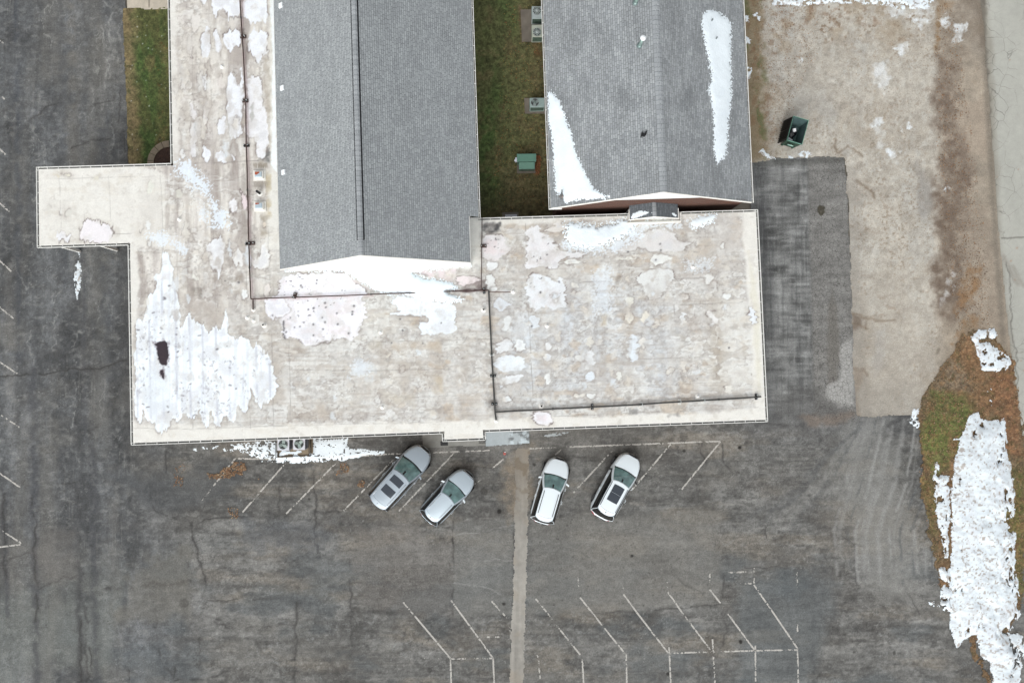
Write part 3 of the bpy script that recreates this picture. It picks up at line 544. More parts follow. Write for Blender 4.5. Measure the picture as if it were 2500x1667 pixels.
def paint_verge(P):
    x, y = P.x, P.y
    P.mix(ss(-.3, .6, fbm(x, y, 60, 90, o=4, s=201))*.6, (120, 92, 66))
    P.area(B4((1250, 1200), (1440, 1200), (1500, 1300), (1440, 1568), (1400, 1600), (1180, 1600), (1180, 1420)), (96, 100, 58), .85, 16, 14, seed=202, tex=.3)
    P.area(C4((1060, 60), (1290, 60), (1260, 200), (1230, 330), (1120, 380), (1060, 260)), (98, 102, 58), .8, 14, 12, seed=203, tex=.3)
    P.area(C4((1060, 380), (1130, 420), (1150, 700), (1150, 860), (1100, 700), (1075, 540)), (108, 98, 62), .8, 8, 8, seed=204, tex=.3)
    P.area(C4((1580, 350), (1646, 350), (1646, 1100), (1600, 1000), (1590, 700)), (100, 96, 58), .85, 10, 8, seed=205, tex=.3)
    P.area(B4((1440, 850), (1510, 850), (1570, 1100), (1600, 1340), (1540, 1330), (1520, 1150), (1430, 1000)), (138, 106, 78), .8, 9, 12, 14, seed=206, tex=.4)
    P.area(B4((1330, 980), (1440, 1000), (1510, 1200), (1280, 1180)), (126, 110, 92), .8, 12, 12, seed=207, tex=.4)
    P.area(B4((1600, 1060), (1760, 1050), (1800, 1400), (1810, 1600), (1700, 1600), (1620, 1200)), (126, 92, 68), .8, 10, 10, seed=208, tex=.3)
    P.area(C4((1210, 130), (1270, 150), (1240, 330), (1230, 700), (1205, 700), (1225, 400)), (130, 98, 72), .7, 4, 6, 12, seed=209, tex=.4)
    P.area(C4((1400, 540), (1600, 560), (1600, 900), (1480, 800)), (104, 100, 58), .6, 10, 10, seed=210)
    P.mix(ss(.2, .6, fbm(x, y, 9, o=3, s=211))*.4, (150, 112, 78)); P.mix(ss(.3, .6, fbm(x, y, 12, o=3, s=212))*.35, (74, 72, 44)); P.mul(1+.16*fbm(x, y, 5, o=2, s=213))
verge = B4((1225, 1180), (1290, 1080), (1340, 990), (1400, 900), (1470, 800), (1640, 850), (1790, 1060), (1830, 1450), (1860, 1640))+C4((1646, 900), (1625, 1130), (1560, 1290), (1380, 1300), (1250, 1200), (1180, 1100), (1140, 900), (1125, 800), (1090, 650), (1060, 450), (1050, 250), (1040, 100), (1080, 0))
verge = B4((1190, 1220), (1255, 1115), (1340, 1000), (1400, 900), (1470, 790), (1640, 850), (1752, 1000), (1790, 1200), (1830, 1450), (1860, 1640))+C4((1640, 1100), (1560, 1290), (1390, 1300), (1370, 1290), (1360, 1400), (1400, 1440), (1470, 1568), (1500, 1640), (1440, 1600), (1300, 1240), (1180, 1100), (1140, 900), (1125, 800), (1090, 650), (1060, 450), (1050, 250), (1040, 100), (1050, 20))
sheet('verge_grass', verge, 0.016, 0.055, m_grass, paint_verge, edge=(11, 26), base=(106, 90, 70), seed=5, kind='stuff', label='brown and green grass verge strewn with leaves between the lot and the street', cat='grass',
      hf=lambda X, Y, a, b: 0.02*(1+fbm(X, Y, .3, o=3, s=9)))

def paint_street(P):
    x, y = P.x, P.y
    P.mul(1+.035*fbm(x, y, 90, 300, o=4, s=221)+.02*fbm(x, y, 12, o=3, s=222))
    P.mix(ss(0, .7, fbm(x, y, 50, 200, o=4, s=223))*.3, (186, 182, 172))
    ex = np.interp(y, [-120, 0, 570, 1100], [2390, 2400, 2428, 2480])
    P.mix(ss(26, 4, x-ex-6*fbm(x, y, 26, 60, o=4, s=224))*.6, (134, 126, 114)); P.mix(ss(9, 0, x-ex+4*fbm(x, y, 16, o=4, s=225))*.6, (96, 88, 78))
    P.line(B4((1700, 330), (1790, 510)), 5, (140, 132, 122), .5, 3, 226); P.line(B4((1760, 400), (1829, 520)), 5, (140, 132, 122), .5, 3, 227)
    P.line(B4((1690, 212), (1829, 206)), 1.6, (96, 92, 86), .8, 2, 228); P.line(B4((1770, 940), (1829, 938)), 1.2, (120, 112, 104), .7, 2, 229)
    P.line(B4((1720, 370), (1745, 520), (1740, 700), (1760, 880), (1790, 1060), (1780, 1200)), 1.6, (104, 100, 94), .8, 5, 230)
    P.dots(14, (2400, 0, 2500, 1200), (1.5, 2.5), (150, 96, 66), .5, 231)
    P.k = np.clip(ss(60, 20, x-ex)*.5+ss(-.1, .6, fbm(x, y, 70, 120, s=232))*.8, 0, 1)
stp = [(2396, -120)]+A4((1660, 0), (1690, 200), (1700, 450), (1720, 650), (1740, 950), (1765, 1250), (1785, 1568))+B4((1752, 1000), (1790, 1200), (1829, 1540))+[(2530, 1200), (2850, 1250), (2850, -120)]
sheet('street', stp, 0.024, 0.075, m_street, paint_street, edge=(1.6, 14), base=(170, 167, 158), seed=7, kind='structure')

def paint_wgrass(P):
    x, y = P.x, P.y
    P.mix(ss(-.2, .5, fbm(x, y, 40, 120, o=5, s=241))*.7, (66, 88, 46)); P.mix(ss(.1, .6, fbm(x, y, 30, 50, o=4, s=242))*.6, (110, 98, 66))
    P.mix(ss(345, 312, x+10*fbm(x, y, 20, o=4, s=243)-.03*y)*.8, (128, 110, 82)); P.mul(1+.2*fbm(x, y, 6, o=3, s=244))
    P.mix(ss(.4, .7, fbm(x, y, 9, o=3, s=245))*.4, (52, 60, 34)); P.dots(28, (315, 30, 412, 390), (.8, 1.5), (232, 234, 232), .9, 246)
    P.dots(40, (380, 100, 412, 380), (1, 2), (150, 84, 50), .5, 247)
sheet('lawn', A1((840, 60), (1165, 55), (1240, 1240), (884, 1240), (870, 900), (855, 400)), 0.012, 0.055, m_grass, paint_wgrass, edge=(2.5, 12), base=(84, 86, 52), seed=9, kind='structure', hf=lambda X, Y, a, b: 0.02*(1+fbm(X, Y, .3, o=3, s=9)))
def paint_court(P):
    x, y = P.x, P.y
    P.mix(ss(-.3, .5, fbm(x, y, 50, 160, o=5, s=251))*ss(1290, 1200, x)*.75, (76, 98, 54)); P.mix(ss(330, 520, y+60*fbm(x, y, 70, s=252))*.6, (104, 92, 70)); P.mix(ss(1230, 1320, x+30*fbm(x, y, 50, s=253))*.5, (108, 96, 68))
    P.mix(ss(.1, .6, fbm(x, y, 26, o=4, s=254))*.45, (118, 102, 74)); P.mul(1+.2*fbm(x, y, 6, o=3, s=255)); P.mix(ss(.4, .7, fbm(x, y, 9, o=3, s=256))*.35, (46, 46, 28))
    P.area(A3((290, 1040), (330, 1080), (330, 1200), (290, 1200)), (122, 84, 54), .7, 5, 8, 10, seed=257, tex=.5); P.area(A3((270, 290), (340, 300), (340, 380), (290, 380)), (120, 84, 56), .6, 8, 8, seed=258, tex=.5); P.area(A3((185, 40), (200, 290), (215, 290), (200, 40)), (122, 98, 78), .6, 5, 5, seed=259)
sheet('courtyard_lawn', [(1120, -120), (1420, -120), (1420, 580), (1150, 580)], 0.012, 0.055, m_grass, paint_court, base=(96, 98, 64), seed=11, kind='structure', hf=lambda X, Y, a, b: 0.02*(1+fbm(X, Y, .3, o=3, s=9)))
def paint_conc(c2, s):
    def f(P):
        P.mul(1+.06*fbm(P.x, P.y, 60, o=5, s=s)+.04*fbm(P.x, P.y, 9, o=3, s=s+1)); P.mix(ss(0, .7, fbm(P.x, P.y, 50, o=4, s=s+2))*.5, c2)
    return f
def paint_swale(P):
    paint_conc((150, 138, 124), 261)(P); P.mix(ss(1330, 1120, P.y)*.6, (128, 118, 106)); P.mul(1+.08*fbm(P.x, P.y, 12, 200, o=4, s=264)); P.mix(ss(0, .5, fbm(P.x, P.y, 16, o=4, s=265))*ss(1300, 1150, P.y)*.5, (112, 98, 82))
sheet('drain_channel', C3((150, 90), (238, 88), (228, 400), (228, 700), (212, 1100), (198, 1640), (112, 1640), (132, 1100), (146, 600), (150, 300)), 0.004, 0.055, m_conc, paint_swale, edge=(5.0, 18), base=(152, 146, 138), seed=13, kind='structure')
sheet('path', [(303, -120), (440, -120), (440, 22), (312, 25)], 0.03, 0.08, m_conc, lambda P: (paint_conc((196, 184, 168), 267)(P), P.line(A1((1015, -100), (1017, 50)), 1.2, (90, 82, 74), .8, 1, 268)), base=(188, 176, 160), edge=(0.6, 20), kind='structure')
sheet('pavement', [(1032, 1040), (1169, 1040), (1169, 1082), (1185, 1082), (1185, 1088), (1100, 1089), (1090, 1091), (1032, 1093)], 0.03, 0.06, m_conc, paint_conc((132, 130, 124), 271), base=(142, 139, 133), kind='structure')
def paint_ramp(P):
    x, y = P.x, P.y; P.mul(1+.03*fbm(x, y, 30, s=275)); k = ss(1238, 1246, x)*ss(-.05, .25, fbm(x, y, 12, 9, o=4, s=276)); P.mix(k*.8, (112, 114, 114)); P.mix(ss(1238, 1250, x)*ss(.1, .3, fbm(x, y, 10, 8, o=4, s=277))*.6, (216, 226, 230))
sheet('entrance_slab', [(1187, 1040), (1292, 1040), (1293, 1082), (1240, 1086), (1186, 1089)], 0.04, 0.055, m_conc, paint_ramp, edge=(1.5, 10), base=(174, 180, 182), kind='structure')

# worn parking lines: chips of paint left on the asphalt
def lines():
    L = []
    c2 = lambda *p: C2(*p); c3 = lambda *p: C3(*p)
    L += [(C2((993, 1057), (1290, 1410)), .9), (C2((1290, 1410), (1298, 1620)), .7), (C2((1295, 1045), (1560, 1410)), .9), (C2((1560, 1410), (1568, 1620)), .8), (C2((1290, 1415), (1560, 1410)), .5), (C2((1550, 1050), (1650, 1160)), .6), (C2((1650, 1160), (1672, 1260)), .3), (C2((1520, 1276), (1600, 1276)), .35), (C2((1110, 1410), (1290, 1414)), .2)]
    L += [(C3((278, 1035), (360, 1135)), .65), (C3((360, 1135), (440, 1240)), .12), (C3((440, 1240), (560, 1388)), .75), (C3((572, 1415), (584, 1620)), .75), (C3((250, 1345), (295, 1405)), .35), (C3((297, 1425), (306, 1540)), .55), (C3((558, 1027), (640, 1130)), .85), (C3((640, 1130), (760, 1280)), .5), (C3((760, 1280), (848, 1388)), .75), (C3((848, 1385), (855, 1620)), .8), (C3((832, 1007), (915, 1120)), .9), (C3((915, 1120), (1115, 1378)), .75), (C3((1120, 1340), (1132, 1620)), .8), (C3((1112, 993), (1200, 1120)), .9), (C3((1200, 1120), (1390, 1370)), .75), (C3((1393, 1290), (1412, 1620)), .7), (C3((1375, 975), (1445, 1065)), .9), (C3((1490, 1130), (1662, 1363)), .9), (C3((1663, 1330), (1666, 1620)), .75), (C3((1115, 1378), (1662, 1362)), .6), (C3((1662, 1362), (1929, 1357)), .65), (C3((1375, 865), (1378, 960)), .25), (C3((545, 900), (550, 990)), .2), (C3((828, 900), (832, 990)), .12), (C3((1108, 930), (1110, 985)), .12), (C3((1495, 870), (1640, 866)), .35), (C3((1655, 840), (1656, 940)), .3), (C3((1510, 930), (1640, 940)), .2)]
    L += [(C4((95, 1003), (165, 1105)), .85), (C4((170, 1110), (345, 1368)), .9), (C4((345, 1368), (352, 1640)), .8), (C4((343, 930), (344, 1040)), .25), (C4((345, 1230), (346, 1285)), .35)]
    L += [([(574, 1119), (700, 1121), (933, 1110)], .55), (C2((860, 127), (985, 121)), .55), (C2((1180, 115), (1540, 101)), .75), ([(574, 1119), (491, 1224.5)], .65), ([(697, 1130), (592, 1250)], .6), (C2((565, 185), (255, 500)), .65), (C2((930, 160), (615, 483)), .65), (C2((1320, 110), (965, 485)), .6), (C2((1625, 155), (1555, 215)), .5), (C2((1520, 265), (1460, 300)), .4), (C2((1450, 310), (1380, 390)), .15)]
    L += [(C3((240, 90), (410, 83)), .45), (C3((470, 80), (1443, 43)), .8), (C3((440, 95), (400, 130)), .45), (C3((780, 85), (740, 125)), .3), (C3((740, 125), (515, 370)), .6), (C3((1130, 62), (885, 350)), .65), (C3((1443, 45), (1198, 348)), .75)]
    L += [([(-40, 68), (10, 108)], .6), ([(-30, 208), (12, 243)], .7), ([(-30, 338), (14, 378)], .7), ([(-10, 488), (24, 518)], .7), ([(-10, 628), (28, 663)], .6), ([(-10, 742), (34, 778)], .7), ([(-10, 878), (45, 913)], .6), ([(-10, 1005), (48, 1043)], .5), ([(-10, 1148), (50, 1190)], .75), ([(-10, 1285), (56, 1328)], .5), ([(-10, 1336), (56, 1328)], .6)]
    V = []; Q = []
    for pts, dens in L:
        for a, b in zip(pts[:-1], pts[1:]):
            A = np.array(at(a)); B = np.array(at(b)); Ln = np.linalg.norm(B-A); d = (B-A)/Ln; n = np.array([-d[1], d[0]])
            nu = int(Ln/0.035); u = np.arange(nu)*0.035
            for r in range(5):
                o = (r-2.5)*0.024
                p = A[None]+d[None]*u[:, None]+n[None]*o
                q = vn(p[:, 0]*7+3, p[:, 1]*7, 5)*.4+vn(p[:, 0]*22, p[:, 1]*22, 9)*.35+vn(p[:, 0]*1.7, p[:, 1]*1.7, 11)*.35
                edge = .08 if r in (0, 4) else 0
                for i in np.where(q < dens*.40+.38-edge)[0]:
                    P0 = p[i]; b0 = len(V)
                    V += [(*P0, .010), (*(P0+d*.035), .010), (*(P0+d*.035+n*.024), .010), (*(P0+n*.024), .010)]; Q.append((b0, b0+1, b0+2, b0+3))
    bulk('parking_lines', V, Q, m_paint, kind='structure')
lines()

# ---------------------------------------------------------------- flat-roofed hall
ZF = 4.0; G = 0.17   # roof level, gutter width
gx = dict(W1=-21.75, PW=-30.72, PN=14.39, PS=8.92, W=-24.70, S=-4.45, J0=-4.05, J1=-1.14, JS=-4.98, E=17.98, NE=10.02)
NI = at((1168, 534), 4)[0]; XN = at((1146, 535), 5.6)[0]
BW = -13.62   # west wall line of the tall wing where the membrane meets it
outer = [(gx['W1'], 31), (gx['W1'], gx['PN']), (gx['PW'], gx['PN']), (gx['PW'], gx['PS']), (gx['W'], gx['PS']), (gx['W'], gx['S']), (gx['J0'], gx['S']), (gx['J0'], gx['JS']), (gx['J1'], gx['JS']), (gx['J1'], gx['S']), (gx['E'], gx['S']), (gx['E'], gx['NE']), (NI, gx['NE'])]
def inset(v, n): return v
g = G
roof_poly = [(gx['W1']+g, 31), (gx['W1']+g, gx['PN']-g), (gx['PW']+g, gx['PN']-g), (gx['PW']+g, gx['PS']+g), (gx['W']+g, gx['PS']+g), (gx['W']+g, gx['S']+g), (gx['J0']+g, gx['S']+g), (gx['J0']+g, gx['JS']+g), (gx['J1']-g, gx['JS']+g), (gx['J1']-g, gx['S']+g), (gx['E']-g, gx['S']+g), (gx['E']-g, gx['NE']-g), (NI, gx['NE']-g), (NI, gx['NE']+.04), (XN-.3, gx['NE']+.04), (XN-.3, 7.0), (BW, 7.0), (BW, 31)]
hall = empty('flat_roofed_hall', (-3, 3, 0), label='single-storey hall with a weathered cream flat roof spreading across the middle of the lot', cat='building')
def rel(o, p):   # keep world placement under an empty
    from mathutils import Matrix
    o.parent = p; o.matrix_parent_inverse = Matrix.Translation(p.location).inverted() if p.rotation_euler.z == 0 else p.matrix_world.inverted(); return o

def paint_membrane(P):
    x, y = P.x, P.y; P.fing = 1.0
    wing = ss(690, 620, x)*ss(560, 470, y)+ss(0, 1, x < 0)*0; wing = ss(700, 640, x)*ss(830, 700, y)
    P.mul(1+.035*fbm(x, y, 90, o=5, s=301)+.02*fbm(x, y, 14, o=4, s=302)+.012*fbm(x, y, 4, o=2, s=303))
    # ponded dirt: grey-brown clouding, drawn out along the sheets
    dv = fbm(x+6*fbm(x, y, 20, 60, s=300), y, 24, 130, o=5, s=304); dh = fbm(x, y+5*fbm(x, y, 60, 20, s=299), 110, 20, o=5, s=305)
    porch = ss(330, 290, x-.0*y)*ss(620, 600, y)
    P.mix(wing*ss(-.5, .5, dv)*(1-porch)*.7, (196, 187, 180)); P.mix(wing*ss(-.1, .6, dv)*(1-porch)*.6, (170, 159, 152))
    P.mix(wing*ss(.1, .6, fbm(x, y, 12, 90, o=5, s=306))*(1-porch)*.35, (158, 146, 138)); P.mix(wing*ss(.1, .6, fbm(x, y, 16, 140, o=4, s=307))*.35, (222, 214, 208))
    body = (1-wing); P.mix(body*.8, (212, 208, 203)); P.mix(body*ss(-.1, .6, dh)*.5, (192, 183, 176)); P.mix(body*ss(.1, .7, fbm(x, y, 60, 46, o=5, s=308))*.6, (188, 176, 164))
    P.mix(body*ss(.15, .7, fbm(x, y, 50, 60, o=5, s=309))*.55, (224, 219, 211)); 
    blue = ss(1180, 1260, x)*ss(640, 760, y)*ss(1720, 1600, x)*ss(1010, 930, y); P.mix(blue*ss(-.4, .5, fbm(x, y, 110, 120, o=5, s=310))*.65, (208, 209, 211)); P.mix(blue*ss(.1, .6, fbm(x, y, 60, 90, o=5, s=311))*.35, (214, 219, 226)); P.mix(blue*ss(.1, .5, fbm(x, y, 20, 18, o=5, s=312))*.3, (228, 224, 217))
    P.mix(body*ss(.2, .6, fbm(x, y, 12, 10, o=4, s=313))*.25, (170, 162, 156)); P.mul(1-body*.06*ss(0, .6, fbm(x, y, 7, 6, o=3, s=313)))
    P.mix(body*ss(.3, .65, fbm(x, y, 44, 30, o=4, s=314))*ss(900, 1010, x)*.4, (196, 172, 146)); P.mix(body*ss(.25, .6, fbm(x, y, 60, 5, o=3, s=315))*.3, (168, 154, 142))
    NE = ss(1230, 1300, x)*ss(700, 620, y); P.mix(NE*ss(-.2, .5, fbm(x, y, 70, 26, o=5, s=316))*.5, (200, 192, 184)); P.mix(NE*ss(.1, .6, fbm(x, y, 90, 16, o=4, s=317))*.4, (182, 172, 164))
    P.area(B3((60, 560), (240, 560), (240, 1250), (60, 1250)), (200, 203, 206), .35, 20, 14, seed=318)
    P.area(B3((1480, 620), (1640, 600), (1660, 1280), (1500, 1290)), (226, 221, 213), .6, 16, 16, seed=321); P.area(B3((1380, 640), (1480, 640), (1500, 1180), (1400, 1180)), (216, 208, 196), .5, 14, 12, seed=319); P.area(B3((1390, 780), (1470, 800), (1540, 1200), (1400, 1200)), (172, 160, 146), .55, 12, 14, 24, seed=320, tex=.6)

    for (sc1, sc2, sd2, a_) in ((46, 34, 326, .42), (24, 20, 327, .34), (90, 30, 328, .3)):
        z_ = fbm(x, y, sc1, sc2, o=4, s=sd2); P.mix(np.exp(-(z_/.03)**2)*ss(-.1, .4, fbm(x, y, 80, 60, o=3, s=sd2+5))*a_, (146, 134, 126)); P.mix(ss(.0, .07, z_)*ss(.5, .1, z_)*ss(-.1, .4, fbm(x, y, 80, 60, o=3, s=sd2+5))*.45, (232, 229, 224)); P.mix(ss(.0, -.05, z_)*ss(-.3, -.05, z_)*ss(-.1, .4, fbm(x, y, 80, 60, o=3, s=sd2+5))*.28, (172, 163, 155))
    P.mix(ss(.1, .6, fbm(x, y, 9, 8, o=4, s=329))*ss(-.1, .5, fbm(x, y, 60, 50, o=3, s=330))*.4, (162, 154, 148))
    P.contrast(1.22, (213, 208, 202))
    col_ = np.cos((x-.035*y)*2*math.pi/67); P.mix(body*ss(.1, 1, col_)*ss(-.4, .4, fbm(x, y, 40, 120, o=4, s=331))*.34, (227, 223, 217)); P.mix(body*ss(.2, 1, -col_)*ss(-.2, .5, fbm(x, y, 30, 90, o=4, s=332))*.30, (182, 172, 162))
    row_ = np.cos((y+.035*x)*2*math.pi/72); P.mix(body*ss(.3, 1, row_)*ss(-.1, .5, fbm(x, y, 70, 30, o=4, s=333))*.28, (184, 172, 160))
    P.mix(ss(.38, .6, fbm(x, y, 6, 5, o=3, s=334))*ss(-.1, .4, fbm(x, y, 70, 60, o=3, s=335))*.4, (132, 122, 114))
    # clean cream strips along the eaves and sheet laps
    cream = (231, 225, 216)
    for pts, a in [(B2((-740, 1400), (0, 1412), (560, 1395), (1240, 1380), (1520, 1372), (1829, 1365), (1829, 1600), (-740, 1600)), .95), (B3((0, 1370), (260, 1360), (1500, 1320), (1680, 1290), (1640, 600), (1600, 130), (1600, 40), (1900, 0), (1900, 1600), (0, 1600)), .95), (B3((-40, 60), (880, 40), (880, 90), (480, 110), (200, 120), (0, 115), (-40, 110)), .8), (B3((1190, 30), (1900, 10), (1600, 80), (1240, 100)), .6), (B1((800, 200), (870, 260), (885, 560), (860, 760), (850, 1400), (870, 1560), (780, 1560)), .9), (A1((1120, -200), (1205, -200), (1215, 500), (1235, 1000), (1210, 1130), (1100, 1130)), .8), (A1((200, 1110), (900, 1110), (1130, 1200), (1120, 1700), (870, 1660), (200, 1720)), .8), (B2((60, 60), (205, 60), (215, 440), (120, 440), (130, 200), (60, 140)), .3), (A1((1835, -200), (1900, -200), (1910, 1700), (1840, 1700)), .9), (B2((1425, 90), (1500, 90), (1500, 380), (1425, 390)), .95)]:
        P.area(pts, cream, a, 5, 6, 30, seed=322)
    P.mix(ss(.25, .7, fbm(x, y, 26, 14, o=4, s=323))*.25, (206, 194, 178))
    P.mix(ss(.45, .75, fbm(x, y, 18, o=4, s=324))*.25, (182, 172, 160))
    P.area(B3((1640, 300), (1700, 600), (1720, 1200), (1700, 1200), (1670, 800)), (216, 208, 186), .45, 6, 5, seed=325)
    P.area(A1((1846, 60), (1868, 0), (1880, 300), (1888, 700), (1896, 1180), (1875, 1165), (1852, 1120), (1862, 800), (1856, 560), (1866, 400)), (244, 246, 246), .9, 2, 4, 12, seed=336); P.area(A1((1856, -90), (1880, -90), (1884, 60), (1850, 80)), (240, 242, 242), .7, 2, 4, seed=337)
    for k in range(11):
        u = 1742+k*9; P.line(A1((u, 1282-(k % 3)*4), (u-4+rnd.uniform(-3, 3), 1262), (u+3, 1244+rnd.uniform(-4, 6))), .8, (126, 114, 104), .7, 1.5, 440+k)
    for k in range(8):
        u = 1752+k*11; P.line(A1((u, 1122), (u+rnd.uniform(-3, 3), 1148+rnd.uniform(-8, 4))), .8, (120, 106, 92), .6, 1.5, 460+k)
    # sheet seams
    sm = (150, 142, 136)
    for k, (u, y0, y1, a) in enumerate([(436, 500, 720, .35), (339, 880, 1042, .6), (404, 560, 735, .6), (466, 600, 1045, .55), (530, 550, 1045, .5), (603, 400, 1045, .45), (664, 560, 1045, .5), (400, 430, 560, .35), (274, 430, 540, .3), (209, 430, 540, .3), (153, 430, 560, .4), (472, -60, 395, .3), (516, -60, 395, .25), (560, -60, 395, .25)]):
        P.line([(u-9, y0), (u+(y1-y0)*.02-9+4, y1)], .9, sm, a, 1.2, 340+k, .1)
    for k, (pts, a) in enumerate([(B1((650, 1420), (1240, 1430), (1829, 1405)), .45), (B1((650, 1405+10), (0, 1450)), .0), (A1((1330, 1118), (1840, 1100)), .75), (A1((250, 1225), (1130, 1205)), .3), (B1((720, 186), (900, 183)), .5), (B2((20, 872), (560, 880), (1330, 862), (1829, 850)), .5), (B2((250, 1050), (800, 1058), (1500, 1040)), .55), (B2((280, 1235), (800, 1230), (1500, 1215)), .35), (B2((0, 1418), (560, 1400), (1250, 1385)), .3), (B3((0, 345), (960, 310)), .35), (B3((560, 495), (1000, 480), (1600, 458)), .65), (B3((440, 660), (1180, 640), (1600, 620)), .45), (B3((560, 1000), (1330, 970)), .45), (B3((700, 1165), (1500, 1130)), .35), (B3((400, 1350), (1700, 1290)), .35), (B3((215, 120), (225, 400), (235, 680), (255, 1000), (265, 1300)), .55), (B3((1165, 640), (1170, 720)), .7), (B3((1640, 650), (1645, 700)), .7), (B2((1330, 515), (1500, 515)), .5), (B2((275, 860), (285, 1400)), .55), (B2((170, 860), (175, 1400)), .4), (B3((295, 850), (300, 930)), .4)]):
        P.line(pts, .9, (134, 126, 120), a, 1.2, 360+k, .1)
    for k in range(9): P.line([(640, 480+k*24), (668, 476+k*24+rnd.uniform(-3, 3))], 1.1, (240, 234, 224), .7, 1, 380+k)
    # dark, damp stains and moss
    for k, (pts, c, a, sf, wb) in enumerate([(B2((1525, 125), (1620, 125), (1640, 175), (1560, 180), (1525, 160)), (70, 68, 68), .8, 5, 8), (A1((1790, 1060), (1838, 1020), (1845, 1110), (1760, 1100)), (76, 78, 78), .8, 4, 6), (A1((1800, 400), (1842, 400), (1842, 1000), (1815, 1000)), (168, 154, 138), .6, 5, 8), (A1((1640, 190), (1680, 200), (1670, 260), (1630, 260)), (110, 96, 92), .5, 5, 8), (B1((1210, 530), (1300, 520), (1290, 570), (1220, 570)), (120, 112, 104), .5, 8, 12), (B1((1360, 470), (1540, 460), (1560, 500), (1400, 500)), (150, 138, 126), .6, 6, 8), (B1((1140, 560), (1220, 560), (1440, 700), (1440, 790), (1200, 740)), (180, 168, 158), .6, 12, 14), (B2((1530, 1240), (1600, 1240), (1600, 1310), (1540, 1310)), (96, 88, 82), .6, 9, 8), (B2((1480, 490), (1545, 490), (1545, 560), (1480, 560)), (80, 66, 66), .7, 6, 6), (B2((1390, 490), (1510, 460), (1500, 520), (1400, 540)), (128, 108, 106), .55, 6, 10), (B2((1340, 420), (1440, 400), (1480, 440), (1350, 450)), (170, 158, 150), .5, 6, 8), (B2((1300, 548), (1420, 535), (1540, 540), (1420, 562)), (66, 44, 46), .85, 2, 2), (B2((1070, 430), (1130, 425), (1160, 450), (1090, 445)), (110, 96, 96), .6, 3, 5), (B2((1090, 420), (1340, 410), (1340, 500), (1240, 500), (1120, 450)), (220, 202, 202), .7, 5, 7), (B2((520, 440), (650, 440), (800, 540), (600, 560), (520, 500)), (222, 204, 206), .5, 8, 10), (B3((450, 120), (560, 95), (640, 110), (480, 120)), (150, 138, 130), .6, 4, 5), (B3((1300, 40), (1420, 30), (1500, 60), (1500, 130), (1330, 140)), (172, 164, 158), .5, 8, 12), (B3((1440, 90), (1600, 60), (1600, 300), (1500, 300)), (206, 198, 190), .6, 12, 14), (B3((780, 460), (820, 460), (810, 520), (780, 510)), (120, 110, 102), .5, 4, 6), (B3((700, 700), (740, 700), (735, 770), (700, 770)), (196, 176, 146), .5, 5, 5), (B3((1130, 1330), (1190, 1320), (1190, 1345), (1130, 1345)), (130, 124, 118), .6, 4, 5), (B3((880, 1310), (930, 1310), (930, 1330), (880, 1330)), (130, 126, 122), .6, 4, 5), (B3((1140, 1280), (1240, 1260), (1240, 1310), (1160, 1310)), (176, 168, 160), .5, 6, 8), (A1((1730, 1120), (1830, 1110), (1830, 1150), (1740, 1150)), (140, 128, 112), .6, 4, 6), (A1((1735, 1240), (1840, 1240), (1840, 1285), (1735, 1285)), (158, 148, 138), .6, 3, 5), (A1((1815, 1160), (1850, 1160), (1850, 1500), (1820, 1500)), (190, 172, 140), .6, 4, 6), (A1((1785, 1480), (1830, 1480), (1830, 1600), (1790, 1600)), (150, 136, 118), .5, 5, 6), (B2((880, 690), (930, 690), (930, 700), (880, 700)), (170, 140, 110), .6, 4, 4), (B2((780, 880), (860, 870), (860, 920), (780, 920)), (180, 168, 152), .5, 5, 6), (B2((900, 960), (940, 960), (930, 1000), (890, 990)), (120, 112, 106), .5, 5, 6), (B2((1210, 1080), (1250, 1080), (1260, 1200), (1210, 1200)), (196, 178, 154), .6, 8, 8), (B2((1360, 1210), (1500, 1210), (1500, 1280), (1370, 1280)), (188, 174, 160), .5, 8, 8), (B2((440, 1260), (520, 1270), (520, 1340), (440, 1330)), (196, 182, 166), .5, 8, 8), (B2((920, 1210), (1080, 1210), (1080, 1270), (930, 1270)), (196, 184, 166), .5, 8, 8), (B3((340, 960), (290, 1000), (260, 940)), (190, 172, 148), .5, 8, 8), (B2((680, 990), (800, 960), (860, 1080), (700, 1100)), (212, 216, 220), .5, 12, 14), (B2((940, 880), (1240, 870), (1240, 930), (960, 930)), (188, 172, 154), .6, 8, 10)]):
        P.area(pts, c, a, sf, wb, 16, seed=400+k, tex=.5)
    # white, dried-out ponding marks with tide lines
    W = (238, 237, 240); n = 500
    big = [(1050, 300), (1085, 320), (1100, 400), (1105, 500), (1130, 540), (1145, 650), (1150, 760), (1165, 790), (1200, 690), (1245, 770), (1260, 750), (1290, 760), (1335, 820), (1370, 770), (1410, 800), (1430, 740), (1425, 690), (1445, 680), (1462, 740), (1450, 830), (1500, 850), (1530, 840), (1580, 840), (1600, 910), (1650, 890), (1680, 940), (1730, 970), (1745, 1040), (1755, 1110), (1775, 1150), (1770, 1220), (1700, 1250), (1660, 1300), (1630, 1250), (1600, 1140), (1590, 1250), (1580, 1330), (1540, 1330), (1515, 1255), (1500, 1370), (1460, 1370), (1435, 1320), (1410, 1420), (1380, 1410), (1345, 1260), (1330, 1420), (1295, 1410), (1265, 1310), (1240, 1370), (1215, 1370), (1185, 1310), (1140, 1375), (1100, 1345), (1075, 1440), (1030, 1465), (1000, 1430), (990, 1380), (940, 1370), (915, 1290), (905, 1380), (880, 1380), (850, 1330), (855, 1220), (870, 1150), (855, 1060), (860, 950), (865, 870), (870, 800), (860, 740), (880, 720), (920, 740), (940, 680), (935, 590), (985, 565), (1010, 510), (975, 480), (985, 440), (1025, 430), (1035, 340)]
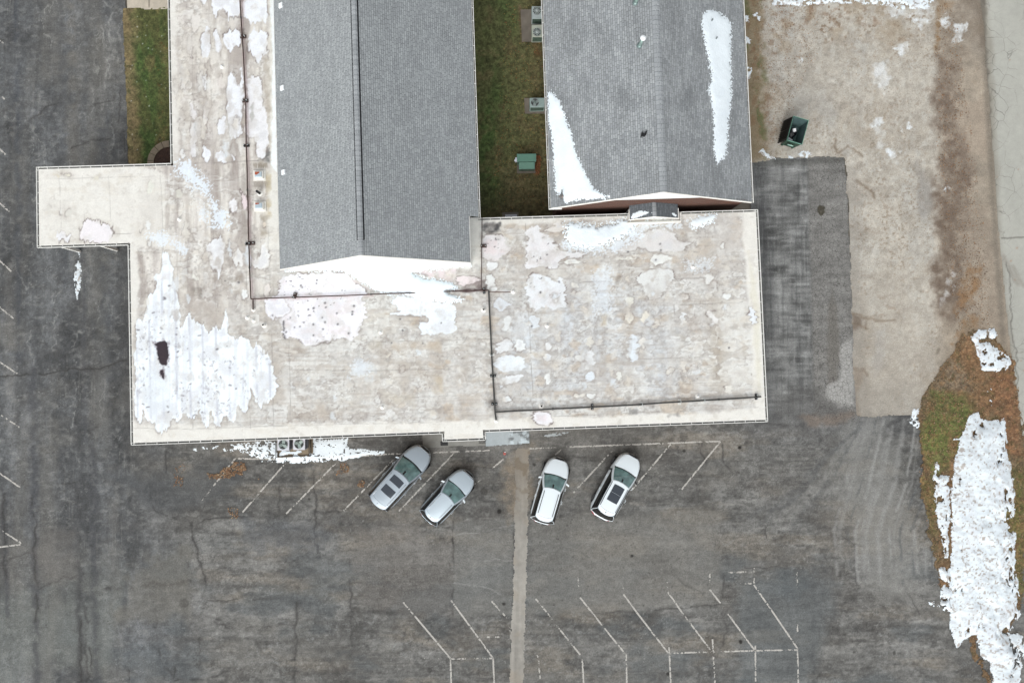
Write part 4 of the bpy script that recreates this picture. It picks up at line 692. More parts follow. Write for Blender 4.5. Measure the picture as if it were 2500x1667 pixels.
    P.blob(B1(*big), (243, 246, 249), .45, wob=2.0, ws=10, seed=n, fleck=0.0)
    i = P.near(B1((850, 300), (1780, 1440)), 0); st = fbm(x[i], y[i], 9, 200, o=4, s=501); bm = ss(1, 5, sdist(x[i], y[i], B1(*big))); P.mix(bm*ss(.0, .5, st)*.5, (218, 220, 226), i)
    P.mix(bm*np.exp(-((((x[i]-350-.02*(y[i]-900))/32.5)%1-.5)/.09)**2)*ss(-.4, .3, fbm(x[i], y[i], 12, 50, o=3, s=504))*.75, (196, 196, 204), i); P.mix(bm*ss(.45, .62, fbm(x[i], y[i], 4, 6, o=2, s=505))*ss(.1, .5, fbm(x[i], y[i], 40, o=3, s=506))*.5, (160, 156, 160), i)
    P.area(B1((900, 1060), (1080, 1040), (1090, 1300), (960, 1340), (900, 1200)), (222, 226, 230), .5, 8, 8, seed=502, tex=.4)
    P.area(B1((1040, 420), (1090, 440), (1080, 480), (1020, 480)), (206, 196, 194), .4, 6, 6, seed=503)
    fl = random.Random(5)
    for bx in [(1045, 590), (1030, 740), (1030, 790), (1120, 830), (1130, 790), (1125, 900), (1200, 915), (1135, 940), (1275, 830), (1385, 915), (1305, 940), (1450, 905), (1200, 995), (1305, 1020), (1470, 1000), (1465, 1040), (1490, 1085), (1385, 1050), (1620, 1055), (1130, 970), (1155, 1130), (1215, 1145), (1160, 1215), (1200, 1245), (1160, 1250), (1295, 1200), (1390, 1190), (1460, 1245), (1500, 1170), (915, 850), (935, 985), (915, 1040), (905, 920), (920, 1155), (1070, 1290), (1075, 1320), (940, 1290), (915, 1270), (1290, 1320), (980, 690), (1020, 815), (880, 800), (1075, 515), (1050, 605), (1410, 1100), (1235, 1345), (1330, 1250), (1270, 1265), (1470, 1150), (1380, 1160)]:
        q = B1(bx)[0]; an = fl.uniform(-.6, .9)
        L = fl.uniform(.4, 2.6); P.line([(q[0]-L*math.cos(an), q[1]-L*math.sin(an)), (q[0]+L*math.cos(an), q[1]+L*math.sin(an))], fl.uniform(.8, 2.1), (88, 82, 86), fl.uniform(.4, .9), 2.5, int(bx[0]))
    for k, (f_, pts, rgb, rim, pk) in enumerate([
        (B2, [(215, 480), (260, 450), (320, 452), (350, 440), (420, 435), (560, 430), (660, 450), (720, 520), (815, 560), (725, 590), (770, 640), (770, 700), (730, 760), (720, 800), (680, 860), (600, 850), (540, 850), (480, 880), (400, 890), (330, 870), (290, 840), (250, 860), (225, 830), (230, 720), (180, 722), (125, 670), (120, 600), (210, 575)], (240, 235, 238), .7, .25),
        (B2, [(930, 580), (1060, 590), (1200, 620), (1330, 620), (1340, 700), (1335, 800), (1280, 830), (1200, 825), (1130, 830), (1095, 790), (1110, 745), (1180, 735), (1170, 710), (1060, 700), (1000, 715), (910, 705), (915, 685), (1000, 690), (960, 650), (915, 640)], (232, 234, 237), .5, 0),
        (B2, [(1510, 200), (1560, 190), (1640, 190), (1660, 240), (1690, 300), (1640, 340), (1560, 360), (1520, 350), (1505, 300)], (230, 222, 220), .8, .5),
        (B2, [(1530, 370), (1600, 370), (1600, 410), (1560, 420), (1530, 400)], (234, 232, 230), .5, 0), (B2, [(1535, 450), (1580, 440), (1605, 490), (1580, 540), (1540, 540), (1530, 500)], (228, 226, 222), .7, 0), (B2, [(1350, 460), (1480, 455), (1500, 480), (1420, 510), (1360, 515)], (226, 212, 210), .7, .3), (B2, [(1570, 530), (1605, 530), (1590, 550), (1565, 550)], (232, 230, 226), .5, 0), (B2, [(1625, 710), (1690, 705), (1700, 750), (1670, 800), (1640, 790)], (230, 230, 228), .5, 0), (B2, [(1590, 600), (1640, 600), (1680, 640), (1650, 670), (1600, 670)], (218, 219, 222), .3, 0),
        (B3, [(215, 160), (250, 130), (310, 125), (320, 160), (350, 200), (380, 230), (420, 260), (430, 290), (600, 305), (612, 318), (430, 340), (440, 380), (400, 415), (340, 390), (280, 400), (240, 420), (220, 380), (215, 280), (230, 220)], (231, 227, 226), .8, .15),
        (B3, [(440, 350), (600, 352), (600, 370), (440, 380)], (232, 229, 222), .5, 0), (B3, [(320, 160), (400, 140), (410, 110), (440, 105), (465, 130), (460, 165), (400, 170)], (222, 214, 206), .8, 0), (B3, [(235, 440), (290, 450), (370, 460), (400, 500), (415, 455), (450, 470), (470, 530), (470, 640), (420, 670), (360, 660), (310, 640), (280, 670), (235, 675), (225, 560)], (232, 232, 233), .9, .15),
        (B3, [(960, 420), (1060, 415), (1150, 420), (1165, 460), (1130, 510), (1090, 560), (1040, 610), (980, 600), (960, 520), (940, 470)], (226, 224, 220), .8, 0), (B3, [(1020, 330), (1100, 320), (1170, 325), (1150, 360), (1090, 380), (1025, 370)], (234, 232, 226), .6, 0), (B3, [(745, 345), (900, 335), (930, 342), (780, 362)], (230, 226, 216), .6, 0), (B3, [(980, 180), (1060, 150), (1150, 170), (1200, 230), (1290, 245), (1200, 300), (1050, 310), (980, 270), (850, 300), (760, 300), (900, 240)], (218, 213, 209), .45, .1),
        (B3, [(1380, 670), (1430, 670), (1440, 760), (1390, 760)], (234, 230, 226), .8, 0), (B3, [(860, 680), (900, 680), (910, 740), (860, 770)], (228, 220, 206), .6, 0), (B3, [(950, 700), (990, 680), (1005, 710), (970, 760)], (230, 222, 208), .6, 0), (B3, [(1205, 690), (1235, 680), (1240, 760), (1210, 775)], (234, 234, 234), .8, 0), (B3, [(1645, 650), (1680, 680), (1692, 750), (1660, 762), (1648, 700)], (232, 233, 236), .9, 0), (B3, [(265, 1320), (380, 1315), (390, 1390), (300, 1400), (262, 1380)], (240, 234, 235), 1.0, .4), (B3, [(855, 585), (910, 580), (915, 640), (855, 650)], (230, 226, 214), .4, 0), (B3, [(1460, 570), (1520, 560), (1520, 600), (1470, 600)], (232, 230, 226), .7, 0), (B3, [(1465, 240), (1490, 240), (1495, 275), (1468, 280)], (230, 226, 220), .5, 0), (B3, [(1480, 1150), (1540, 1150), (1540, 1215), (1490, 1215)], (228, 222, 212), .8, 0), (B3, [(1360, 445), (1430, 445), (1400, 500), (1370, 500)], (228, 224, 218), .4, 0), (B3, [(1205, 570), (1260, 565), (1260, 610), (1210, 610)], (222, 214, 206), .6, 0),
        (B3, [(60, 860), (110, 855), (135, 930), (60, 945), (15, 920)], (234, 234, 234), .6, 0), (B3, [(150, 860), (200, 855), (220, 920), (190, 940), (150, 910)], (234, 233, 230), .5, 0), (B3, [(10, 970), (200, 955), (210, 1050), (100, 1070), (20, 1050)], (232, 234, 236), .4, 0), (B3, [(65, 1090), (200, 1075), (205, 1110), (110, 1140), (65, 1140)], (234, 234, 234), .5, 0), (B3, [(78, 1222), (110, 1214), (132, 1230), (100, 1256), (80, 1250)], (234, 234, 232), .7, 0), (B3, [(870, 840), (935, 830), (935, 1010), (880, 1010)], (226, 230, 234), .2, 0), (B3, [(945, 845), (1000, 840), (980, 910), (945, 930)], (226, 220, 212), .6, 0), (B3, [(610, 840), (655, 840), (645, 910), (612, 920)], (222, 216, 206), .5, 0), (B3, [(600, 940), (650, 930), (660, 1020), (605, 1030)], (230, 230, 230), .35, 0), (B3, [(527, 960), (590, 960), (580, 1020), (530, 1000)], (230, 228, 224), .3, 0), (B3, [(530, 1205), (590, 1203), (588, 1230), (535, 1232)], (232, 226, 216), .5, 0), (B3, [(600, 1202), (668, 1200), (665, 1228), (605, 1230)], (234, 232, 228), .7, 0), (B3, [(340, 880), (380, 880), (390, 930), (340, 935)], (234, 232, 230), .3, 0), (B3, [(335, 950), (385, 950), (380, 1000), (335, 1000)], (234, 234, 234), .3, 0), (B3, [(335, 1080), (380, 1080), (375, 1145), (335, 1150)], (236, 234, 230), .3, 0), (B3, [(600, 1075), (670, 1075), (655, 1130), (610, 1130)], (226, 230, 234), .25, 0), (B3, [(780, 1070), (830, 1070), (830, 1120), (785, 1115)], (230, 228, 220), .3, 0), (B3, [(500, 500), (555, 500), (555, 530), (510, 535)], (232, 226, 216), .5, 0), (B3, [(1255, 845), (1275, 840), (1280, 880), (1260, 885)], (232, 230, 226), .6, 0), (B3, [(240, 700), (300, 710), (300, 790), (245, 780)], (222, 224, 226), .4, 0), (B3, [(1000, 560), (1040, 555), (1035, 610), (1000, 600)], (232, 230, 224), .8, 0),
        (A1, [(1370, 220), (1405, 200), (1435, 240), (1430, 360), (1400, 400), (1375, 390)], W, .8, 0), (A1, [(1460, 210), (1500, 210), (1508, 320), (1480, 360), (1460, 330)], W, .7, 0), (A1, [(1515, 240), (1570, 195), (1620, 210), (1650, 230), (1640, 340), (1600, 320), (1570, 360), (1550, 330)], W, .8, 0), (A1, [(1690, 300), (1720, 210), (1830, 190), (1835, 400), (1790, 390), (1760, 430), (1730, 380), (1690, 320)], W, .9, 0), (A1, [(1365, -60), (1410, -60), (1410, 60), (1380, 50)], W, .7, 0), (A1, [(1450, -60), (1650, -60), (1642, 120), (1600, 110), (1560, 130), (1540, 60), (1500, 60), (1470, 130), (1450, 80)], W, .6, 0), (A1, [(1655, -60), (1830, -60), (1830, 150), (1780, 160), (1740, 160), (1700, 150), (1665, 130)], W, .6, 0), (A1, [(1375, 520), (1410, 520), (1415, 610), (1405, 640), (1385, 590)], (232, 230, 230), .6, 0), (A1, [(1565, 520), (1590, 500), (1610, 560), (1640, 600), (1640, 470), (1662, 470), (1665, 650), (1650, 800), (1660, 920), (1620, 930), (1600, 960), (1570, 950), (1560, 800), (1550, 700)], W, .6, 0), (A1, [(1690, 520), (1780, 520), (1790, 700), (1830, 800), (1830, 1060), (1780, 1100), (1745, 1080), (1750, 940), (1700, 940), (1670, 900), (1690, 700)], (236, 232, 232), .7, 0), (A1, [(1485, 800), (1550, 800), (1555, 900), (1520, 940), (1490, 910)], W, .8, 0), (A1, [(1300, 840), (1345, 840), (1345, 1080), (1310, 1080), (1300, 950)], (230, 226, 226), .6, 0), (A1, [(1390, 720), (1440, 700), (1420, 850), (1390, 840)], (232, 226, 222), .6, 0), (A1, [(1385, 1000), (1420, 1010), (1435, 1080), (1405, 1110), (1380, 1080)], W, .8, 0), (A1, [(1480, 1050), (1520, 1020), (1545, 1060), (1540, 1110), (1480, 1110)], W, .8, 0), (A1, [(1585, 1050), (1610, 1050), (1610, 1100), (1590, 1100)], W, .6, 0), (A1, [(1300, 330), (1310, 330), (1310, 400), (1295, 380)], (230, 224, 218), .6, 0), (A1, [(1250, 470), (1275, 470), (1275, 580), (1230, 620), (1240, 520)], (226, 220, 214), .4, 0), (A1, [(1480, 540), (1520, 500), (1530, 600), (1500, 600)], (224, 214, 206), .4, 0), (A1, [(1310, 110), (1370, 90), (1360, 200), (1330, 240), (1310, 200)], (224, 216, 208), .3, 0), (A1, [(1295, 720), (1315, 720), (1345, 780), (1340, 820), (1305, 800)], (228, 222, 220), .6, 0), (A1, [(1235, 1020), (1260, 1010), (1265, 1070), (1235, 1070)], (230, 226, 222), .6, 0), (A1, [(1560, 1350), (1600, 1330), (1622, 1370), (1600, 1460), (1570, 1400)], (236, 232, 232), .9, .2), (A1, [(1645, 1320), (1660, 1290), (1690, 1350), (1690, 1420), (1662, 1420)], (230, 212, 212), 1, .5), (A1, [(1700, 760), (1725, 710), (1740, 780), (1720, 830)], (190, 186, 180), .9, 0),
        (A1, [(1005, 1250), (1040, 1245), (1060, 1310), (1030, 1330)], (226, 222, 210), .6, 0), (A1, [(320, 1410), (350, 1400), (355, 1470), (325, 1470)], (214, 208, 198), .5, 0), (A1, [(412, 1460), (430, 1410), (438, 1480)], (230, 226, 220), .9, 0), (A1, [(450, 1440), (490, 1430), (490, 1470), (455, 1480)], (214, 208, 198), .4, 0), (A1, [(1200, 1290), (1245, 1285), (1245, 1340), (1205, 1345)], (210, 204, 192), .5, 0), (A1, [(360, 1200), (420, 1185), (430, 1210), (365, 1215)], (218, 206, 184), .5, 0), (A1, [(640, 1190), (680, 1190), (680, 1220), (645, 1220)], (220, 212, 196), .5, 0), (A1, [(440, 1195), (490, 1190), (480, 1215)], (220, 212, 196), .4, 0),
        (B1, [(505, 220), (520, 130), (560, 90), (592, 112), (620, 90), (680, 130), (720, 150), (715, 222), (640, 240), (560, 240)], (238, 230, 230), .9, .9), (B1, [(355, 205), (400, 190), (465, 200), (460, 230), (380, 235)], (236, 232, 232), .9, .2), (B1, [(935, 110), (960, 90), (970, 160), (940, 172)], (234, 232, 228), .8, 0), (B1, [(888, 120), (912, 120), (910, 172), (890, 170)], (222, 214, 204), .5, 0), (B1, [(1310, 270), (1340, 260), (1380, 190), (1420, 220), (1440, 300), (1430, 370), (1400, 460), (1380, 430), (1340, 370)], (236, 234, 234), .5, 0), (B1, [(1480, 280), (1560, 300), (1550, 370), (1510, 400), (1490, 350)], (236, 232, 228), .6, 0), (B1, [(1600, 330), (1640, 350), (1680, 240), (1710, 250), (1720, 380), (1690, 440), (1660, 400), (1600, 380)], (238, 234, 230), .6, 0), (B1, [(1225, 450), (1280, 440), (1285, 480), (1240, 480)], (230, 226, 216), .5, 0), (B1, [(1535, 540), (1570, 545), (1580, 600), (1540, 622)], (234, 232, 228), .6, 0), (B1, [(1690, 510), (1720, 510), (1740, 590), (1690, 600)], (230, 220, 212), .6, 0), (B1, [(1690, 600), (1829, 590), (1829, 720), (1720, 720), (1690, 660)], (240, 236, 240), .5, 0), (B1, [(1675, 110), (1695, 100), (1690, 150), (1672, 140)], (220, 206, 190), .8, 0)]):
        P.blob(f_(*pts), rgb, rim, seed=n+2+k, pink=pk, wob=3.6, fleck=.55 if k in (0, 2, 5, 9, 12) else 0)
    # many small ponding marks between them
    rr = random.Random(21)
    for (bx, nb, vert) in [((1430, 760, 1800, 990), 60, 1.6), ((1300, 760, 1480, 980), 34, 1.5), ((760, 850, 1140, 1020), 46, 1.2), ((1480, 640, 1790, 780), 40, 1.2), ((1300, 700, 1480, 790), 18, 1), ((420, 60, 480, 390), 22, 3.2), ((480, 60, 590, 390), 26, 3.2), ((430, 560, 640, 760), 26, 2.4), ((700, 840, 780, 1020), 12, 1.2), ((1340, 560, 1560, 640), 22, .5), ((1180, 720, 1280, 1000), 24, 1.3), ((350, 560, 470, 800), 10, 2.5)]:
        for j in range(nb):
            cx, cy = rr.uniform(bx[0], bx[2]), rr.uniform(bx[1], bx[3]); sg_ = cx > 690; cx = round(cx/34)*34+rr.uniform(-5, 5) if sg_ else cx; cy = round(cy/36)*36+rr.uniform(-7, 7) if sg_ else cy; a_ = rr.uniform(3, 9.5); b_ = a_*vert*rr.uniform(.6, 1.3)
            pts = [(cx+a_*math.cos(t)*rr.uniform(.7, 1.15), cy+b_*math.sin(t)*rr.uniform(.7, 1.15)) for t in np.linspace(0, 6.28, 9)[:-1]]
            rgb = rr.choice([(226, 218, 206), (230, 228, 224), (220, 210, 196), (214, 206, 198), (222, 226, 230), (186, 176, 166)])
            P.blob(pts, rgb, rr.choice([0, 0, .1, .25, .45]), seed=700+j, wob=4.5, ws=9, a=rr.uniform(.25, .75), halo=rr.uniform(0, .35), soft=rr.uniform(1.5, 5))
    # water still standing in the deepest pond
    P.fing = 0.0
    for pts in (B1((975, 872), (1000, 874), (1050, 858), (1070, 880), (1072, 1032), (1018, 1020), (1010, 930)), B1((1012, 1048), (1045, 1048), (1058, 1115), (1030, 1090))):
        P.blob(pts, (44, 36, 42), .2, (90, 60, 66), 1.2, 8, seed=800, halo=0); P.area(pts, (70, 52, 58), .35, 2, 6, 7, seed=801)
    for k, p in enumerate([B2((455, 480))[0], B2((452, 500))[0], B2((170, 705))[0], B1((1435, 483))[0], B1((1525, 497))[0]]+[B2((245+rr.uniform(-8, 12), 740+12*j))[0] for j in range(10)]+[B2(q)[0] for q in ((505, 625), (432, 660), (580, 692), (678, 700), (505, 748), (432, 762), (585, 762), (430, 832), (655, 820), (370, 748), (490, 720), (510, 655), (690, 645), (680, 680), (495, 795), (283, 720), (310, 780), (345, 775), (360, 525), (350, 515))]+[B3(q)[0] for q in ((1082, 290), (1075, 250), (870, 300), (355, 320), (1050, 350), (430, 490), (310, 560), (258, 775), (1515, 910))]+[B2(q)[0] for q in ((1130, 885), (930, 880), (1245, 755), (1000, 800), (985, 730))]):
        P.dots(2, (p[0]-1, p[1]-1, p[0]+1, p[1]+1), (1.2, 2.6), (70, 66, 68), .85, 820+k)
    # powder left by the last snowfall
    for k, (pts, a) in enumerate([(A1((1220, 1090), (1290, 1080), (1330, 1140), (1440, 1260), (1430, 1340), (1290, 1260), (1190, 1190)), 1), (A1((1370, 1400), (1420, 1420), (1400, 1520), (1370, 1500)), .7), (A1((1440, 1370), (1540, 1430), (1570, 1560), (1440, 1560)), 1), (B1((930, 180), (1050, 180), (1200, 270), (1190, 330), (1080, 280), (960, 230)), .8), (B3((640, 400), (780, 400), (760, 680), (640, 720), (660, 520)), .55), (B3((1230, 360), (1420, 350), (1400, 420), (1240, 430)), .6), (B2((920, 570), (1060, 580), (1060, 640), (930, 640)), .6), (B3((440, 240), (760, 250), (900, 180), (980, 200), (800, 300), (480, 290)), .8), (B3((820, 170), (960, 110), (1060, 120), (1240, 100), (1300, 130), (1200, 150), (1000, 150), (880, 220)), .75), (B2((700, 980), (820, 1000), (800, 1080), (640, 1110)), .5), (B2((1700, 640), (1829, 700), (1829, 900), (1700, 860)), .3)]):
        i = P.near(pts, 24); d = sdist(x[i], y[i], pts); q = fbm(x[i], y[i], 3.2, o=2, s=850+k)*.9+fbm(x[i], y[i], 26, o=3, s=851)*.5+d/14-.15
        P.mix(ss(-.1, .25, q)*a*.85, (232, 238, 245), i)
    # drip marks beside the pipes
    pk = (206, 178, 176)
    for k, pts in enumerate([A1((1640, -200), (1655, 240), (1680, 700), (1684, 1000), (1702, 1500)), B1((1585, 100), (1603, 600)), B2((60, 602), (300, 595), (800, 577))]):
        P.line([(p[0]+3, p[1]) for p in pts], 4, pk, .5, 2, 870+k, .2)
    for k, pts in enumerate([B2((1505, 90), (1503, 540)), B2((1548, 560), (1560, 760), (1590, 1320)), B3((30, 1325), (600, 1292), (1720, 1226))]):
        P.line(pts, 4, (150, 140, 132), .4, 2, 880+k, .3)
    P.contrast(1.08, (216, 211, 205)); P.mix(np.full(x.size, .10, np.float32), (212, 211, 210))
    P.line(B2((1560, 557), (1690, 556)), .8, (110, 66, 52), .7, 1, 890); P.line(B2((40, 600), (40, 690)), 6, (150, 134, 126), .4, 4, 891)
zb = ZF+0.0
xsL = sorted({p[0] for p in roof_poly}); ysL = sorted({p[1] for p in roof_poly})
mem = sheet('roof', None, ZF, 0.052, m_memb, paint_membrane, base=(226, 219, 210), world_poly=roof_poly, lines=(xsL, ysL), hf=lambda X, Y, a, b: 0.0*X)
rel(mem, hall)
# body of the hall below the membrane
wall_poly = [(gx['W1']+.6, 30.9), (gx['W1']+.6, gx['PN']-.7), (gx['W']+.6, gx['PN']-.7), (gx['W']+.6, gx['S']+.65), (gx['J0']+.5, gx['S']+.65), (gx['J0']+.5, gx['JS']+.9), (gx['J1']-.5, gx['JS']+.9), (gx['J1']-.5, gx['S']+.65), (gx['E']-.6, gx['S']+.65), (gx['E']-.6, gx['NE']-.6), (XN-.4, gx['NE']-.6), (XN-.4, 30.9)]
rel(MB().prism(wall_poly, 0, 3.66).build('wall', m_wallc), hall)
ins = [(roof_poly[i][0], roof_poly[i][1]) for i in range(len(roof_poly))]
fas = [(p[0], p[1]) for p in roof_poly]
rel(MB().prism(fas, 3.665, ZF-.004).build('fascia', m_fascia), hall)
for px_, py_ in ((-30.3, 14.0), (-30.3, 9.35), (-27.6, 14.0), (-27.6, 9.35)): rel(MB().box(px_-.08, py_-.08, 0, px_+.08, py_+.08, 3.66, .01).build('post', m_white), hall)
# glazed entrance doors under the canopy and windows along the walls
for xx in (-3.1, -2.1): rel(MB().box(xx-.48, gx['JS']+.84, .05, xx+.48, gx['JS']+.9-.002, 2.25).build('door', m_glasss), hall)
for xx in (-22, -19.5, -10.5, -8, 2.5, 5.5, 9, 12.5, 15): rel(MB().box(xx-.7, gx['S']+.60, 1.0, xx+.7, gx['S']+.648, 2.3).build('window', m_glasss), hall)

def gutter(P, z, wdt, parent, name='gutter', step=0.72, depth=.11, seed=0):
    """open box gutter hung on the polyline P (its outer lip); the roof lies to the left of travel"""
    a = MB(); b = MB(); r = random.Random(seed)
    lip = .034
    for (x0, y0), (x1, y1) in zip(P[:-1], P[1:]):
        L = math.hypot(x1-x0, y1-y0); dx, dy = (x1-x0)/L, (y1-y0)/L; nx, ny = -dy, dx
        def strip(o0, o1, za, zb, mb, s0=0, s1=L):
            c = [(x0+dx*s0+nx*o0, y0+dy*s0+ny*o0), (x0+dx*s1+nx*o0, y0+dy*s1+ny*o0), (x0+dx*s1+nx*o1, y0+dy*s1+ny*o1), (x0+dx*s0+nx*o1, y0+dy*s0+ny*o1)]
            mb.add([(*p, za) for p in c]+[(*p, zb) for p in c], [(3, 2, 1, 0), (4, 5, 6, 7), (0, 1, 5, 4), (1, 2, 6, 5), (2, 3, 7, 6), (3, 0, 4, 7)])
        strip(0, lip, z-depth, z+.012, a); strip(wdt-.02, wdt-.002, z-depth, z-.008, a); strip(lip, wdt-.02, z-depth, z-depth+.01, b)
        s = .25
        while s < L-.1: strip(lip, wdt-.018, z-.012, z+.004, a, s, s+.028); s += step*r.uniform(.97, 1.03)
        if L > 4:
            for _ in range(int(L/6)+1):
                s = r.uniform(.6, L-.6); strip(lip+.02, wdt-.04, z-depth+.01, z-depth+.03, b, s, s+.12)
    o = a.build(name, m_white); o2 = b.build('trough', m_trough, o)
    rel(o, parent); return o
# travel so that the roof is on the left
gutter([(gx['W1'], 31), (gx['W1'], gx['PN'])], ZF, G, hall, seed=1)
gutter([(gx['W1'], gx['PN']), (gx['PW'], gx['PN']), (gx['PW'], gx['PS']), (gx['W'], gx['PS'])], ZF, G, hall, seed=2)
gutter([(gx['W'], gx['PS']), (gx['W'], gx['S']), (gx['J0'], gx['S']), (gx['J0'], gx['JS']), (gx['J1'], gx['JS']), (gx['J1'], gx['S']), (gx['E'], gx['S'])], ZF, G, hall, seed=3)
gutter([(gx['E'], gx['S']), (gx['E'], gx['NE']), (NI, gx['NE'])], ZF, G, hall, seed=4)

# ---------------------------------------------------------------- gabled wings
def quad_uv(mb, pts, uvs):
    if mb.uv is None: mb.uv = []
    mb.add(pts, [tuple(range(len(pts)))]); mb.uv += uvs
def gable(name, label, xw, xe, ys, yn, ze, xr, zr, mat, parentless=False, notch=None, thick=.14):
    root = empty(name, ((xw+xe)/2, (ys+yn)/2, 0), label=label, cat='building')
    r = MB()
    sw = math.hypot(xr-xw, zr-ze); se = math.hypot(xe-xr, zr-ze)
    quad_uv(r, [(xw, ys, ze), (xr, ys, zr), (xr, yn, zr), (xw, yn, ze)], [(ys, 0), (ys, sw), (yn, sw), (yn, 0)])
    if notch:
        xn, yk = notch; t = (xe-xn)/(xe-xr); zn = ze+(zr-ze)*t; sn = se*t
        quad_uv(r, [(xr, ys, zr), (xn, ys, zn), (xn, yk, zn), (xr, yk, zr)], [(ys+.1, se+.05), (ys+.1, sn+.05), (yk+.1, sn+.05), (yk+.1, se+.05)])
        quad_uv(r, [(xr, yk, zr), (xn, yk, zn), (xe, yk, ze), (xe, yn, ze), (xr, yn, zr)], [(yk+.1, se+.05), (yk+.1, sn+.05), (yk+.1, .05), (yn+.1, .05), (yn+.1, se+.05)])
    else:
        quad_uv(r, [(xr, ys, zr), (xe, ys, ze), (xe, yn, ze), (xr, yn, zr)], [(ys+.1, se+.05), (ys+.1, .05), (yn+.1, .05), (yn+.1, se+.05)])
    o = r.build('roof', mat); rel(o, root)
    return root
# tall west wing
z1 = 5.6; xw1, xe1, ys1 = -14.08, -1.08, 6.72; xr1, zr1 = -7.93, 10.1; yk1 = 9.74
t1 = gable('gabled_wing', 'long wing with a plain grey shingled gable roof and a slotted ridge vent', xw1, xe1, ys1, 31, z1, xr1, zr1, m_sh1, notch=(XN, yk1))
zn1 = z1+(zr1-z1)*(xe1-XN)/(xe1-xr1)
def rake(mb, x0, z0, x1, z1_, ys, th=.20, dp=.05):
    mb.add([(x0, ys-dp, z0-.01), (x1, ys-dp, z1_-.01), (x1, ys-dp, z1_-th), (x0, ys-dp, z0-th), (x0, ys, z0+.012), (x1, ys, z1_+.012), (x1, ys, z1_-th), (x0, ys, z0-th)], [(0, 3, 2, 1), (0, 1, 5, 4), (3, 7, 6, 2), (0, 4, 7, 3), (1, 2, 6, 5)])
f = MB(); rake(f, xw1, z1, xr1, zr1, ys1, dp=.035); rake(f, xr1, zr1, XN, zn1, ys1, dp=.035); rel(f.build('rake_board', m_fascia), t1)
wl = MB(); wl.add([(xw1+.45, ys1+.12, 0), (XN-.03, ys1+.12, 0), (XN-.03, ys1+.12, zn1-.12), (xr1, ys1+.12, zr1-.14), (xw1+.45, ys1+.12, z1+.1)], [(0, 1, 2, 3, 4)])
wl.add([(xw1+.45, ys1+.12, 0), (xw1+.45, 31, 0), (xw1+.45, 31, z1+.1), (xw1+.45, ys1+.12, z1+.1)], [(0, 3, 2, 1)])
wl.add([(XN-.03, ys1+.12, 0), (XN-.03, 31, 0), (XN-.03, 31, z1), (XN-.03, ys1+.12, zn1-.12)], [(0, 1, 2, 3)])
rel(wl.build('wall', m_siding), t1)
e = MB(); e.box(xw1-.012, ys1-.035, z1-.16, xw1+.0, 31, z1+.01); e.box(xw1, ys1, z1-.16, xw1+.45, 31, z1-.13); rel(e.build('eave_board', m_fascia), t1)
e = MB(); e.box(XN, ys1, zn1-.2, XN+.02, yk1, zn1+.01); rel(e.build('eave_board', m_fascia), t1)
gutter([(xe1+.13, yk1), (xe1+.13, 31)], z1-.03, .125, t1, seed=5, step=.85)
# ridge vent with dark slots each side
def ridge(parent, xr, zr, y0, y1, slope_w, slope_e, hw, mat, name='ridge_cap', step=.3, lift=.05, seed=0, wav=.0):
    mb = MB(); y = y0; r = random.Random(seed)
    while y < y1:
        y2 = min(y+step, y1+.02); l1 = lift+.035; j = r.uniform(-wav, wav)
        G_ = []
        for yy, l in ((y, l1), (y2, lift)):
            G_.append([(xr-hw+j, yy, zr-slope_w*hw+l), (xr-hw*.4, yy, zr-slope_w*hw*.4+l+.01), (xr+hw*.4, yy, zr-slope_e*hw*.4+l+.01), (xr+hw+j, yy, zr-slope_e*hw+l)])
        mb.grid(G_, False, False); a, b, c, d = G_[0]; mb.add([a, b, c, d, (d[0], d[1], d[2]-.035), (c[0], c[1], c[2]-.035), (b[0], b[1], b[2]-.035), (a[0], a[1], a[2]-.035)], [(7, 6, 1, 0), (6, 5, 2, 1), (5, 4, 3, 2)])
        y = y2
    return rel(mb.build(name, mat), parent)
s1w, s1e = (zr1-z1)/(xr1-xw1), (zr1-z1)/(xe1-xr1)
ymid = at((879, 584), 10.1)[1]
ridge(t1, xr1, zr1, ys1, ymid, s1w, s1e, .16, m_cap, lift=.012)
ridge(t1, xr1, zr1, ymid, 31, s1w, s1e, .165, m_cap, 'ridge_vent', lift=.06, seed=3)
sl = MB()
for sg, s in ((-1, s1w), (1, s1e)): sl.add([(xr1+sg*.155, ymid-.02, zr1-s*.155+.012), (xr1+sg*.235, ymid-.02, zr1-s*.235+.012), (xr1+sg*.235, 31, zr1-s*.235+.012), (xr1+sg*.155, 31, zr1-s*.155+.012)], [(0, 1, 2, 3)])
sl.add([(xr1-.2, ymid-.05, zr1-.1), (xr1+.2, ymid-.05, zr1-.1), (xr1+.2, ymid+.02, zr1-.06), (xr1, ymid+.02, zr1+.05), (xr1-.2, ymid+.02, zr1-.06)], [(0, 1, 2, 3, 4)])
rel(sl.build('vent_slot', m_dark), t1)

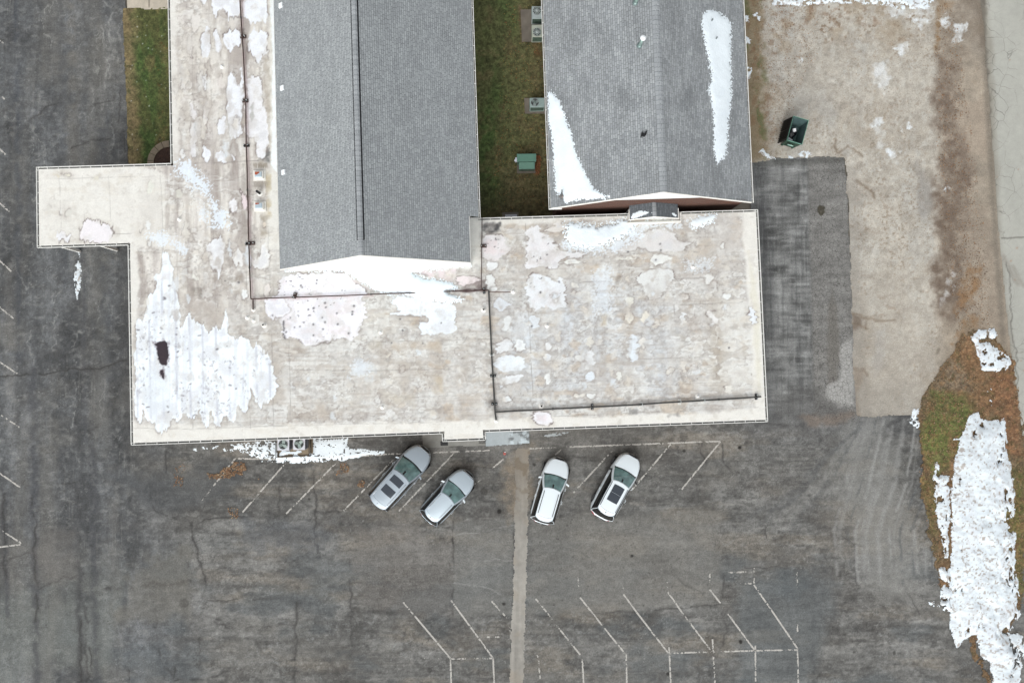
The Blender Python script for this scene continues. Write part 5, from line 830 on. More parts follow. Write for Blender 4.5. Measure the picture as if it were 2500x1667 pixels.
# east wing
z2 = 4.6; xw2, xe2, ys2 = 3.76, 17.36, 10.40; zr2 = 8.08; xr2 = at((1621, 471), zr2)[0]
t2 = gable('brick_gabled_building', 'brick building with a weathered grey shingle gable roof carrying two snow patches', xw2, xe2, ys2, 31, z2, xr2, zr2, m_sh2)
f = MB(); rake(f, xw2, z2, xr2, zr2, ys2, .17, .04); rake(f, xr2, zr2, xe2, z2, ys2, .17, .04); rel(f.build('rake_board', m_fascia), t2)
s2w, s2e = (zr2-z2)/(xr2-xw2), (zr2-z2)/(xe2-xr2)
yw = ys2+.10
wl = MB(); zc = 6.15; xa = xw2+(zc-z2)/s2w; xb = xe2-(zc-z2)/s2e
wl.add([(xa, yw-.03, zc-.12), (xb, yw-.03, zc-.12), (xb, yw-.03, zc-.12+.02), (xr2, yw-.03, zr2-.1), (xa, yw-.03, zc-.1)], [(0, 1, 2, 3, 4)])
rel(wl.build('gable_siding', m_siding), t2)
wl = MB(); a0, a1 = xw2+.5, xe2-.5
wl.add([(a0, yw, 0), (a1, yw, 0), (a1, yw, z2+.3), (xb, yw, zc-.05), (xa, yw, zc-.05), (a0, yw, z2+.1)], [(0, 1, 2, 3, 4, 5)])
for xx, fl_ in ((a0, 1), (a1, 0)): wl.add([(xx, yw, 0), (xx, 31, 0), (xx, 31, z2), (xx, yw, z2)], [(0, 3, 2, 1) if fl_ else (0, 1, 2, 3)])
rel(wl.build('wall', m_brick), t2)
gutter([(xw2-.13, 31), (xw2-.13, ys2-.03)], z2-.03, .13, t2, seed=6, step=.85)
gutter([(xe2+.13, ys2-.03), (xe2+.13, 31)], z2-.03, .13, t2, seed=7, step=.85)
e = MB(); e.box(xw2-.13, ys2-.07, z2-.14, xw2+.75, ys2-.02, z2-.0); rel(e.build('return_board', m_white), t2)
ridge(t2, xr2, zr2, ys2, 31, s2w, s2e, .24, m_cap, lift=.012, step=.33, seed=9, wav=.02)
# connecting porch roof between the brick building and the hall
xw3 = at((1536, 495), 4.25)[0]; xe3 = at((1654, 492), 4.25)[0]; ys3 = at((1540, 536), 4.25)[1]; xr3 = at((1601, 531), 5.25)[0]
t3 = empty('link_roof', ((xw3+xe3)/2, 10, 0), label='small dark gabled link roof joining the brick building to the flat roof', cat='roof')
r3 = MB(); zr3, z3 = 5.0, 4.25; yn3 = ys2+.11
quad_uv(r3, [(xw3, ys3, z3), (xr3, ys3, zr3), (xr3, yn3, zr3), (xw3, yn3, z3)], [(ys3, 0), (ys3, 2), (yn3, 2), (yn3, 0)])
quad_uv(r3, [(xr3, ys3, zr3), (xe3, ys3, z3), (xe3, yn3, z3), (xr3, yn3, zr3)], [(ys3+.1, 2), (ys3+.1, 0), (yn3+.1, 0), (yn3+.1, 2)])
rel(r3.build('roof', m_sh3), t3)
f = MB(); rake(f, xw3, z3, xr3, zr3, ys3, .12, .05); rake(f, xr3, zr3, xe3, z3, ys3, .12, .05)
f.box(xw3-.05, ys3-.05, z3-.14, xw3-.002, yn3-.3, z3+.01); f.box(xe3+.002, ys3-.05, z3-.14, xe3+.05, yn3-.3, z3+.01); rel(f.build('fascia', m_fascia), t3)
f = MB(); f.add([(xw3+.02, ys3+.05, ZF), (xe3-.02, ys3+.05, ZF), (xe3-.02, ys3+.05, z3-.02), (xr3, ys3+.05, zr3-.05), (xw3+.02, ys3+.05, z3-.02)], [(0, 1, 2, 3, 4)])
f.add([(xw3+.1, ys3+.05, 0), (xw3+.1, yn3-.05, 0), (xw3+.1, yn3-.05, z3-.05), (xw3+.1, ys3+.05, z3-.05)], [(0, 3, 2, 1)]); f.add([(xe3-.1, gx['NE']+.02, 0), (xe3-.1, yn3-.05, 0), (xe3-.1, yn3-.05, z3-.05), (xe3-.1, gx['NE']+.02, z3-.05)], [(0, 1, 2, 3)]); rel(f.build('wall', m_siding), t3)
s3 = (zr3-z3)/(xr3-xw3); s3e = (zr3-z3)/(xe3-xr3); ridge(t3, xr3, zr3, ys3, yn3-.02, s3, s3e, .13, m_cap, lift=.012, step=.2)
f = MB(); f.tube([(xw3-.2, ys3-.2, ZF+.03), (xr3, ys3-.22, ZF+.03), (xe3+.2, ys3-.2, ZF+.03), (xe3+.22, ys3+.4, ZF+.03)], .09, 8); rel(f.build('flashing', m_fascia), t3)

# ---------------------------------------------------------------- things on the flat roof
def pipe(label, pts, z=ZF+.16, r=.045, mat=None, end=None):
    P = [(*at(p, z), z) for p in pts]; Q = [P[0]]
    for a, b in zip(P[:-1], P[1:]):
        n = max(1, int(math.dist(a, b)/1.2))
        for i in range(1, n+1): Q.append((a[0]+(b[0]-a[0])*i/n+rnd.uniform(-.012, .012)*(i < n), a[1]+(b[1]-a[1])*i/n+rnd.uniform(-.012, .012)*(i < n), z))
    root = empty('roof_pipe', (Q[0][0], Q[0][1], ZF), label=label, cat='pipe', group='pipes laid across the flat roof')
    rel(MB().tube(Q, r).build('pipe', mat or m_pipe), root)
    for i in range(3, len(Q)-1, 4):
        a, b = np.array(Q[i]), np.array(Q[i+1]); d = (b-a)/np.linalg.norm(b-a); cp = MB(); cp.tube([a-d*.07, a+d*.07], r*1.35); rel(cp.build('coupling', m_pipe), root)
    if end:
        e = MB(); x, y = end; e.tube([(x, y, z), (x, y, ZF)], r); e.lathe(x, y, [(.16, ZF+.004), (.13, ZF+.03), (.07, ZF+.06), (.06, ZF+.13)], 14); rel(e.build('riser', m_fascia), root)
    return root
A_ = lambda *p: A1(*p)
pipe('dark rust-brown pipe running down the narrow west arm of the flat roof', A1((1632, -300), (1640, 0), (1655, 240), (1680, 690), (1683, 1000), (1697, 1450))+B1((1583, 120), (1592, 400), (1600, 600)), mat=m_rustp)
pipe('short stub of rusty pipe ending at a white riser near the south-west corner junction', B1((1614, 600), (1614, 668)), mat=m_rustp, end=at(B1((1614, 668))[0], ZF+.1))
pipe('dark pipe running east from the corner junction under the gable snow drift', B1((1600, 602))+B2((60, 600), (300, 590), (560, 581), (800, 571), (1050, 563), (1300, 552), (1548, 545)), mat=m_rustp, r=.04)
pipe('thin dark pipe running south from the north eave to the valve', B2((1507, 78), (1505, 300), (1502, 545)), mat=m_rustp, r=.026)
pipe('black pipe crossing the middle of the flat roof from the valve to the south riser', B2((1550, 548), (1556, 700), (1568, 950), (1580, 1150), (1591, 1330), (1597, 1372)), r=.055, end=at(B2((1597, 1376))[0], ZF+.1))
pipe('long black pipe running east near the south eave and ending in a capped tip', B3((28, 1321), (390, 1301), (640, 1289), (950, 1273), (1200, 1256), (1450, 1241), (1720, 1223)), r=.06)
pipe('short thin rusty pipe leading east from the valve to a small white vent', B2((1556, 556), (1690, 556)), r=.018, mat=m_rustp)
def support(p, kind, label, ang=0.0):
    x, y = at(p, ZF+.1); root = empty('pipe_support', (x, y, ZF), ang, label=label, cat='pipe support', group='supports under the roof pipes')
    a = MB(); c, s_ = .2, .085
    if kind == 0: a.box(-c, -s_, 0, c, s_, .07, .015); a.box(-c*.8, -s_*.7, .07, -c*.45, s_*.7, .22, .01); a.box(c*.45, -s_*.7, .07, c*.8, s_*.7, .22, .01)
    elif kind == 1: a.box(-c, -s_*1.4, 0, c, s_*1.4, .1, .02)
    o = a.build('base', m_black if kind != 1 else m_rustp, root)
    b = MB()
    if kind == 2:
        b = MB(); b.tube([(-.16, .04, .02), (-.16, .04, .2), (-.1, -.06, .24), (.05, -.06, .24), (.12, 0, .2), (.12, 0, .02)], .018)
        bpy.data.objects.remove(o)
        a = MB(); a.box(-.2, -.09, 0, .18, .1, .04, .01); a.build('base', m_fascia, root)
    else:
        for q in (-c*.62, c*.62): b = MB(); b.tube([(q, 0, .05), (q, 0, .27)], .026); b.build('bolt', m_wire, root)
        return
    b.build('bracket', m_wire, root)
for p, k, a, l in [(A1((1675, 688))[0], 1, 0, 'square brown support block under the west arm pipe, the middle one'), (A1((1683, 995))[0], 0, 0, 'black bracket support on the west arm pipe just north of the two square hatches'), (B1((1582, 248))[0], 0, 0, 'black bracket support on the west arm pipe south of the two square hatches'), (B1((1605, 245))[0], 1, 0, 'brown block beside the bracket on the west arm pipe'), (A1((1660, 250))[0], 1, 0, 'small brown block at the north end of the west arm pipe'), (B2((312, 578))[0], 1, 1.3, 'tilted brown block under the pipe just south of the snow gable'), (B2((1517, 262))[0], 1, 0, 'brown block on the thin pipe beside the pink ponding stain'), (B2((1520, 548))[0], 0, 1.57, 'black bracket with bolts at the pipe junction valve'), (B2((1570, 955))[0], 2, 0, 'wire hook strap on the middle pipe below the junction'), (B2((1577, 1090))[0], 0, 0, 'twin-lobed black bracket on the middle pipe'), (B2((1586, 1270))[0], 0, 0, 'southern black bracket on the middle pipe above the south riser'), (B3((643, 1288))[0], 0, 1.57, 'black bracket with two bolts near the west half of the south eave pipe'), (B3((955, 1274))[0], 2, 1.5, 'small wire hook on the south eave pipe, west of centre'), (B3((1200, 1256))[0], 2, 1.5, 'small wire hook on the south eave pipe, second from the east end'), (B3((1352, 1247))[0], 2, 1.5, 'small wire hook on the south eave pipe beside the white domed vent'), (B3((1690, 1224))[0], 0, 1.57, 'black bracket under the capped east end of the south eave pipe')]:
    support(p, k, l, a)
def vent(p, kind, label, z=ZF):
    x, y = at(p, z+.1); root = empty('roof_vent', (x, y, z), label=label, cat='vent', group='small vents on the flat roof')
    a = MB(); a.lathe(0, 0, [(.2, .004), (.15, .02), (.1, .05), (.085, .2), (.085, .28), (.055, .28)] if kind else [(.17, .004), (.12, .02), (.1, .05), (.07, .08), (.0, .1)], 20); a.build('flashing', m_fascia, root)
    if kind: b = MB(); b.lathe(0, 0, [(.056, .279), (.056, .26), (.0, .26)], 16); b.lathe(0, 0, [(0.0001, .283), (.06, .283)], 16); b.build('opening', m_hole, root)
    else: b = MB(); b.lathe(0, 0, [(.05, .11), (.045, .16), (.0, .17)], 14); b.build('cap', m_pvc, root)
for p, k, l in [(B2((1518, 669))[0], 1, 'white-flashed vent with a round black hole just west of the middle pipe'), (B3((318, 1283))[0], 1, 'white-flashed vent with a black hole beside the south eave pipe'), (B1((1683, 767))[0], 1, 'vent with a small black hole east of the south-west riser'), (B2((860, 812))[0], 0, 'low white domed vent south of the snow drift'), (B2((870, 1290))[0], 0, 'low white domed vent near the south eave, west of the entrance'), (B3((355, 770))[0], 0, 'low white domed vent east of the large white ponding mark'), (B3((1288, 395))[0], 0, 'low white domed vent towards the north-east corner'), (B3((1318, 1222))[0], 0, 'low white domed vent above the east half of the south eave pipe'), (B1((1140, 90))[0], 0, 'low white domed vent near the inner corner of the west arm'), (A1((1515, 453))[0], 0, 'low white domed vent in the north of the west arm'), (B1((1615, 737))[0], 0, 'white domed vent just below the south-west riser'), (B1((1575, 718))[0], 0, 'small white vent touching the stain by the south-west riser'), (B2((1706, 553))[0], 0, 'small white vent at the end of the thin rusty pipe')]:
    vent(p, k, l)
x, y = at(A1((1764, 1314))[0], ZF+.3); fl = empty('flue_pipe', (x, y, ZF), label='short black slanted flue pipe between the two square hatches', cat='flue')
a = MB(); a.tube([(0.03, -.02, 0), (-.05, .04, .42)], .085, 14); a.build('pipe', m_black, fl); a = MB(); a.lathe(.03, -.02, [(.2, .004), (.13, .03), (.1, .06)], 16); a.build('flashing', m_fascia, fl)
for p, l, ru in [(A1((1764, 1192))[0], 'square curbed roof hatch with a metal cap half covered in rust', .55), (A1((1767, 1405))[0], 'square curbed roof hatch with a pale blue metal cap and a rusty corner', .28)]:
    x, y = at(p, ZF+.3); h = empty('roof_hatch', (x, y, ZF), R_(-1), label=l, cat='roof hatch', group='square hatches on the west arm')
    a = MB(); a.box(-.42, -.36, 0, .42, .36, .05, .02); a.box(-.30, -.25, .05, .30, .25, .24, .02); a.build('curb', m_fascia, h)
    a = MB(); a.box(-.225, -.175, .24, .225, .175, .30, .015); a.build('lid', M('pale_blue_steel', (186, 202, 212), .4, .3, var=.06), h)
    a = MB(); pts = [(-.22, .17), (-.22, .17-.3*ru), (-.14, .17-.4*ru), (-.08+.1*ru, .17-.28*ru), (-.02+.2*ru, .1), (.03+.1*ru, .17)]; a.prism(pts, .301, .304); a.build('rust_patch', m_rust, h)
# ---------------------------------------------------------------- things on the gable roofs
def on1(p):   # point on the west slope of the tall wing
    z = 7.0
    for _ in range(30): X, Y = at(p, z); z = z1+(X-xw1)*s1w
    return X, Y, z
for p, l in [(A2((246, 40))[0], 'white hooded vent on the lower west slope of the long grey roof, northernmost of three'), (A2((256, 603))[0], 'white hooded vent on the lower west slope of the long grey roof, middle of three'), (A2((265, 1178))[0], 'white hooded vent on the lower west slope of the long grey roof, southernmost of three')]:
    X, Y, z = on1(p); v = empty('slope_vent', (X, Y, z), label=l, cat='roof vent', group='white hooded vents on the long grey roof')
    v.rotation_euler = (0, -math.atan(s1w), 0)
    a = MB(); a.box(-.19, -.16, 0, .15, .16, .13, .03); a.build('hood', m_pvc, v); a = MB(); a.box(-.2, -.13, .01, -.19, .13, .09); a.build('opening', m_dark, v); a = MB(); a.box(-.26, -.2, .002, .2, .2, .012); a.build('flashing', m_cap, v)
def on2(p, east=False):
    z = 6.5
    for _ in range(40): X, Y = at(p, z); z = (z2+(xe2-X)*s2e) if east else (z2+(X-xw2)*s2w)
    return X, Y, z
for p, l, hh in [(A3((1014, 312))[0], 'tall galvanised flue with a round white cap on the west slope of the brick building', 1.0), (A3((985, 20))[0], 'galvanised flue at the top edge of the west slope of the brick building', .8)]:
    X, Y, z = on2(p); v = empty('flue', (X, Y, z), label=l, cat='flue', group='flues on the brick building roof')
    a = MB(); a.lathe(0, 0, [(.2, -.1), (.19, .03), (.11, .1)], 18); a.build('flashing', M('galvanised', (132, 150, 148), .4, .6, var=.1), v)
    a = MB(); a.lathe(0, 0, [(.1, 0), (.1, hh-.08), (.0, hh-.08)], 16); a.build('pipe', M('galvanised', (150, 172, 166), .4, .5, var=.1), v)
    a = MB(); a.lathe(0, 0, [(.0, hh-.04), (.17, hh-.06), (.185, hh), (.14, hh+.05), (.0, hh+.07)], 20); a.build('cap', m_pvc, v)
X, Y, z = on2(A3((1035, 925))[0]); v = empty('cowl_vent', (X, Y, z), R_(-12), label='small black cowl vent on the west slope south of the white-capped flue', cat='vent')
a = MB(); a.box(-.13, -.17, -.02, -.09, .14, .22); a.add([(-.1, -.1, 0), (.1, -.12, 0), (.19, .05, 0), (.17, .17, 0), (.05, .06, 0), (-.1, .08, 0), (-.1, -.1, .2), (.1, -.12, .2), (.19, .05, .2), (.17, .17, .2), (.05, .06, .2), (-.1, .08, .2)], [(6, 7, 8, 9, 10, 11), (0, 1, 7, 6), (1, 2, 8, 7), (2, 3, 9, 8), (3, 4, 10, 9), (4, 5, 11, 10)]); a.build('cowl', m_black, v); a = MB(); a.lathe(.15, .2, [(.05, 0), (.05, .2), (0, .2)], 10); a.build('stub', m_black, v)
for p, l in [(A3((1503, 147))[0], 'small grey pipe vent poking through the north end of the long snow patch'), (A3((1533, 270))[0], 'small grey pipe vent poking through the snow patch, further south')]:
    X, Y, z = on2(p, True); v = MB(); v.lathe(X, Y, [(.09, z-.05), (.05, z+.06), (.05, z+.28), (.03, z+.28), (.03, z+.2), (0, z+.2)], 12); v.build('pipe_vent', M('grey_pipe', (120, 128, 130), .5), None, label=l, cat='vent', group='pipe vents in the snow patch')
X, Y, z = on2(A3((480, 1340))[0]); v = empty('roof_bracket', (X, Y, z), R_(10), label='bent grey bracket in a melted hollow at the brick building roof corner', cat='bracket')
a = MB(); a.tube([(-.1, -.2, .02), (-.08, -.05, .14), (-.02, .1, .22), (.06, .22, .2), (.05, .32, .3)], .035); a.build('arm', M('grey_bracket', (92, 96, 98), .6), v); a = MB(); a.lathe(-.02, -.02, [(.15, -.03), (.12, .1), (.05, .14)], 12); a.build('base', M('stained_base', (132, 122, 116), .8, var=.3), v)

# ---------------------------------------------------------------- snow lying on roofs and ground
def paint_snow(P):
    P.mul(.975+.02*fbm(P.x, P.y, 30, o=4, s=601)); P.mix(ss(.2, .7, fbm(P.x, P.y, 14, o=4, s=602))*.15, (222, 230, 238))
def snow(name, pts, label, zf=None, z=0.0, th=.06, edge=(4, 9), res=.05, seed=0, cat='snow patch', keep=None, paint=paint_snow, base=(244, 249, 252), full=14, rough=.3, **k):
    def hf(X, Y, a, b, d):
        t = np.clip(d/full, 0, 1); return .005+th*(t*(2-t))*(1+rough*fbm(X, Y, .9, o=4, s=seed+3, g=.42))
    return sheet(name, pts, z, res, m_snow, paint, edge=edge, zf=zf, hf=hf, keep=keep, base=base, seed=seed, smooth=True, label=label, cat=cat, **k)
sp2w = lambda X, Y: z2+(X-xw2)*s2w
sp2e = lambda X, Y: z2+(xe2-X)*s2e
grain = lambda amp, sc, s: (lambda a, b, d: np.where(d > 9, d, d+amp*fbm(a, b, sc, o=2, s=s)))
snow('snow_patch', A3((1445, 100), (1490, 68), (1530, 75), (1600, 120), (1640, 165), (1635, 300), (1637, 550), (1640, 670), (1620, 850), (1605, 1060), (1545, 1120), (1525, 1060), (1520, 900), (1515, 800), (1500, 680), (1480, 610), (1500, 560), (1490, 430), (1465, 330), (1450, 230), (1435, 160)), 'long narrow strip of snow down the east slope of the brick building roof', zf=sp2e, th=.07, edge=(3, 8), seed=1, keep=grain(5, 2.2, 71))
snow('snow_patch', A3((388, 640), (405, 625), (440, 660), (465, 690), (490, 760), (520, 850), (560, 960), (580, 1050), (620, 1140), (660, 1220), (700, 1290), (760, 1330), (810, 1345), (770, 1358), (620, 1365), (500, 1385), (494, 1350), (480, 1318), (450, 1330), (435, 1290), (425, 1100), (412, 950), (393, 830), (386, 720)), 'tall triangular snow patch at the south-west corner of the brick building roof', zf=sp2w, th=.09, edge=(2.5, 8), seed=2, keep=grain(4, 2.4, 72))
snow('snow_drift', B2((240, 418), (420, 395), (545, 370), (730, 330), (960, 350), (1200, 365), (1440, 380), (1440, 392), (1310, 400), (1180, 420), (1060, 435), (1150, 470), (1250, 480), (1320, 500), (1355, 530), (1290, 548), (1300, 565), (1390, 600), (1330, 625), (1200, 622), (1080, 600), (1040, 572), (900, 572), (820, 540), (740, 500), (680, 450), (600, 425), (420, 418), (240, 432)), 'swept snow drift on the flat roof below the gable of the long grey wing', z=ZF, th=.22, edge=(3, 9), seed=3, keep=lambda a, b, d: np.where(sdist(a, b, B2((200, 300), (1500, 300), (1500, 400), (1000, 400), (600, 412), (200, 440))) > 0, d, np.where(d > 8, d, d+6*fbm(a, b, 2.6, o=2, s=73))), full=20, rough=.15)
snow('snow_drift', B3((470, 130), (500, 112), (560, 122), (680, 135), (760, 125), (830, 85), (870, 98), (920, 132), (870, 190), (780, 235), (700, 268), (600, 278), (500, 258), (472, 210)), 'rounded snow drift on the flat roof west of the small link roof', z=ZF, th=.10, edge=(4, 9), seed=4, keep=lambda a, b, d: np.where(d > 18, d, d+np.clip(14-d*.4, 3, 12)*fbm(a, b, 2.6, o=2, s=74)))
snow('snow_patch', B3((1270, 110), (1330, 78), (1430, 64), (1410, 108), (1340, 140), (1285, 160)), 'small wedge of snow on the flat roof east of the small link roof', z=ZF, th=.06, edge=(4, 9), seed=5, keep=grain(9, 2.6, 75))
sp3w = lambda X, Y: z3+(X-xw3)*s3
snow('snow_patch', B3((888, 82), (900, 58), (925, 42), (965, 40), (1022, 50), (960, 68), (905, 92)), 'little snow wedge on the west slope of the dark link roof', zf=sp3w, th=.05, edge=(2, 8), seed=6)
sp3e = lambda X, Y: z3+(xe3-X)*s3e
snow('snow_patch', B3((1150, 52), (1165, 52), (1180, 66), (1175, 76), (1160, 70)), 'tiny scrap of snow on the east slope of the dark link roof', zf=sp3e, th=.03, edge=(2, 6), seed=7)
def paint_dirty(P):
    paint_snow(P); x, y = P.x, P.y; P.mul(.955+.035*fbm(x, y, 60, 110, o=5, s=614)); P.mix(ss(.1, .6, fbm(x, y, 26, 60, o=4, s=615))*.3, (214, 212, 214))
    P.mix(ss(.25, .55, fbm(x, y, 7, 5, o=3, s=611))*.32, (176, 170, 166)); P.mix(ss(.3, .6, fbm(x, y, 40, o=4, s=612))*.35, (206, 208, 214)); P.mix(ss(.5, .62, fbm(x, y, 5, o=2, s=613))*.5, (132, 110, 94))
def holes(sc, thr, s, amp=40, sy=None): return lambda a, b, d: d-amp*ss(thr, thr+.08, fbm(a, b, sc, sy or sc, o=3, s=s))
def bank_keep(a, b, d):
    e = 1800+1440/2.351; right = ss(1800+1400/2.351, 1800+1560/2.351, a)
    return d-30*ss(.66-.36*right, .74-.36*right, fbm(a, b, 11, 20, o=4, s=621))*ss(-.4, .3, fbm(a, b, 60, o=2, s=622)+.45*right)
main = C4((1330, 30), (1380, 22), (1410, 60), (1440, 60), (1530, 50), (1545, 130), (1560, 280), (1585, 400), (1590, 600), (1530, 640), (1600, 700), (1590, 900), (1620, 1040), (1625, 1170), (1560, 1280), (1640, 1290), (1650, 1420), (1600, 1640), (1490, 1640), (1450, 1460), (1400, 1400), (1370, 1290), (1300, 1320), (1260, 1370), (1230, 1280), (1215, 1150), (1220, 1000), (1228, 700), (1230, 500), (1245, 300), (1275, 180), (1240, 172), (1290, 150))
snow('snow_bank', main, 'long ploughed snow bank on the verge along the right side of the lot', z=.05, th=.34, edge=(5, 16), seed=8, cat='snow bank', keep=bank_keep, paint=paint_dirty, full=60, rough=.28, res=.055)
snow('snow_bank', C4((1128, 285), (1150, 300), (1165, 370), (1185, 375), (1232, 395), (1222, 520), (1225, 600), (1215, 700), (1215, 800), (1212, 850), (1190, 850), (1180, 780), (1150, 650), (1140, 560), (1130, 450)), 'thin dirty snow ridge just west of the long snow bank', z=.05, th=.12, edge=(5, 12), seed=9, cat='snow bank', keep=holes(10, .3, 623, 20, 20), paint=paint_dirty)
snow('snow_bank', C4((1150, 905), (1215, 890), (1235, 1000), (1240, 1140), (1210, 1165), (1100, 1115), (1095, 1100), (1160, 1110), (1175, 1000)), 'dirty snow heap at the asphalt edge beside the lower half of the long bank', z=.01, th=.2, edge=(5, 12), seed=10, cat='snow bank', keep=holes(10, .35, 624, 20), paint=paint_dirty)
snow('snow_patch', B4((1480, 850), (1530, 805), (1640, 780), (1658, 830), (1640, 850), (1560, 850), (1530, 880), (1600, 880), (1740, 975), (1752, 1010), (1700, 1068), (1560, 1055), (1540, 980), (1510, 880)), 'separate ragged snow patch on brown leaves north of the long bank', z=.05, th=.12, edge=(4, 12), seed=11, keep=holes(12, .4, 625, 20), paint=paint_dirty)
snow('snow_patch', C4((990, 70), (1010, 0), (1040, -10), (1050, 20), (1020, 60), (1055, 70), (1040, 110), (1010, 90)), 'small snow scrap at the corner where gravel, grass and asphalt meet', z=.02, th=.05, edge=(5, 10), seed=12, keep=holes(8, .3, 626, 12), paint=paint_dirty)
snow('snow_patch', B4((1600, 1170), (1630, 1170), (1625, 1260), (1640, 1330), (1600, 1320)), 'broken line of snow crumbs above the long bank', z=.02, th=.05, edge=(6, 8), seed=13, keep=holes(8, .15, 627, 14), paint=paint_dirty)
snow('snow_strip', B1((500, 345), (512, 380), (520, 430), (512, 520), (495, 605), (482, 560), (472, 480), (480, 400)), 'thin sliver of snow on the dark asphalt below the west canopy', z=.0, th=.04, edge=(3, 8), seed=14, keep=holes(6, .35, 628, 8), paint=paint_dirty)
snow('snow_crumbs', B1((498, 300), (510, 300), (512, 345), (500, 345)), 'few crumbs of snow above the sliver below the west canopy', z=.0, th=.03, edge=(4, 6), seed=15, keep=holes(5, .0, 629, 8))
sn = C1((1200, 95), (1330, 70), (1560, 50), (1808, 35))+C2((190, 30), (640, 30), (655, 95), (740, 98), (870, 108), (860, 126), (760, 132), (700, 145), (600, 168), (520, 165), (440, 182), (420, 165), (340, 182), (200, 178), (100, 172), (0, 165))+C1((1740, 170), (1640, 155), (1560, 125), (1400, 100), (1250, 100))
def south_keep(a, b, d):
    hole = ss(.34, .44, fbm(a, b, 7, 5.5, o=2, s=630))*ss(735, 640, a)*26+ss(.55, .62, fbm(a, b, 5, 4, o=2, s=631))*20+ss(620, 540, a)*ss(-.1, .3, fbm(a, b, 9, 7, o=3, s=632))*22
    cage = sdist(a, b, [(673, 1060), (764, 1060), (764, 1113), (737, 1113), (730, 1103), (715, 1100), (690, 1106), (676, 1115)])
    return np.minimum(d-hole, np.where(b < 1103, -cage, 99))
snow('snow_patch', sn, 'melting hole-riddled snow strip along the south wall around the caged air conditioners', z=.0, th=.05, edge=(4, 12), seed=16, keep=south_keep, paint=paint_snow)
snow('snow_patch', C2((210, 128), (230, 100), (300, 112), (330, 100), (350, 110), (330, 122), (260, 128), (215, 138)), 'tongue of snow inside the cage in front of the caged air conditioners', z=.07, th=.06, edge=(1.5, 8), seed=17)
snow('ice_patch', B3((325, 1475), (420, 1450), (495, 1450), (440, 1470), (400, 1475), (340, 1478)), 'thin grey ice smear beside the wall east of the entrance', z=.0, th=.01, edge=(2, 8), seed=18, base=(178, 182, 182), cat='ice patch', keep=holes(8, .4, 640, 10))
for k, (pts, l, th_) in enumerate([(A4((200, -80), (215, 40), (300, 30), (420, 45), (490, 30), (560, 28), (700, 22), (780, 20), (780, -80)), 'ragged snow line along the north edge of the gravel', .12), (A4((100, 100), (140, 92), (162, 110), (150, 140), (120, 120)), 'small snow clump in the grass east of the brick building, the northern one', .05), (A4((48, 110), (75, 110), (75, 150), (50, 150)), 'little snow clump touching the east gutter line near the top', .05), (A4((44, 250), (80, 250), (100, 270), (92, 300), (50, 305)), 'snow clump in the grass east of the brick building, above the green weeds', .06), (A4((60, 425), (85, 440), (98, 500), (80, 540), (62, 520)), 'snow clump in the grass east of the brick building, the southern one', .06), (A4((150, 1035), (175, 1020), (200, 1045), (262, 1075), (262, 1092), (225, 1085), (170, 1060)), 'sausage of snow on gravel at the top of the dark asphalt', .08), (A4((410, 1058), (440, 1040), (500, 1040), (515, 1052), (480, 1075), (420, 1068)), 'flat snow patch between the green dumpster and the asphalt', .05), (A4((800, -80), (800, 16), (980, 40), (1100, 60), (1340, 70), (1360, -80)), 'broken snow spread along the north-east edge of the gravel', .06), (A4((355, 1070), (375, 1070), (375, 1080), (355, 1080)), 'tiny snow crumb next to the flat patch below the dumpster', .03)]):
    snow('snow_patch', pts, l, z=.01, th=th_, edge=(5, 9), seed=40+k, keep=holes(9, .12 if k in (0,) else (.0 if k == 7 else .5), 650+k, 14), paint=paint_dirty)


# ---------------------------------------------------------------- air conditioners, pads, transformer
def flatpad(name, pts, z0, z1_, label, cat, mat=None):
    w = [at(p, z1_) for p in pts]; cx = sum(p[0] for p in w)/len(w); cy = sum(p[1] for p in w)/len(w)
    o = MB().prism([(p[0]-cx, p[1]-cy) for p in w][::(1 if sum((w[i][0]-w[i-1][0])*(w[i][1]+w[i-1][1]) for i in range(len(w))) < 0 else -1)], 0, z1_-z0).build(name, mat or m_pad, None, label=label, cat=cat); o.location = (cx, cy, z0); return o
m_pad = M('pad_concrete', (122, 114, 104), .9, var=.22, sc=1.6, bump=.004)
flatpad('concrete_pad', [(1271, 24), (1327, 22), (1328.5, 101), (1274.5, 102)], 0, .10, 'large double concrete pad under the two fan-topped units beside the brick building', 'concrete pad')
flatpad('concrete_pad', [(1280, 240), (1337, 239), (1338, 277), (1281.5, 277.5)], 0, .10, 'small concrete pad under the single air conditioner beside the brick building', 'concrete pad')
flatpad('concrete_pad', [(1226, 519), (1266, 518), (1267, 560), (1228, 560)], 0, .08, 'concrete pad mostly hidden by the eave between the two wings', 'concrete pad')
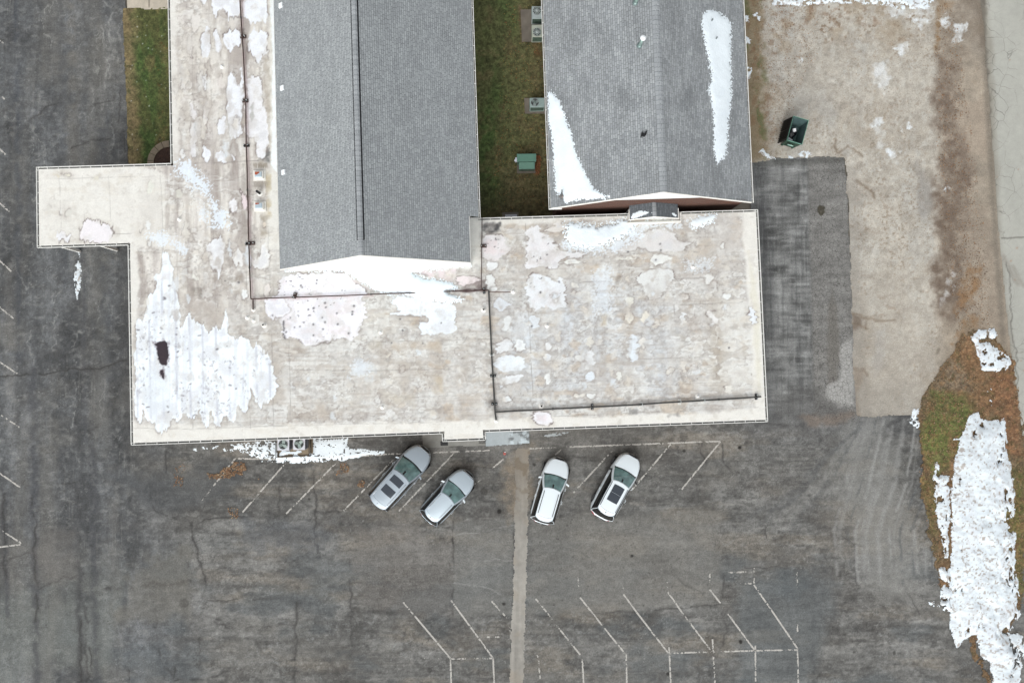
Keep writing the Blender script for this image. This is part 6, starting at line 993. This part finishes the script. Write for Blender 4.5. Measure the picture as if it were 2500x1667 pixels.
def ac_unit(p, w, d, h, fan, fr, style, label, rz=0, mt=None, side=None, fan_sp=0):
    x, y = at(p, h); u = empty('air_conditioner', (x, y, .10), rz, label=label, cat='air conditioner', group='air conditioners standing on the ground')
    mt = mt or m_acg; h -= .1
    a = MB(); a.box(-w/2, -d/2, 0, w/2, d/2, .06, .01); a.box(-w/2, -d/2, h-.05, w/2, d/2, h, .012); a.box(-w/2+.03, -d/2+.03, .05, w/2-.03, d/2-.03, h-.05)
    for i in (-1, 1):
        for j in (-1, 1): a.box(i*(w/2-.025)-.025, j*(d/2-.025)-.025, .05, i*(w/2-.025)+.025, j*(d/2-.025)+.025, h-.05)
    a.build('cabinet', mt, u)
    a = MB(); z = .09
    while z < h-.09: a.box(-w/2+.045, -d/2+.008, z, w/2-.045, -d/2+.03, z+.018); a.box(-w/2+.045, d/2-.03, z, w/2-.045, d/2-.008, z+.018); a.box(-w/2+.008, -d/2+.045, z, -w/2+.03, d/2-.045, z+.018); a.box(w/2-.03, -d/2+.045, z, w/2-.008, d/2-.045, z+.018); z += .045
    a.build('louvre', side or m_acg2, u)
    fx, fy = fan; a = MB(); a.lathe(fx, fy, [(0.001, h+.003), (fr, h+.003)], 32, False); a.v = [(v[0], v[1], h+.003) for v in a.v]; a.build('fan_well', m_hole, u)
    f = MB(); nb = 3 if style == 3 else 4
    for k in range(nb):
        t = fan_sp+2*math.pi*k/nb; c, s_ = math.cos(t), math.sin(t)
        q = [(.16, -.35, .0), (.93, -.42, .012), (.95, .2, .03), (.16, .25, .02)]
        P_ = [(fx+fr*(c*a_-s_*b_), fy+fr*(s_*a_+c*b_), h+.006+e_) for a_, b_, e_ in q]; f.add(P_, [(0, 1, 2, 3)])
    f.lathe(fx, fy, [(fr*.24, h+.005), (fr*.24, h+.03), (0.0, h+.04)], 16); f.build('fan', m_blade if style == 3 else m_acg2, u)
    g_ = MB()
    if style == 12:
        for k in range(12):
            t = fan_sp+2*math.pi*k/12; c, s_ = math.cos(t), math.sin(t)
            P_ = [(fx+fr*(c*a_-s_*b_), fy+fr*(s_*a_+c*b_), h+.05) for a_, b_ in ((.2, -.03), (1.0, -.05), (1.0, .05), (.2, .03))]; g_.add(P_+[(p[0], p[1], p[2]-.012) for p in P_], [(0, 1, 2, 3), (7, 6, 5, 4), (0, 4, 5, 1), (2, 6, 7, 3)])
        g_.lathe(fx, fy, [(fr*.28, h+.04), (fr*.28, h+.056), (0, h+.056)], 20)
    for rr_ in ((.97, .66, .36) if style == 12 else (.98, .82, .66, .5)):
        g_.tube([(fx+fr*rr_*math.cos(t), fy+fr*rr_*math.sin(t), h+.045) for t in np.linspace(0, 2*math.pi, 33)], .0045 if rr_ < .95 else .011, 5, False)
    g_.build('fan_guard', m_wire, u)
    return u
ac_unit((1312, 31), .80, .92, .95, (-.03, .12), .31, 12, 'northern of the two pale fan-topped air conditioners on the double pad', R_(-1), mt=M('pale_green_steel', (176, 188, 188), .45, var=.08))
ac_unit((1312, 76), .80, .90, .95, (-.03, -.10), .31, 12, 'southern yellow-tinged fan-topped air conditioner on the double pad', R_(-1), mt=M('yellowed_steel', (184, 190, 176), .45, var=.14), fan_sp=.2)
ac_unit((1311.5, 251), 1.06, .70, .90, (-.17, .01), .30, 3, 'grey-green air conditioner alone on the small pad beside the brick building', R_(-1), mt=M('sage_steel', (160, 180, 176), .45, var=.08), fan_sp=.5)
ac_unit((1248, 537), .86, .80, .80, (.0, -.06), .31, 3, 'air conditioner half hidden behind the north eave in the courtyard', R_(-1), mt=m_acw, fan_sp=1.0)
# caged pair on the south side
flatpad('concrete_pad', [(676, 1060), (763, 1060), (764, 1114), (677, 1117)], 0, .06, 'brown stained concrete pad under the caged air conditioners by the south wall', 'concrete pad', M('brown_pad', (132, 118, 98), .9, var=.25, sc=2))
ac_unit((691.5, 1085), .84, .84, .92, (0, 0), .335, 3, 'western air conditioner of the caged pair by the south wall', R_(-2), mt=m_acw, side=m_acl, fan_sp=1.55)
ac_unit((730, 1083.5), .84, .84, .92, (0, 0), .335, 3, 'eastern air conditioner of the caged pair by the south wall', R_(-2), mt=m_acw, side=m_acl, fan_sp=.9)
cb = [at((679.8, 1114), 0), at((760, 1110), 0)]; yb = gx['S']+.62
cg = empty('security_cage', (*cb[0], 0), label='low black steel cage round the pair of air conditioners by the south wall', cat='cage'); ox, oy = cb[0]
wx = cb[1][0]-ox; hc = .6
a = MB(); a.box(-.02, -.02, 0, .02, .02, hc); a.build('post', m_black, cg)
a = MB(); a.box(wx-.02, -.02, 0, wx+.02, .02, hc); a.build('post', m_black, cg)
a = MB(); a.box(0, -.02, .08, wx, .02, .12); a.build('rail', m_black, cg)
for xx in (0, wx):
    for zz in (.08, hc-.04): a = MB(); a.box(xx-.018, .02, zz, xx+.018, yb-oy, zz+.036); a.build('rail', m_black, cg)
    a = MB(); yy = .08
    while yy < yb-oy: a.box(xx-.006, yy, .1, xx+.006, yy+.012, hc-.04); yy += .06
    a.build('mesh_panel', M('mesh_wire', (70, 66, 58), .6), cg)
# transformer
x, y = at((1284.5, 402), .1); tr = empty('transformer', (x, y, 0), R_(-1), label='green utility transformer cabinet with a stepped lid in the courtyard grass', cat='transformer')
a = MB(); a.box(-.68, -.64, 0, .68, .5, .1, .01); a.build('pad', m_pad, tr)
a = MB(); a.box(-.66, -.02, .1, .66, .48, .95); a.build('tank', m_tdark, tr)
a = MB(); a.box(-.70, -.05, .95, .70, .52, 1.02, .012); a.build('lid', m_tgreen, tr)
a = MB(); a.box(-.55, -.50, .1, .58, -.02, .72); a.build('cabinet', m_acg2, tr)
a = MB(); a.add([(-.56, -.52, .72), (.59, -.52, .72), (.59, -.052, .84), (-.56, -.052, .84), (-.56, -.52, .68), (.59, -.52, .68), (.59, -.052, .68), (-.56, -.052, .68)], [(0, 1, 2, 3), (0, 4, 5, 1), (1, 5, 6, 2), (0, 3, 7, 4)]); a.build('door_lid', m_tgreen, tr)
a = MB(); a.box(-.82, .02, .55, -.66, .3, .9, .02); a.tube([(-.88, .12, .75), (-.8, .12, .75)], .07, 12); a.build('meter', M('meter_white', (222, 226, 236), .4), tr)

# ---------------------------------------------------------------- open rubbish container
top = [np.array(at(p, 1.45)) for p in ((1937, 288), (1973, 295), (1957, 351.5), (1924, 338.5))]
cxy = sum(top)/4; vx = ((top[1]-top[0])+(top[2]-top[3]))/2; rz = math.atan2(vx[1], vx[0]); hw = .56; hl = .90
du = empty('dumpster', (cxy[0], cxy[1], 0), rz, label='open dark green steel dumpster with ribbed black lids thrown back, standing on gravel', cat='dumpster')
def shell(mb, x0, x1, y0, y1, z0, z1_, t=.03, ins=.0):
    o0 = [(x0+ins, y0+ins*1.5, z0), (x1-ins, y0+ins*1.5, z0), (x1-ins, y1-ins*1.5, z0), (x0+ins, y1-ins*1.5, z0)]; o1 = [(x0, y0, z1_), (x1, y0, z1_), (x1, y1, z1_), (x0, y1, z1_)]
    i1 = [(x0+t, y0+t, z1_), (x1-t, y0+t, z1_), (x1-t, y1-t, z1_), (x0+t, y1-t, z1_)]; i0 = [(x0+t+ins, y0+t+ins, z0+.08), (x1-t-ins, y0+t+ins, z0+.08), (x1-t-ins, y1-t-ins, z0+.08), (x0+t+ins, y1-t-ins, z0+.08)]
    vs = o0+o1; n4 = lambda a, b: [(a+j, a+(j+1) % 4, b+(j+1) % 4, b+j) for j in range(4)]
    mb.add(vs, [(3, 2, 1, 0)]+n4(0, 4)); return o1, i1, i0
a = MB(); o1, i1, i0 = shell(a, -hw, hw, -hl, hl, .12, 1.45, .035, .08); a.add(o1+i1, [(j, (j+1) % 4, 4+(j+1) % 4, 4+j) for j in range(4)])
for yy in (-.75, .75):
    for xx in (-.4, .4): a.box(xx-.06, yy-.06, 0, xx+.06, yy+.06, .14)
a.build('body', m_dgreen, du)
a = MB(); a.add(i1+i0, [(j, 4+j, 4+(j+1) % 4, (j+1) % 4) for j in range(4)]+[(4, 5, 6, 7)]); a.build('lining', m_din, du)
for nm, b in (('rim', (-hw-.02, -hl-.02, 1.38, -hw, hl+.02, 1.465)), ('rim', (hw, -hl-.05, 1.40, hw+.03, hl+.10, 1.465)), ('rim', (-hw, hl, 1.40, hw, hl+.03, 1.465)), ('rim', (-hw, -hl-.03, 1.40, hw, -hl, 1.465))):
    a = MB(); a.box(*b, .006); a.build(nm, M('worn_green_rim', (112, 158, 142), .5, var=.2), du)
a = MB(); a.box(-.3, -hl-.16, 1.0, .12, -hl-.12, 1.06); a.build('handle', M('pale_handle', (170, 210, 196), .4), du)
for yy in (-hl-.09, hl+.01):
    a = MB(); a.box(-.34, yy, .62, .34, yy+.08, .80, .01); a.build('lift_pocket', m_dgreen, du)
for y0, y1 in ((-hl+.01, -.02), (.02, hl-.01)):
    a = MB(); n_ = 8; G_ = []
    a.add([(-hw-.03, y0, 1.40), (-hw-.03, y1, 1.40), (-hw-.24, y1, .38), (-hw-.24, y0, .38), (-hw-.06, y0, 1.40), (-hw-.06, y1, 1.40), (-hw-.27, y1, .38), (-hw-.27, y0, .38)], [(0, 1, 2, 3), (7, 6, 5, 4), (0, 3, 7, 4), (1, 5, 6, 2), (3, 2, 6, 7), (0, 4, 5, 1)]); a.build('lid', m_dlid, du)
    for k in range(6):
        yc = y0+(k+.5)*(y1-y0)/6; b = MB(); b.add([(-hw-.06, yc-.03, 1.41), (-hw-.06, yc+.03, 1.41), (-hw-.27, yc+.03, .37), (-hw-.27, yc-.03, .37), (-hw-.12, yc-.015, 1.40), (-hw-.12, yc+.015, 1.40), (-hw-.33, yc+.015, .38), (-hw-.33, yc-.015, .38)], [(7, 6, 5, 4), (0, 4, 5, 1), (1, 5, 6, 2), (2, 6, 7, 3), (3, 7, 4, 0)]); b.build('lid_rib', m_black, du)
def bag(name, loc, r, mat, label, cat, seed, sq=.7):
    q = random.Random(seed); V = []; n1, n2 = 10, 14
    for i in range(n1+1):
        t = math.pi*i/n1
        for j in range(n2):
            p = 2*math.pi*j/n2; k = 1+.16*math.sin(3*p+seed)*math.sin(t)+.10*math.sin(5*p+2*t+seed)+q.uniform(-.05, .05)
            V.append((r*k*math.sin(t)*math.cos(p), r*k*math.sin(t)*math.sin(p)*1.1, r*sq*(1-math.cos(t))*(1+.06*math.sin(4*p))))
    mb = MB(); mb.add(V, [(i*n2+j, (i+1)*n2+j, (i+1)*n2+(j+1) % n2, i*n2+(j+1) % n2) for i in range(n1) for j in range(n2)], True)
    mb.tube([(0, 0, r*sq*2-.03), (.02, .01, r*sq*2+.04), (.05, .03, r*sq*2+.07)], .022)
    mb.v = [v for v in mb.v]; o = mb.build(name, mat, None, label=label, cat=cat); o.location = loc; return o
def inside(lx, ly, z): return (cxy[0]+math.cos(rz)*lx-math.sin(rz)*ly, cxy[1]+math.sin(rz)*lx+math.cos(rz)*ly, z)
bag('trash_bag', inside(-.08, .12, .22), .38, m_bagk, 'black rubbish bag in the middle of the green dumpster', 'trash bag', 1)
bag('trash_bag', inside(-.1, -.38, .22), .30, m_bagk, 'smaller black rubbish bag wedged low in the south of the dumpster', 'trash bag', 4)
bag('trash_bag', inside(-.12, -.58, .45), .25, m_bagw, 'pale white rubbish bag at the south end inside the dumpster', 'trash bag', 2, .6)
o = MB().box(-.11, -.12, 0, .11, .12, .13, .01).build('carton', m_card, None, label='small white carton lying on the black bag inside the dumpster', cat='carton'); o.location = inside(-.04, .22, .76); o.rotation_euler = (.1, .05, rz+.5)

# ---------------------------------------------------------------- parked cars
def car(p, heading, L, W, Ht, paint, label, kind, P_):
    x, y = at(p, .75); c = empty('parked_car', (x, y, 0), math.pi/2-R_(heading)+TZ*-1*0, label=label, cat='car', group='cars parked nose-in to the hall')
    c.rotation_euler = (0, 0, math.pi/2-R_(heading)+TZ)
    hl, hw = L/2, W/2; g = P_.get
    xc = hl-g('hood', 1.12); zb_, zh0, zh1 = 1.03, 1.06, .86
    def plan(t):
        t = max(-1, min(1, t)); return (1-abs(t)**(g('pf', 4.2)))**(1/g('qf', 2.3)) if t > 0 else (1-abs(t)**(g('pr', 8)))**(1/g('qr', 2.4))
    def ztop(xx):
        if xx > xc-.3: u = (xx-xc+.3)/(hl-xc+.3); return zh0-(zh0-zh1)*u**2-.26*max(0, (u-.90)/.10)**2
        u = max(0, (-xx-hl*.8)/(hl*.2)); return zh0-.02-.10*u**2
    prof = [(0, 1.035), (.3, 1.03), (.6, 1.015), (.8, .99), (.88, .945), (.94, .87), (.98, .76), (1.0, .62), (1.0, .45), (.985, .28), (.955, .12), (.90, .0)]
    def S(xx, s, off=0.0):   # s in -1..1 across the body shell
        k = abs(s)*(len(prof)-1); i = min(int(k), len(prof)-2); f_ = k-i
        fy = prof[i][0]*(1-f_)+prof[i+1][0]*f_; fz = prof[i][1]*(1-f_)+prof[i+1][1]*f_
        zt = ztop(xx); z0_ = .24+.12*max(0, abs(xx/hl)-.85)/.15; wv = hw*plan(xx/hl)
        n = min(1, max(0, (abs(s)-.2)/.35)); return (xx, math.copysign(1, s)*(fy*wv+off*n), z0_+(zt-z0_)*fz+off*(1-n*.6))
    ts = [-math.cos(math.pi*i/44) for i in range(45)]
    ts = [math.copysign(abs(t)**.82, t) for t in ts]
    G_ = [[S(t*hl, -1+2*j/44) for j in range(45)] for t in ts]
    b = MB(); b.grid(G_); b.build('body', paint, c)
    def patch(name, x0, x1, s0, s1, off, mat, par=c, nx=10, ns=8, sm=True, **k):
        G_ = [[S(x0+(x1-x0)*i/nx, s0+(s1-s0)*j/ns, off) for j in range(ns+1)] for i in range(nx+1)]
        b = MB(); b.grid(G_, sm); return b.build(name, mat, par, **k)
    # bonnet with a fine shut line
    sh = .34
    patch('bonnet_gap', xc-.02, hl*.955, -sh, sh, .003, m_seam); patch('bonnet', xc-.02, hl*.955-.02, -sh+.008, sh-.008, .007, paint, nx=14, ns=14)
    # greenhouse
    xf0, xf1 = xc+.0, xc-g('rake', .98); xr0, xr1 = -hl+g('tail0', .12), -hl+g('tail1', .42)
    wb, wr = hw*.945, hw*g('roofw', .71); zr_ = Ht-.03; bow0, bow1 = .20, .13; taper = g('taper', .09)
    def wid(xx, v, xf, xr): u = max(0, min(1, (xf-xx)/(xf-xr))); return (wb+(wr-wb)*v+.035*math.sin(math.pi*v))*(1-taper*u*u-.03*(1-u)**3)
    def Gs(side, u, v, off=0.0):
        xf = xf0+(xf1-xf0)*v; xr = xr0+(xr1-xr0)*v; z = zb_-.03+(zr_-zb_+.03)*v; bf = bow0+(bow1-bow0)*v
        if side == 'f': yy = (1-2*u)*wid(xf-bf, v, xf, xr); return (xf-bf*(abs(1-2*u))**2.2+off*.45, yy, z+off)
        if side == 'b': yy = (1-2*u)*wid(xr+.1, v, xf, xr); return (xr+.14*(abs(1-2*u))**2.4-off*.7, yy, z+off*.5)
        sg = 1 if side == 'l' else -1; xa, xb = xf-bf, xr+.14; xx = xa+(xb-xa)*u; return (xx, sg*(wid(xx, v, xf, xr)+off), z+off*.15)
    nv = 10; b = MB()
    for sd in 'flbr':
        us = [i/16 for i in range(17)]
        b.grid([[Gs(sd, u, j/nv) for u in us] for j in range(nv+1)])
    b.build('cabin_frame', paint, c)
    def gpatch(name, sd, u0, u1, v0, v1, off, mat, par=c, n=12, m=8, sh_=None):
        G2 = []
        for j in range(m+1):
            v = v0+(v1-v0)*j/m; row = []
            for i in range(n+1):
                uu = u0+(u1-u0)*i/n
                if sh_: uu = .5+(uu-.5)*(1+sh_*(v-v0)/(v1-v0))
                row.append(Gs(sd, uu, v, off))
            G2.append(row)
        b = MB(); b.grid(G2); return b.build(name, mat, par)
    gpatch('cowl', 'f', .03, .97, .015, .17, .007, m_black)
    ws = gpatch('windscreen', 'f', .045, .955, .15, .965, .009, m_glassw)
    gpatch('mirror_patch', 'f', .46, .54, .74, .955, .013, m_black, ws, 4, 4)  # dark patch on the opaque glass stands for the rear-view mirror behind it
    gpatch('wiper', 'f', .12, .5, .165, .185, .02, m_black, ws, 6, 1); gpatch('wiper', 'f', .52, .88, .165, .185, .02, m_black, ws, 6, 1)
    gpatch('rear_window', 'b', .01, .99, .10, .985, .006, m_glasss)
    for sd in 'lr':
        gpatch('pillar_trim', sd, .06, .985, .03, .965, .003, m_black)
        gpatch('side_window', sd, .10, .335, .12, .93, .005, m_glasss); gpatch('side_window', sd, .355, .60, .12, .93, .005, m_glasss); gpatch('side_window', sd, .62, .90, .16, .90, .005, m_glasss)
        gpatch('window_trim', sd, .05, .93, .04, .09, .010, m_black if g('rail') == 'black' else m_chrome, n=16, m=1)
    # roof panel
    def Rf(a_, b_, off=0.0):
        xf, xr = xf1, xr1-g('spoil', .16)
        wv = wid(xf-(xf-xr)*a_, 1, xf, xr); xx0 = xf-bow1*abs(b_)**2.2*(1-a_)+.16*a_*abs(b_)**2.4*1.0
        xx = xx0-(xf-xr)*a_; ed = max(0, abs(b_)-.86)/.14
        return (xx, b_*wv, zr_+.052*(1-b_*b_)+.02*math.sin(math.pi*min(1, a_*1.1))-.012*ed-.05*max(0, a_-.88)/.12+off)
    b = MB(); b.grid([[Rf(i/20, -1+2*j/20, .004) for j in range(21)] for i in range(21)]); b.build('roof_panel', paint, c)
    def rpatch(name, a0, a1, b0, b1, off, mat, par=c):
        b = MB(); b.grid([[Rf(a0+(a1-a0)*i/8, b0+(b1-b0)*j/8, off) for j in range(9)] for i in range(9)]); top_ = b.build(name, mat, par); return top_
    rpatch('tailgate_gap', .872, .877, -.82, .82, .0065, m_seam)
    for sr in g('sun', []): rpatch('sunroof', *sr, .010, m_roofg)
    rm = {'black': m_black, 'silver': m_chrome}[g('rail', 'silver')]
    for sg in (-1, 1):
        b = MB(); b.tube([(Rf(g('r0', .08)+(g('r1', .84)-g('r0', .08))*i/10, sg*g('ry', .84))[0], Rf(g('r0', .08)+(g('r1', .84)-g('r0', .08))*i/10, sg*g('ry', .84))[1], Rf(.5, sg*g('ry', .84))[2]+(.045 if 0 < i < 10 else .01)) for i in range(11)], .02, 8); b.build('roof_rail', rm, c)
        mx = xf0-g('mir', .50); b = MB(); yw_ = wid(mx, .1, xf0, xr0)
        b.add([(mx+.05, sg*(yw_+.0), 1.0), (mx+.02, sg*(yw_+.0), 1.12), (mx-.05, sg*(yw_+.26), 1.02), (mx-.09, sg*(yw_+.26), 1.16), (mx-.10, sg*(yw_+.05), 1.02), (mx-.12, sg*(yw_+.05), 1.12), (mx-.17, sg*(yw_+.25), 1.02), (mx-.18, sg*(yw_+.25), 1.14)], [(0, 2, 3, 1), (1, 3, 7, 5), (0, 4, 6, 2), (4, 5, 7, 6), (2, 6, 7, 3), (0, 1, 5, 4)])
        b.build('mirror', g('mirc', paint), c)
        for xx in (.28, -.72):
            b = MB(); xh = xx*hw*1.0+.1; yy = hw*plan(xh/hl)*.99; b.tube([(xh+.11, sg*yy, .93), (xh+.08, sg*(yy+.045), .935), (xh-.08, sg*(yy+.045), .935), (xh-.11, sg*yy, .93)], .018, 8); b.build('door_handle', m_chrome if g('rail') != 'black' else paint, c)
        s0, s1 = (.44, .60) if sg > 0 else (-.60, -.44)
        patch('headlight', hl*.84, hl*.965, s0, s1, .008, m_lamp)
        patch('tail_light', -hl*(.99), -hl*(g('tl', .93)-.02), (.30 if sg > 0 else -.60), (.60 if sg > 0 else -.30), .016, m_red)
        for wxp in (hl*.60, -hl*.58):
            wl_ = empty('wheel', (0, 0, 0)); wl_.parent = c; wl_.location = (wxp, sg*(hw-.12), .35)
            def wheelm(prof, mat, nm):
                vs = []; fs = []; n = 28
                for r_, yy in prof:
                    for k in range(n): vs.append((r_*math.cos(2*math.pi*k/n), sg*yy, r_*math.sin(2*math.pi*k/n)))
                for j in range(len(prof)-1):
                    for k in range(n): fs.append((j*n+k, j*n+(k+1) % n, (j+1)*n+(k+1) % n, (j+1)*n+k))
                b = MB(); b.add(vs, fs, True); b.build(nm, mat, wl_)
            wheelm([(.22, -.11), (.33, -.11), (.35, -.08), (.35, .10), (.33, .135), (.24, .14)], m_tyre, 'tyre'); wheelm([(.24, .138), (.20, .12), (.06, .13), (.0, .135)], m_rim, 'rim')
            b = MB(); n = 14; G_ = []
            for k in range(n+1):
                t = math.pi*k/n; r_ = .40; G_.append([(wxp+r_*math.cos(t), sg*(hw+.002), .33+r_*math.sin(t)), (wxp+(r_+.05)*math.cos(t), sg*(hw*.998), .33+(r_+.05)*math.sin(t))])
            b.grid(G_); b.build('wheel_arch', m_black if kind == 'rugged' else m_seam, c)
    # nose and tail details
    patch('grille', hl*.955, hl*.992, -.44, .44, .012, m_black, nx=4, ns=16); patch('front_bumper_trim', hl*.935, hl*.95, -.40, .40, .014, m_chrome, nx=2, ns=16)
    patch('bumper_seam', hl*.918, hl*.932, -.60, .60, .006, m_black, nx=2, ns=30)
    patch('rear_bumper_step', -hl*.995, -hl*.965, -.5, .5, .012, g('bump', m_black), nx=4, ns=16)
    af = Rf(.93, 0); b = MB(); b.add([(af[0]+.09, -.018, af[2]), (af[0]+.09, .018, af[2]), (af[0]-.07, .025, af[2]), (af[0]-.07, -.025, af[2]), (af[0]-.05, 0, af[2]+.06)], [(0, 1, 4), (1, 2, 4), (2, 3, 4), (3, 0, 4)]); b.build('antenna', g('ant', m_black), c)
    return c
car((979, 1163), 41.6, 5.36, 2.08, 1.82, m_silver, 'large silver car with two dark sunroof panes, westernmost of the parked cars', 'suv', dict(rail='silver', sun=[(.11, .30, -.62, .62), (.42, .63, -.62, .62)], hood=1.18, rake=1.12, roofw=.74, taper=.06, r0=.1, r1=.86, tail0=.10, tail1=.28, spoil=.03, ant=m_silver, ry=.86))
car((1094, 1212), 43.2, 4.58, 1.94, 1.62, m_silver2, 'silver compact car with a plain roof and small black fin, second from the west', 'suv', dict(rail='silver', hood=1.10, rake=1.02, roofw=.68, taper=.08, r0=.08, r1=.80, tail0=.10, tail1=.46, spoil=.02, mirc=m_wpaint))
car((1344, 1197.5), 16.6, 4.88, 1.92, 1.66, m_wpaint, 'white estate car with black roof rails and no sunroof, beside the pale channel', 'suv', dict(rail='black', hood=1.08, rake=1.04, roofw=.67, taper=.03, r0=.09, r1=.83, ry=.82, tail0=.12, tail1=.42, spoil=.04, ant=m_wpaint, tl=.955))
car((1504.5, 1187), 29.0, 5.16, 2.02, 1.70, m_wpaint, 'white car with one long dark panoramic roof and red tail lamps, easternmost', 'rugged', dict(rail='black', sun=[(.10, .34, -.60, .60), (.345, .60, -.60, .60)], hood=1.10, rake=1.02, roofw=.68, taper=.07, r0=.04, r1=.86, ry=.93, tail0=.14, tail1=.56, spoil=.02, mirc=m_black, tl=.925))

x, y = at((1084.5, 1082), .04); o = MB().box(-.27, -.16, 0, .27, .16, .02, .004).build('recess_shade', m_black, None, label='small black slab on the grey pavement standing in for the dark recess at the corner of the entrance canopy', cat='recess_shade'); o.location = (x, y, .034)  # thin black slab stands in for the darkness of the entry recess
# ---------------------------------------------------------------- bits and pieces on the ground
bc = at((416, 398), 0); br_ = 1.15
def ring(a0, a1, r0, r1, z0, z1_, name, mat, **k):
    pts = [(r1*math.cos(t), r1*math.sin(t)) for t in np.linspace(a0, a1, 5)]+[(r0*math.cos(t), r0*math.sin(t)) for t in np.linspace(a1, a0, 5)]
    o = MB().prism(pts, z0, z1_).build(name, mat, None, **k); o.location = (bc[0], bc[1], 0); return o
wh = ['touching the eave', 'second from the eave', 'third from the eave', 'fourth from the eave', 'fifth, nearest the canopy']
for k in range(5):
    a0 = math.pi*.5+k*.36+.02; ring(a0, a0+.335, 1.16, 1.62, 0, .12, 'edging_stone', m_edging, label='curved tan edging stone of the mulch bed, '+wh[k], cat='edging stone', group='edging stones round the mulch bed')
o = MB().prism([(1.15*math.cos(t), 1.15*math.sin(t)) for t in np.linspace(math.pi*.45, math.pi*1.1, 16)]+[(.3, -.6)], 0, .08).build('mulch_bed', m_mulch, None, kind='structure'); o.location = (bc[0], bc[1], 0)
x, y = at(C2((1633, 121))[0], 0); lt = MB(); q = random.Random(3)
V = [(.13*math.cos(t)*q.uniform(.6, 1.2), .11*math.sin(t)*q.uniform(.6, 1.2), q.uniform(.01, .05)) for t in np.linspace(0, 6.28, 11)[:-1]]+[(0, 0, .09)]
lt.add(V, [(i, (i+1) % 10, 10) for i in range(10)]); o = lt.build('litter', M('faded_red_plastic', (176, 84, 74), .5, var=.3, sc=9), None, label='crumpled red and white scrap on the asphalt near the pale channel', cat='litter'); o.location = (x, y, .01)
lt = MB(); lt.box(-.05, -.04, 0, .05, .04, .05, .01); b_ = lt.build('wrapper', m_card, o); b_.location = (.02, .10, 0)
def leaves(pts, n, label, cols, z=.03, size=(.035, .08), seed=0, bias=None):
    q = random.Random(seed); V = []; F_ = []; Cc = []; a = np.array(pts); x0, y0 = a.min(0); x1, y1 = a.max(0)
    X = np.array([q.uniform(x0, x1) for _ in range(n*3)]); Y = np.array([q.uniform(y0, y1) for _ in range(n*3)])
    d = sdist(X, Y, pts)+10*fbm(X, Y, 24, o=3, s=seed); m = (d > 0) & (fbm(X, Y, 13, o=3, s=seed+5) > np.array([q.uniform(-.9, .6) for _ in X])); X, Y = X[m][:n], Y[m][:n]
    for px_, py_ in zip(X, Y):
        wx_, wy_ = at((px_, py_), 0); s_ = q.uniform(*size); t = q.uniform(0, 6.28); c_, n_ = math.cos(t), math.sin(t); zz = z+q.uniform(0, .02); b0 = len(V)
        for u, v in ((-1, -.1), (0, -.55), (1, .1), (0, .55)): V.append((wx_+s_*(u*c_-v*n_), wy_+s_*(u*n_+v*c_), zz+q.uniform(0, .02)))
        F_.append((b0, b0+1, b0+2, b0+3)); cc = lin(q.choice(cols)); Cc += [cc]*4
    return bulk('leaf_litter', V, F_, m_leaf, np.array(Cc), None, label=label, cat='leaves', kind='stuff')
LC = [(134, 102, 76), (120, 92, 70), (150, 120, 92), (104, 80, 62), (146, 128, 104), (92, 76, 62)]
leaves(C1((1300, 240), (1380, 230), (1460, 200), (1480, 180), (1550, 175), (1560, 220), (1530, 260), (1400, 270), (1320, 290)), 800, 'orange leaf pile on the asphalt by the first parking line', LC, .012, seed=1)
leaves(C1((1090, 200), (1170, 190), (1160, 330), (1100, 330)), 60, 'scatter of orange leaves on the asphalt west of the leaf pile', LC, .012, seed=2)
leaves(C2((590, 170), (650, 165), (640, 240), (570, 260)), 80, 'patch of orange leaves beside the third parking line', LC, .012, seed=3)
leaves(C1((1590, 270), (1640, 280), (1620, 330), (1590, 310))+[], 60, 'small leaf patch between the first two parking lines', LC, .012, seed=4)
leaves(C1((1430, 460), (1500, 470), (1500, 530), (1440, 530)), 50, 'tan leaf scatter at the foot of the second parking line', LC, .012, seed=5)
leaves(C2((700, 290), (750, 300), (740, 340), (700, 340)), 60, 'few orange leaves west of the larger silver car', LC, .012, seed=6)
leaves(verge, 5200, 'brown and orange leaves strewn over the verge', LC, .05, (.03, .07), 7)
leaves([(2280, 20), (2330, 0), (2400, 560), (2420, 820), (2340, 860), (2290, 500)], 2200, 'leaf litter along the muddy eastern edge of the gravel', [(140, 104, 72), (120, 90, 66), (150, 122, 92), (96, 76, 60)], .015, (.025, .055), 8)
leaves([(1820, 0), (2000, 0), (1990, 150), (1900, 330), (1850, 390)], 1500, 'sparse leaves along the west rim of the gravel', [(140, 100, 70), (116, 84, 62), (150, 118, 90), (90, 72, 58)], .015, (.02, .05), 9)
leaves([(1990, 20), (2280, 30), (2260, 600), (2120, 700), (2000, 380)], 1100, 'sparse leaves scattered over the middle of the gravel', [(130, 104, 80), (110, 88, 68), (96, 80, 64)], .015, (.015, .04), 10)
leaves([(1230, 10), (1335, 10), (1345, 520), (1200, 520)], 900, 'leaves scattered in the courtyard grass', [(150, 96, 60), (130, 88, 58), (170, 140, 90), (150, 130, 70)], .05, (.025, .05), 11)
leaves([(1305, 378), (1320, 378), (1322, 428), (1303, 430)], 260, 'drift of rusty leaves beside the green transformer', [(146, 92, 62), (128, 84, 58), (150, 108, 74)], .05, (.03, .06), 12)

#@@NEXT
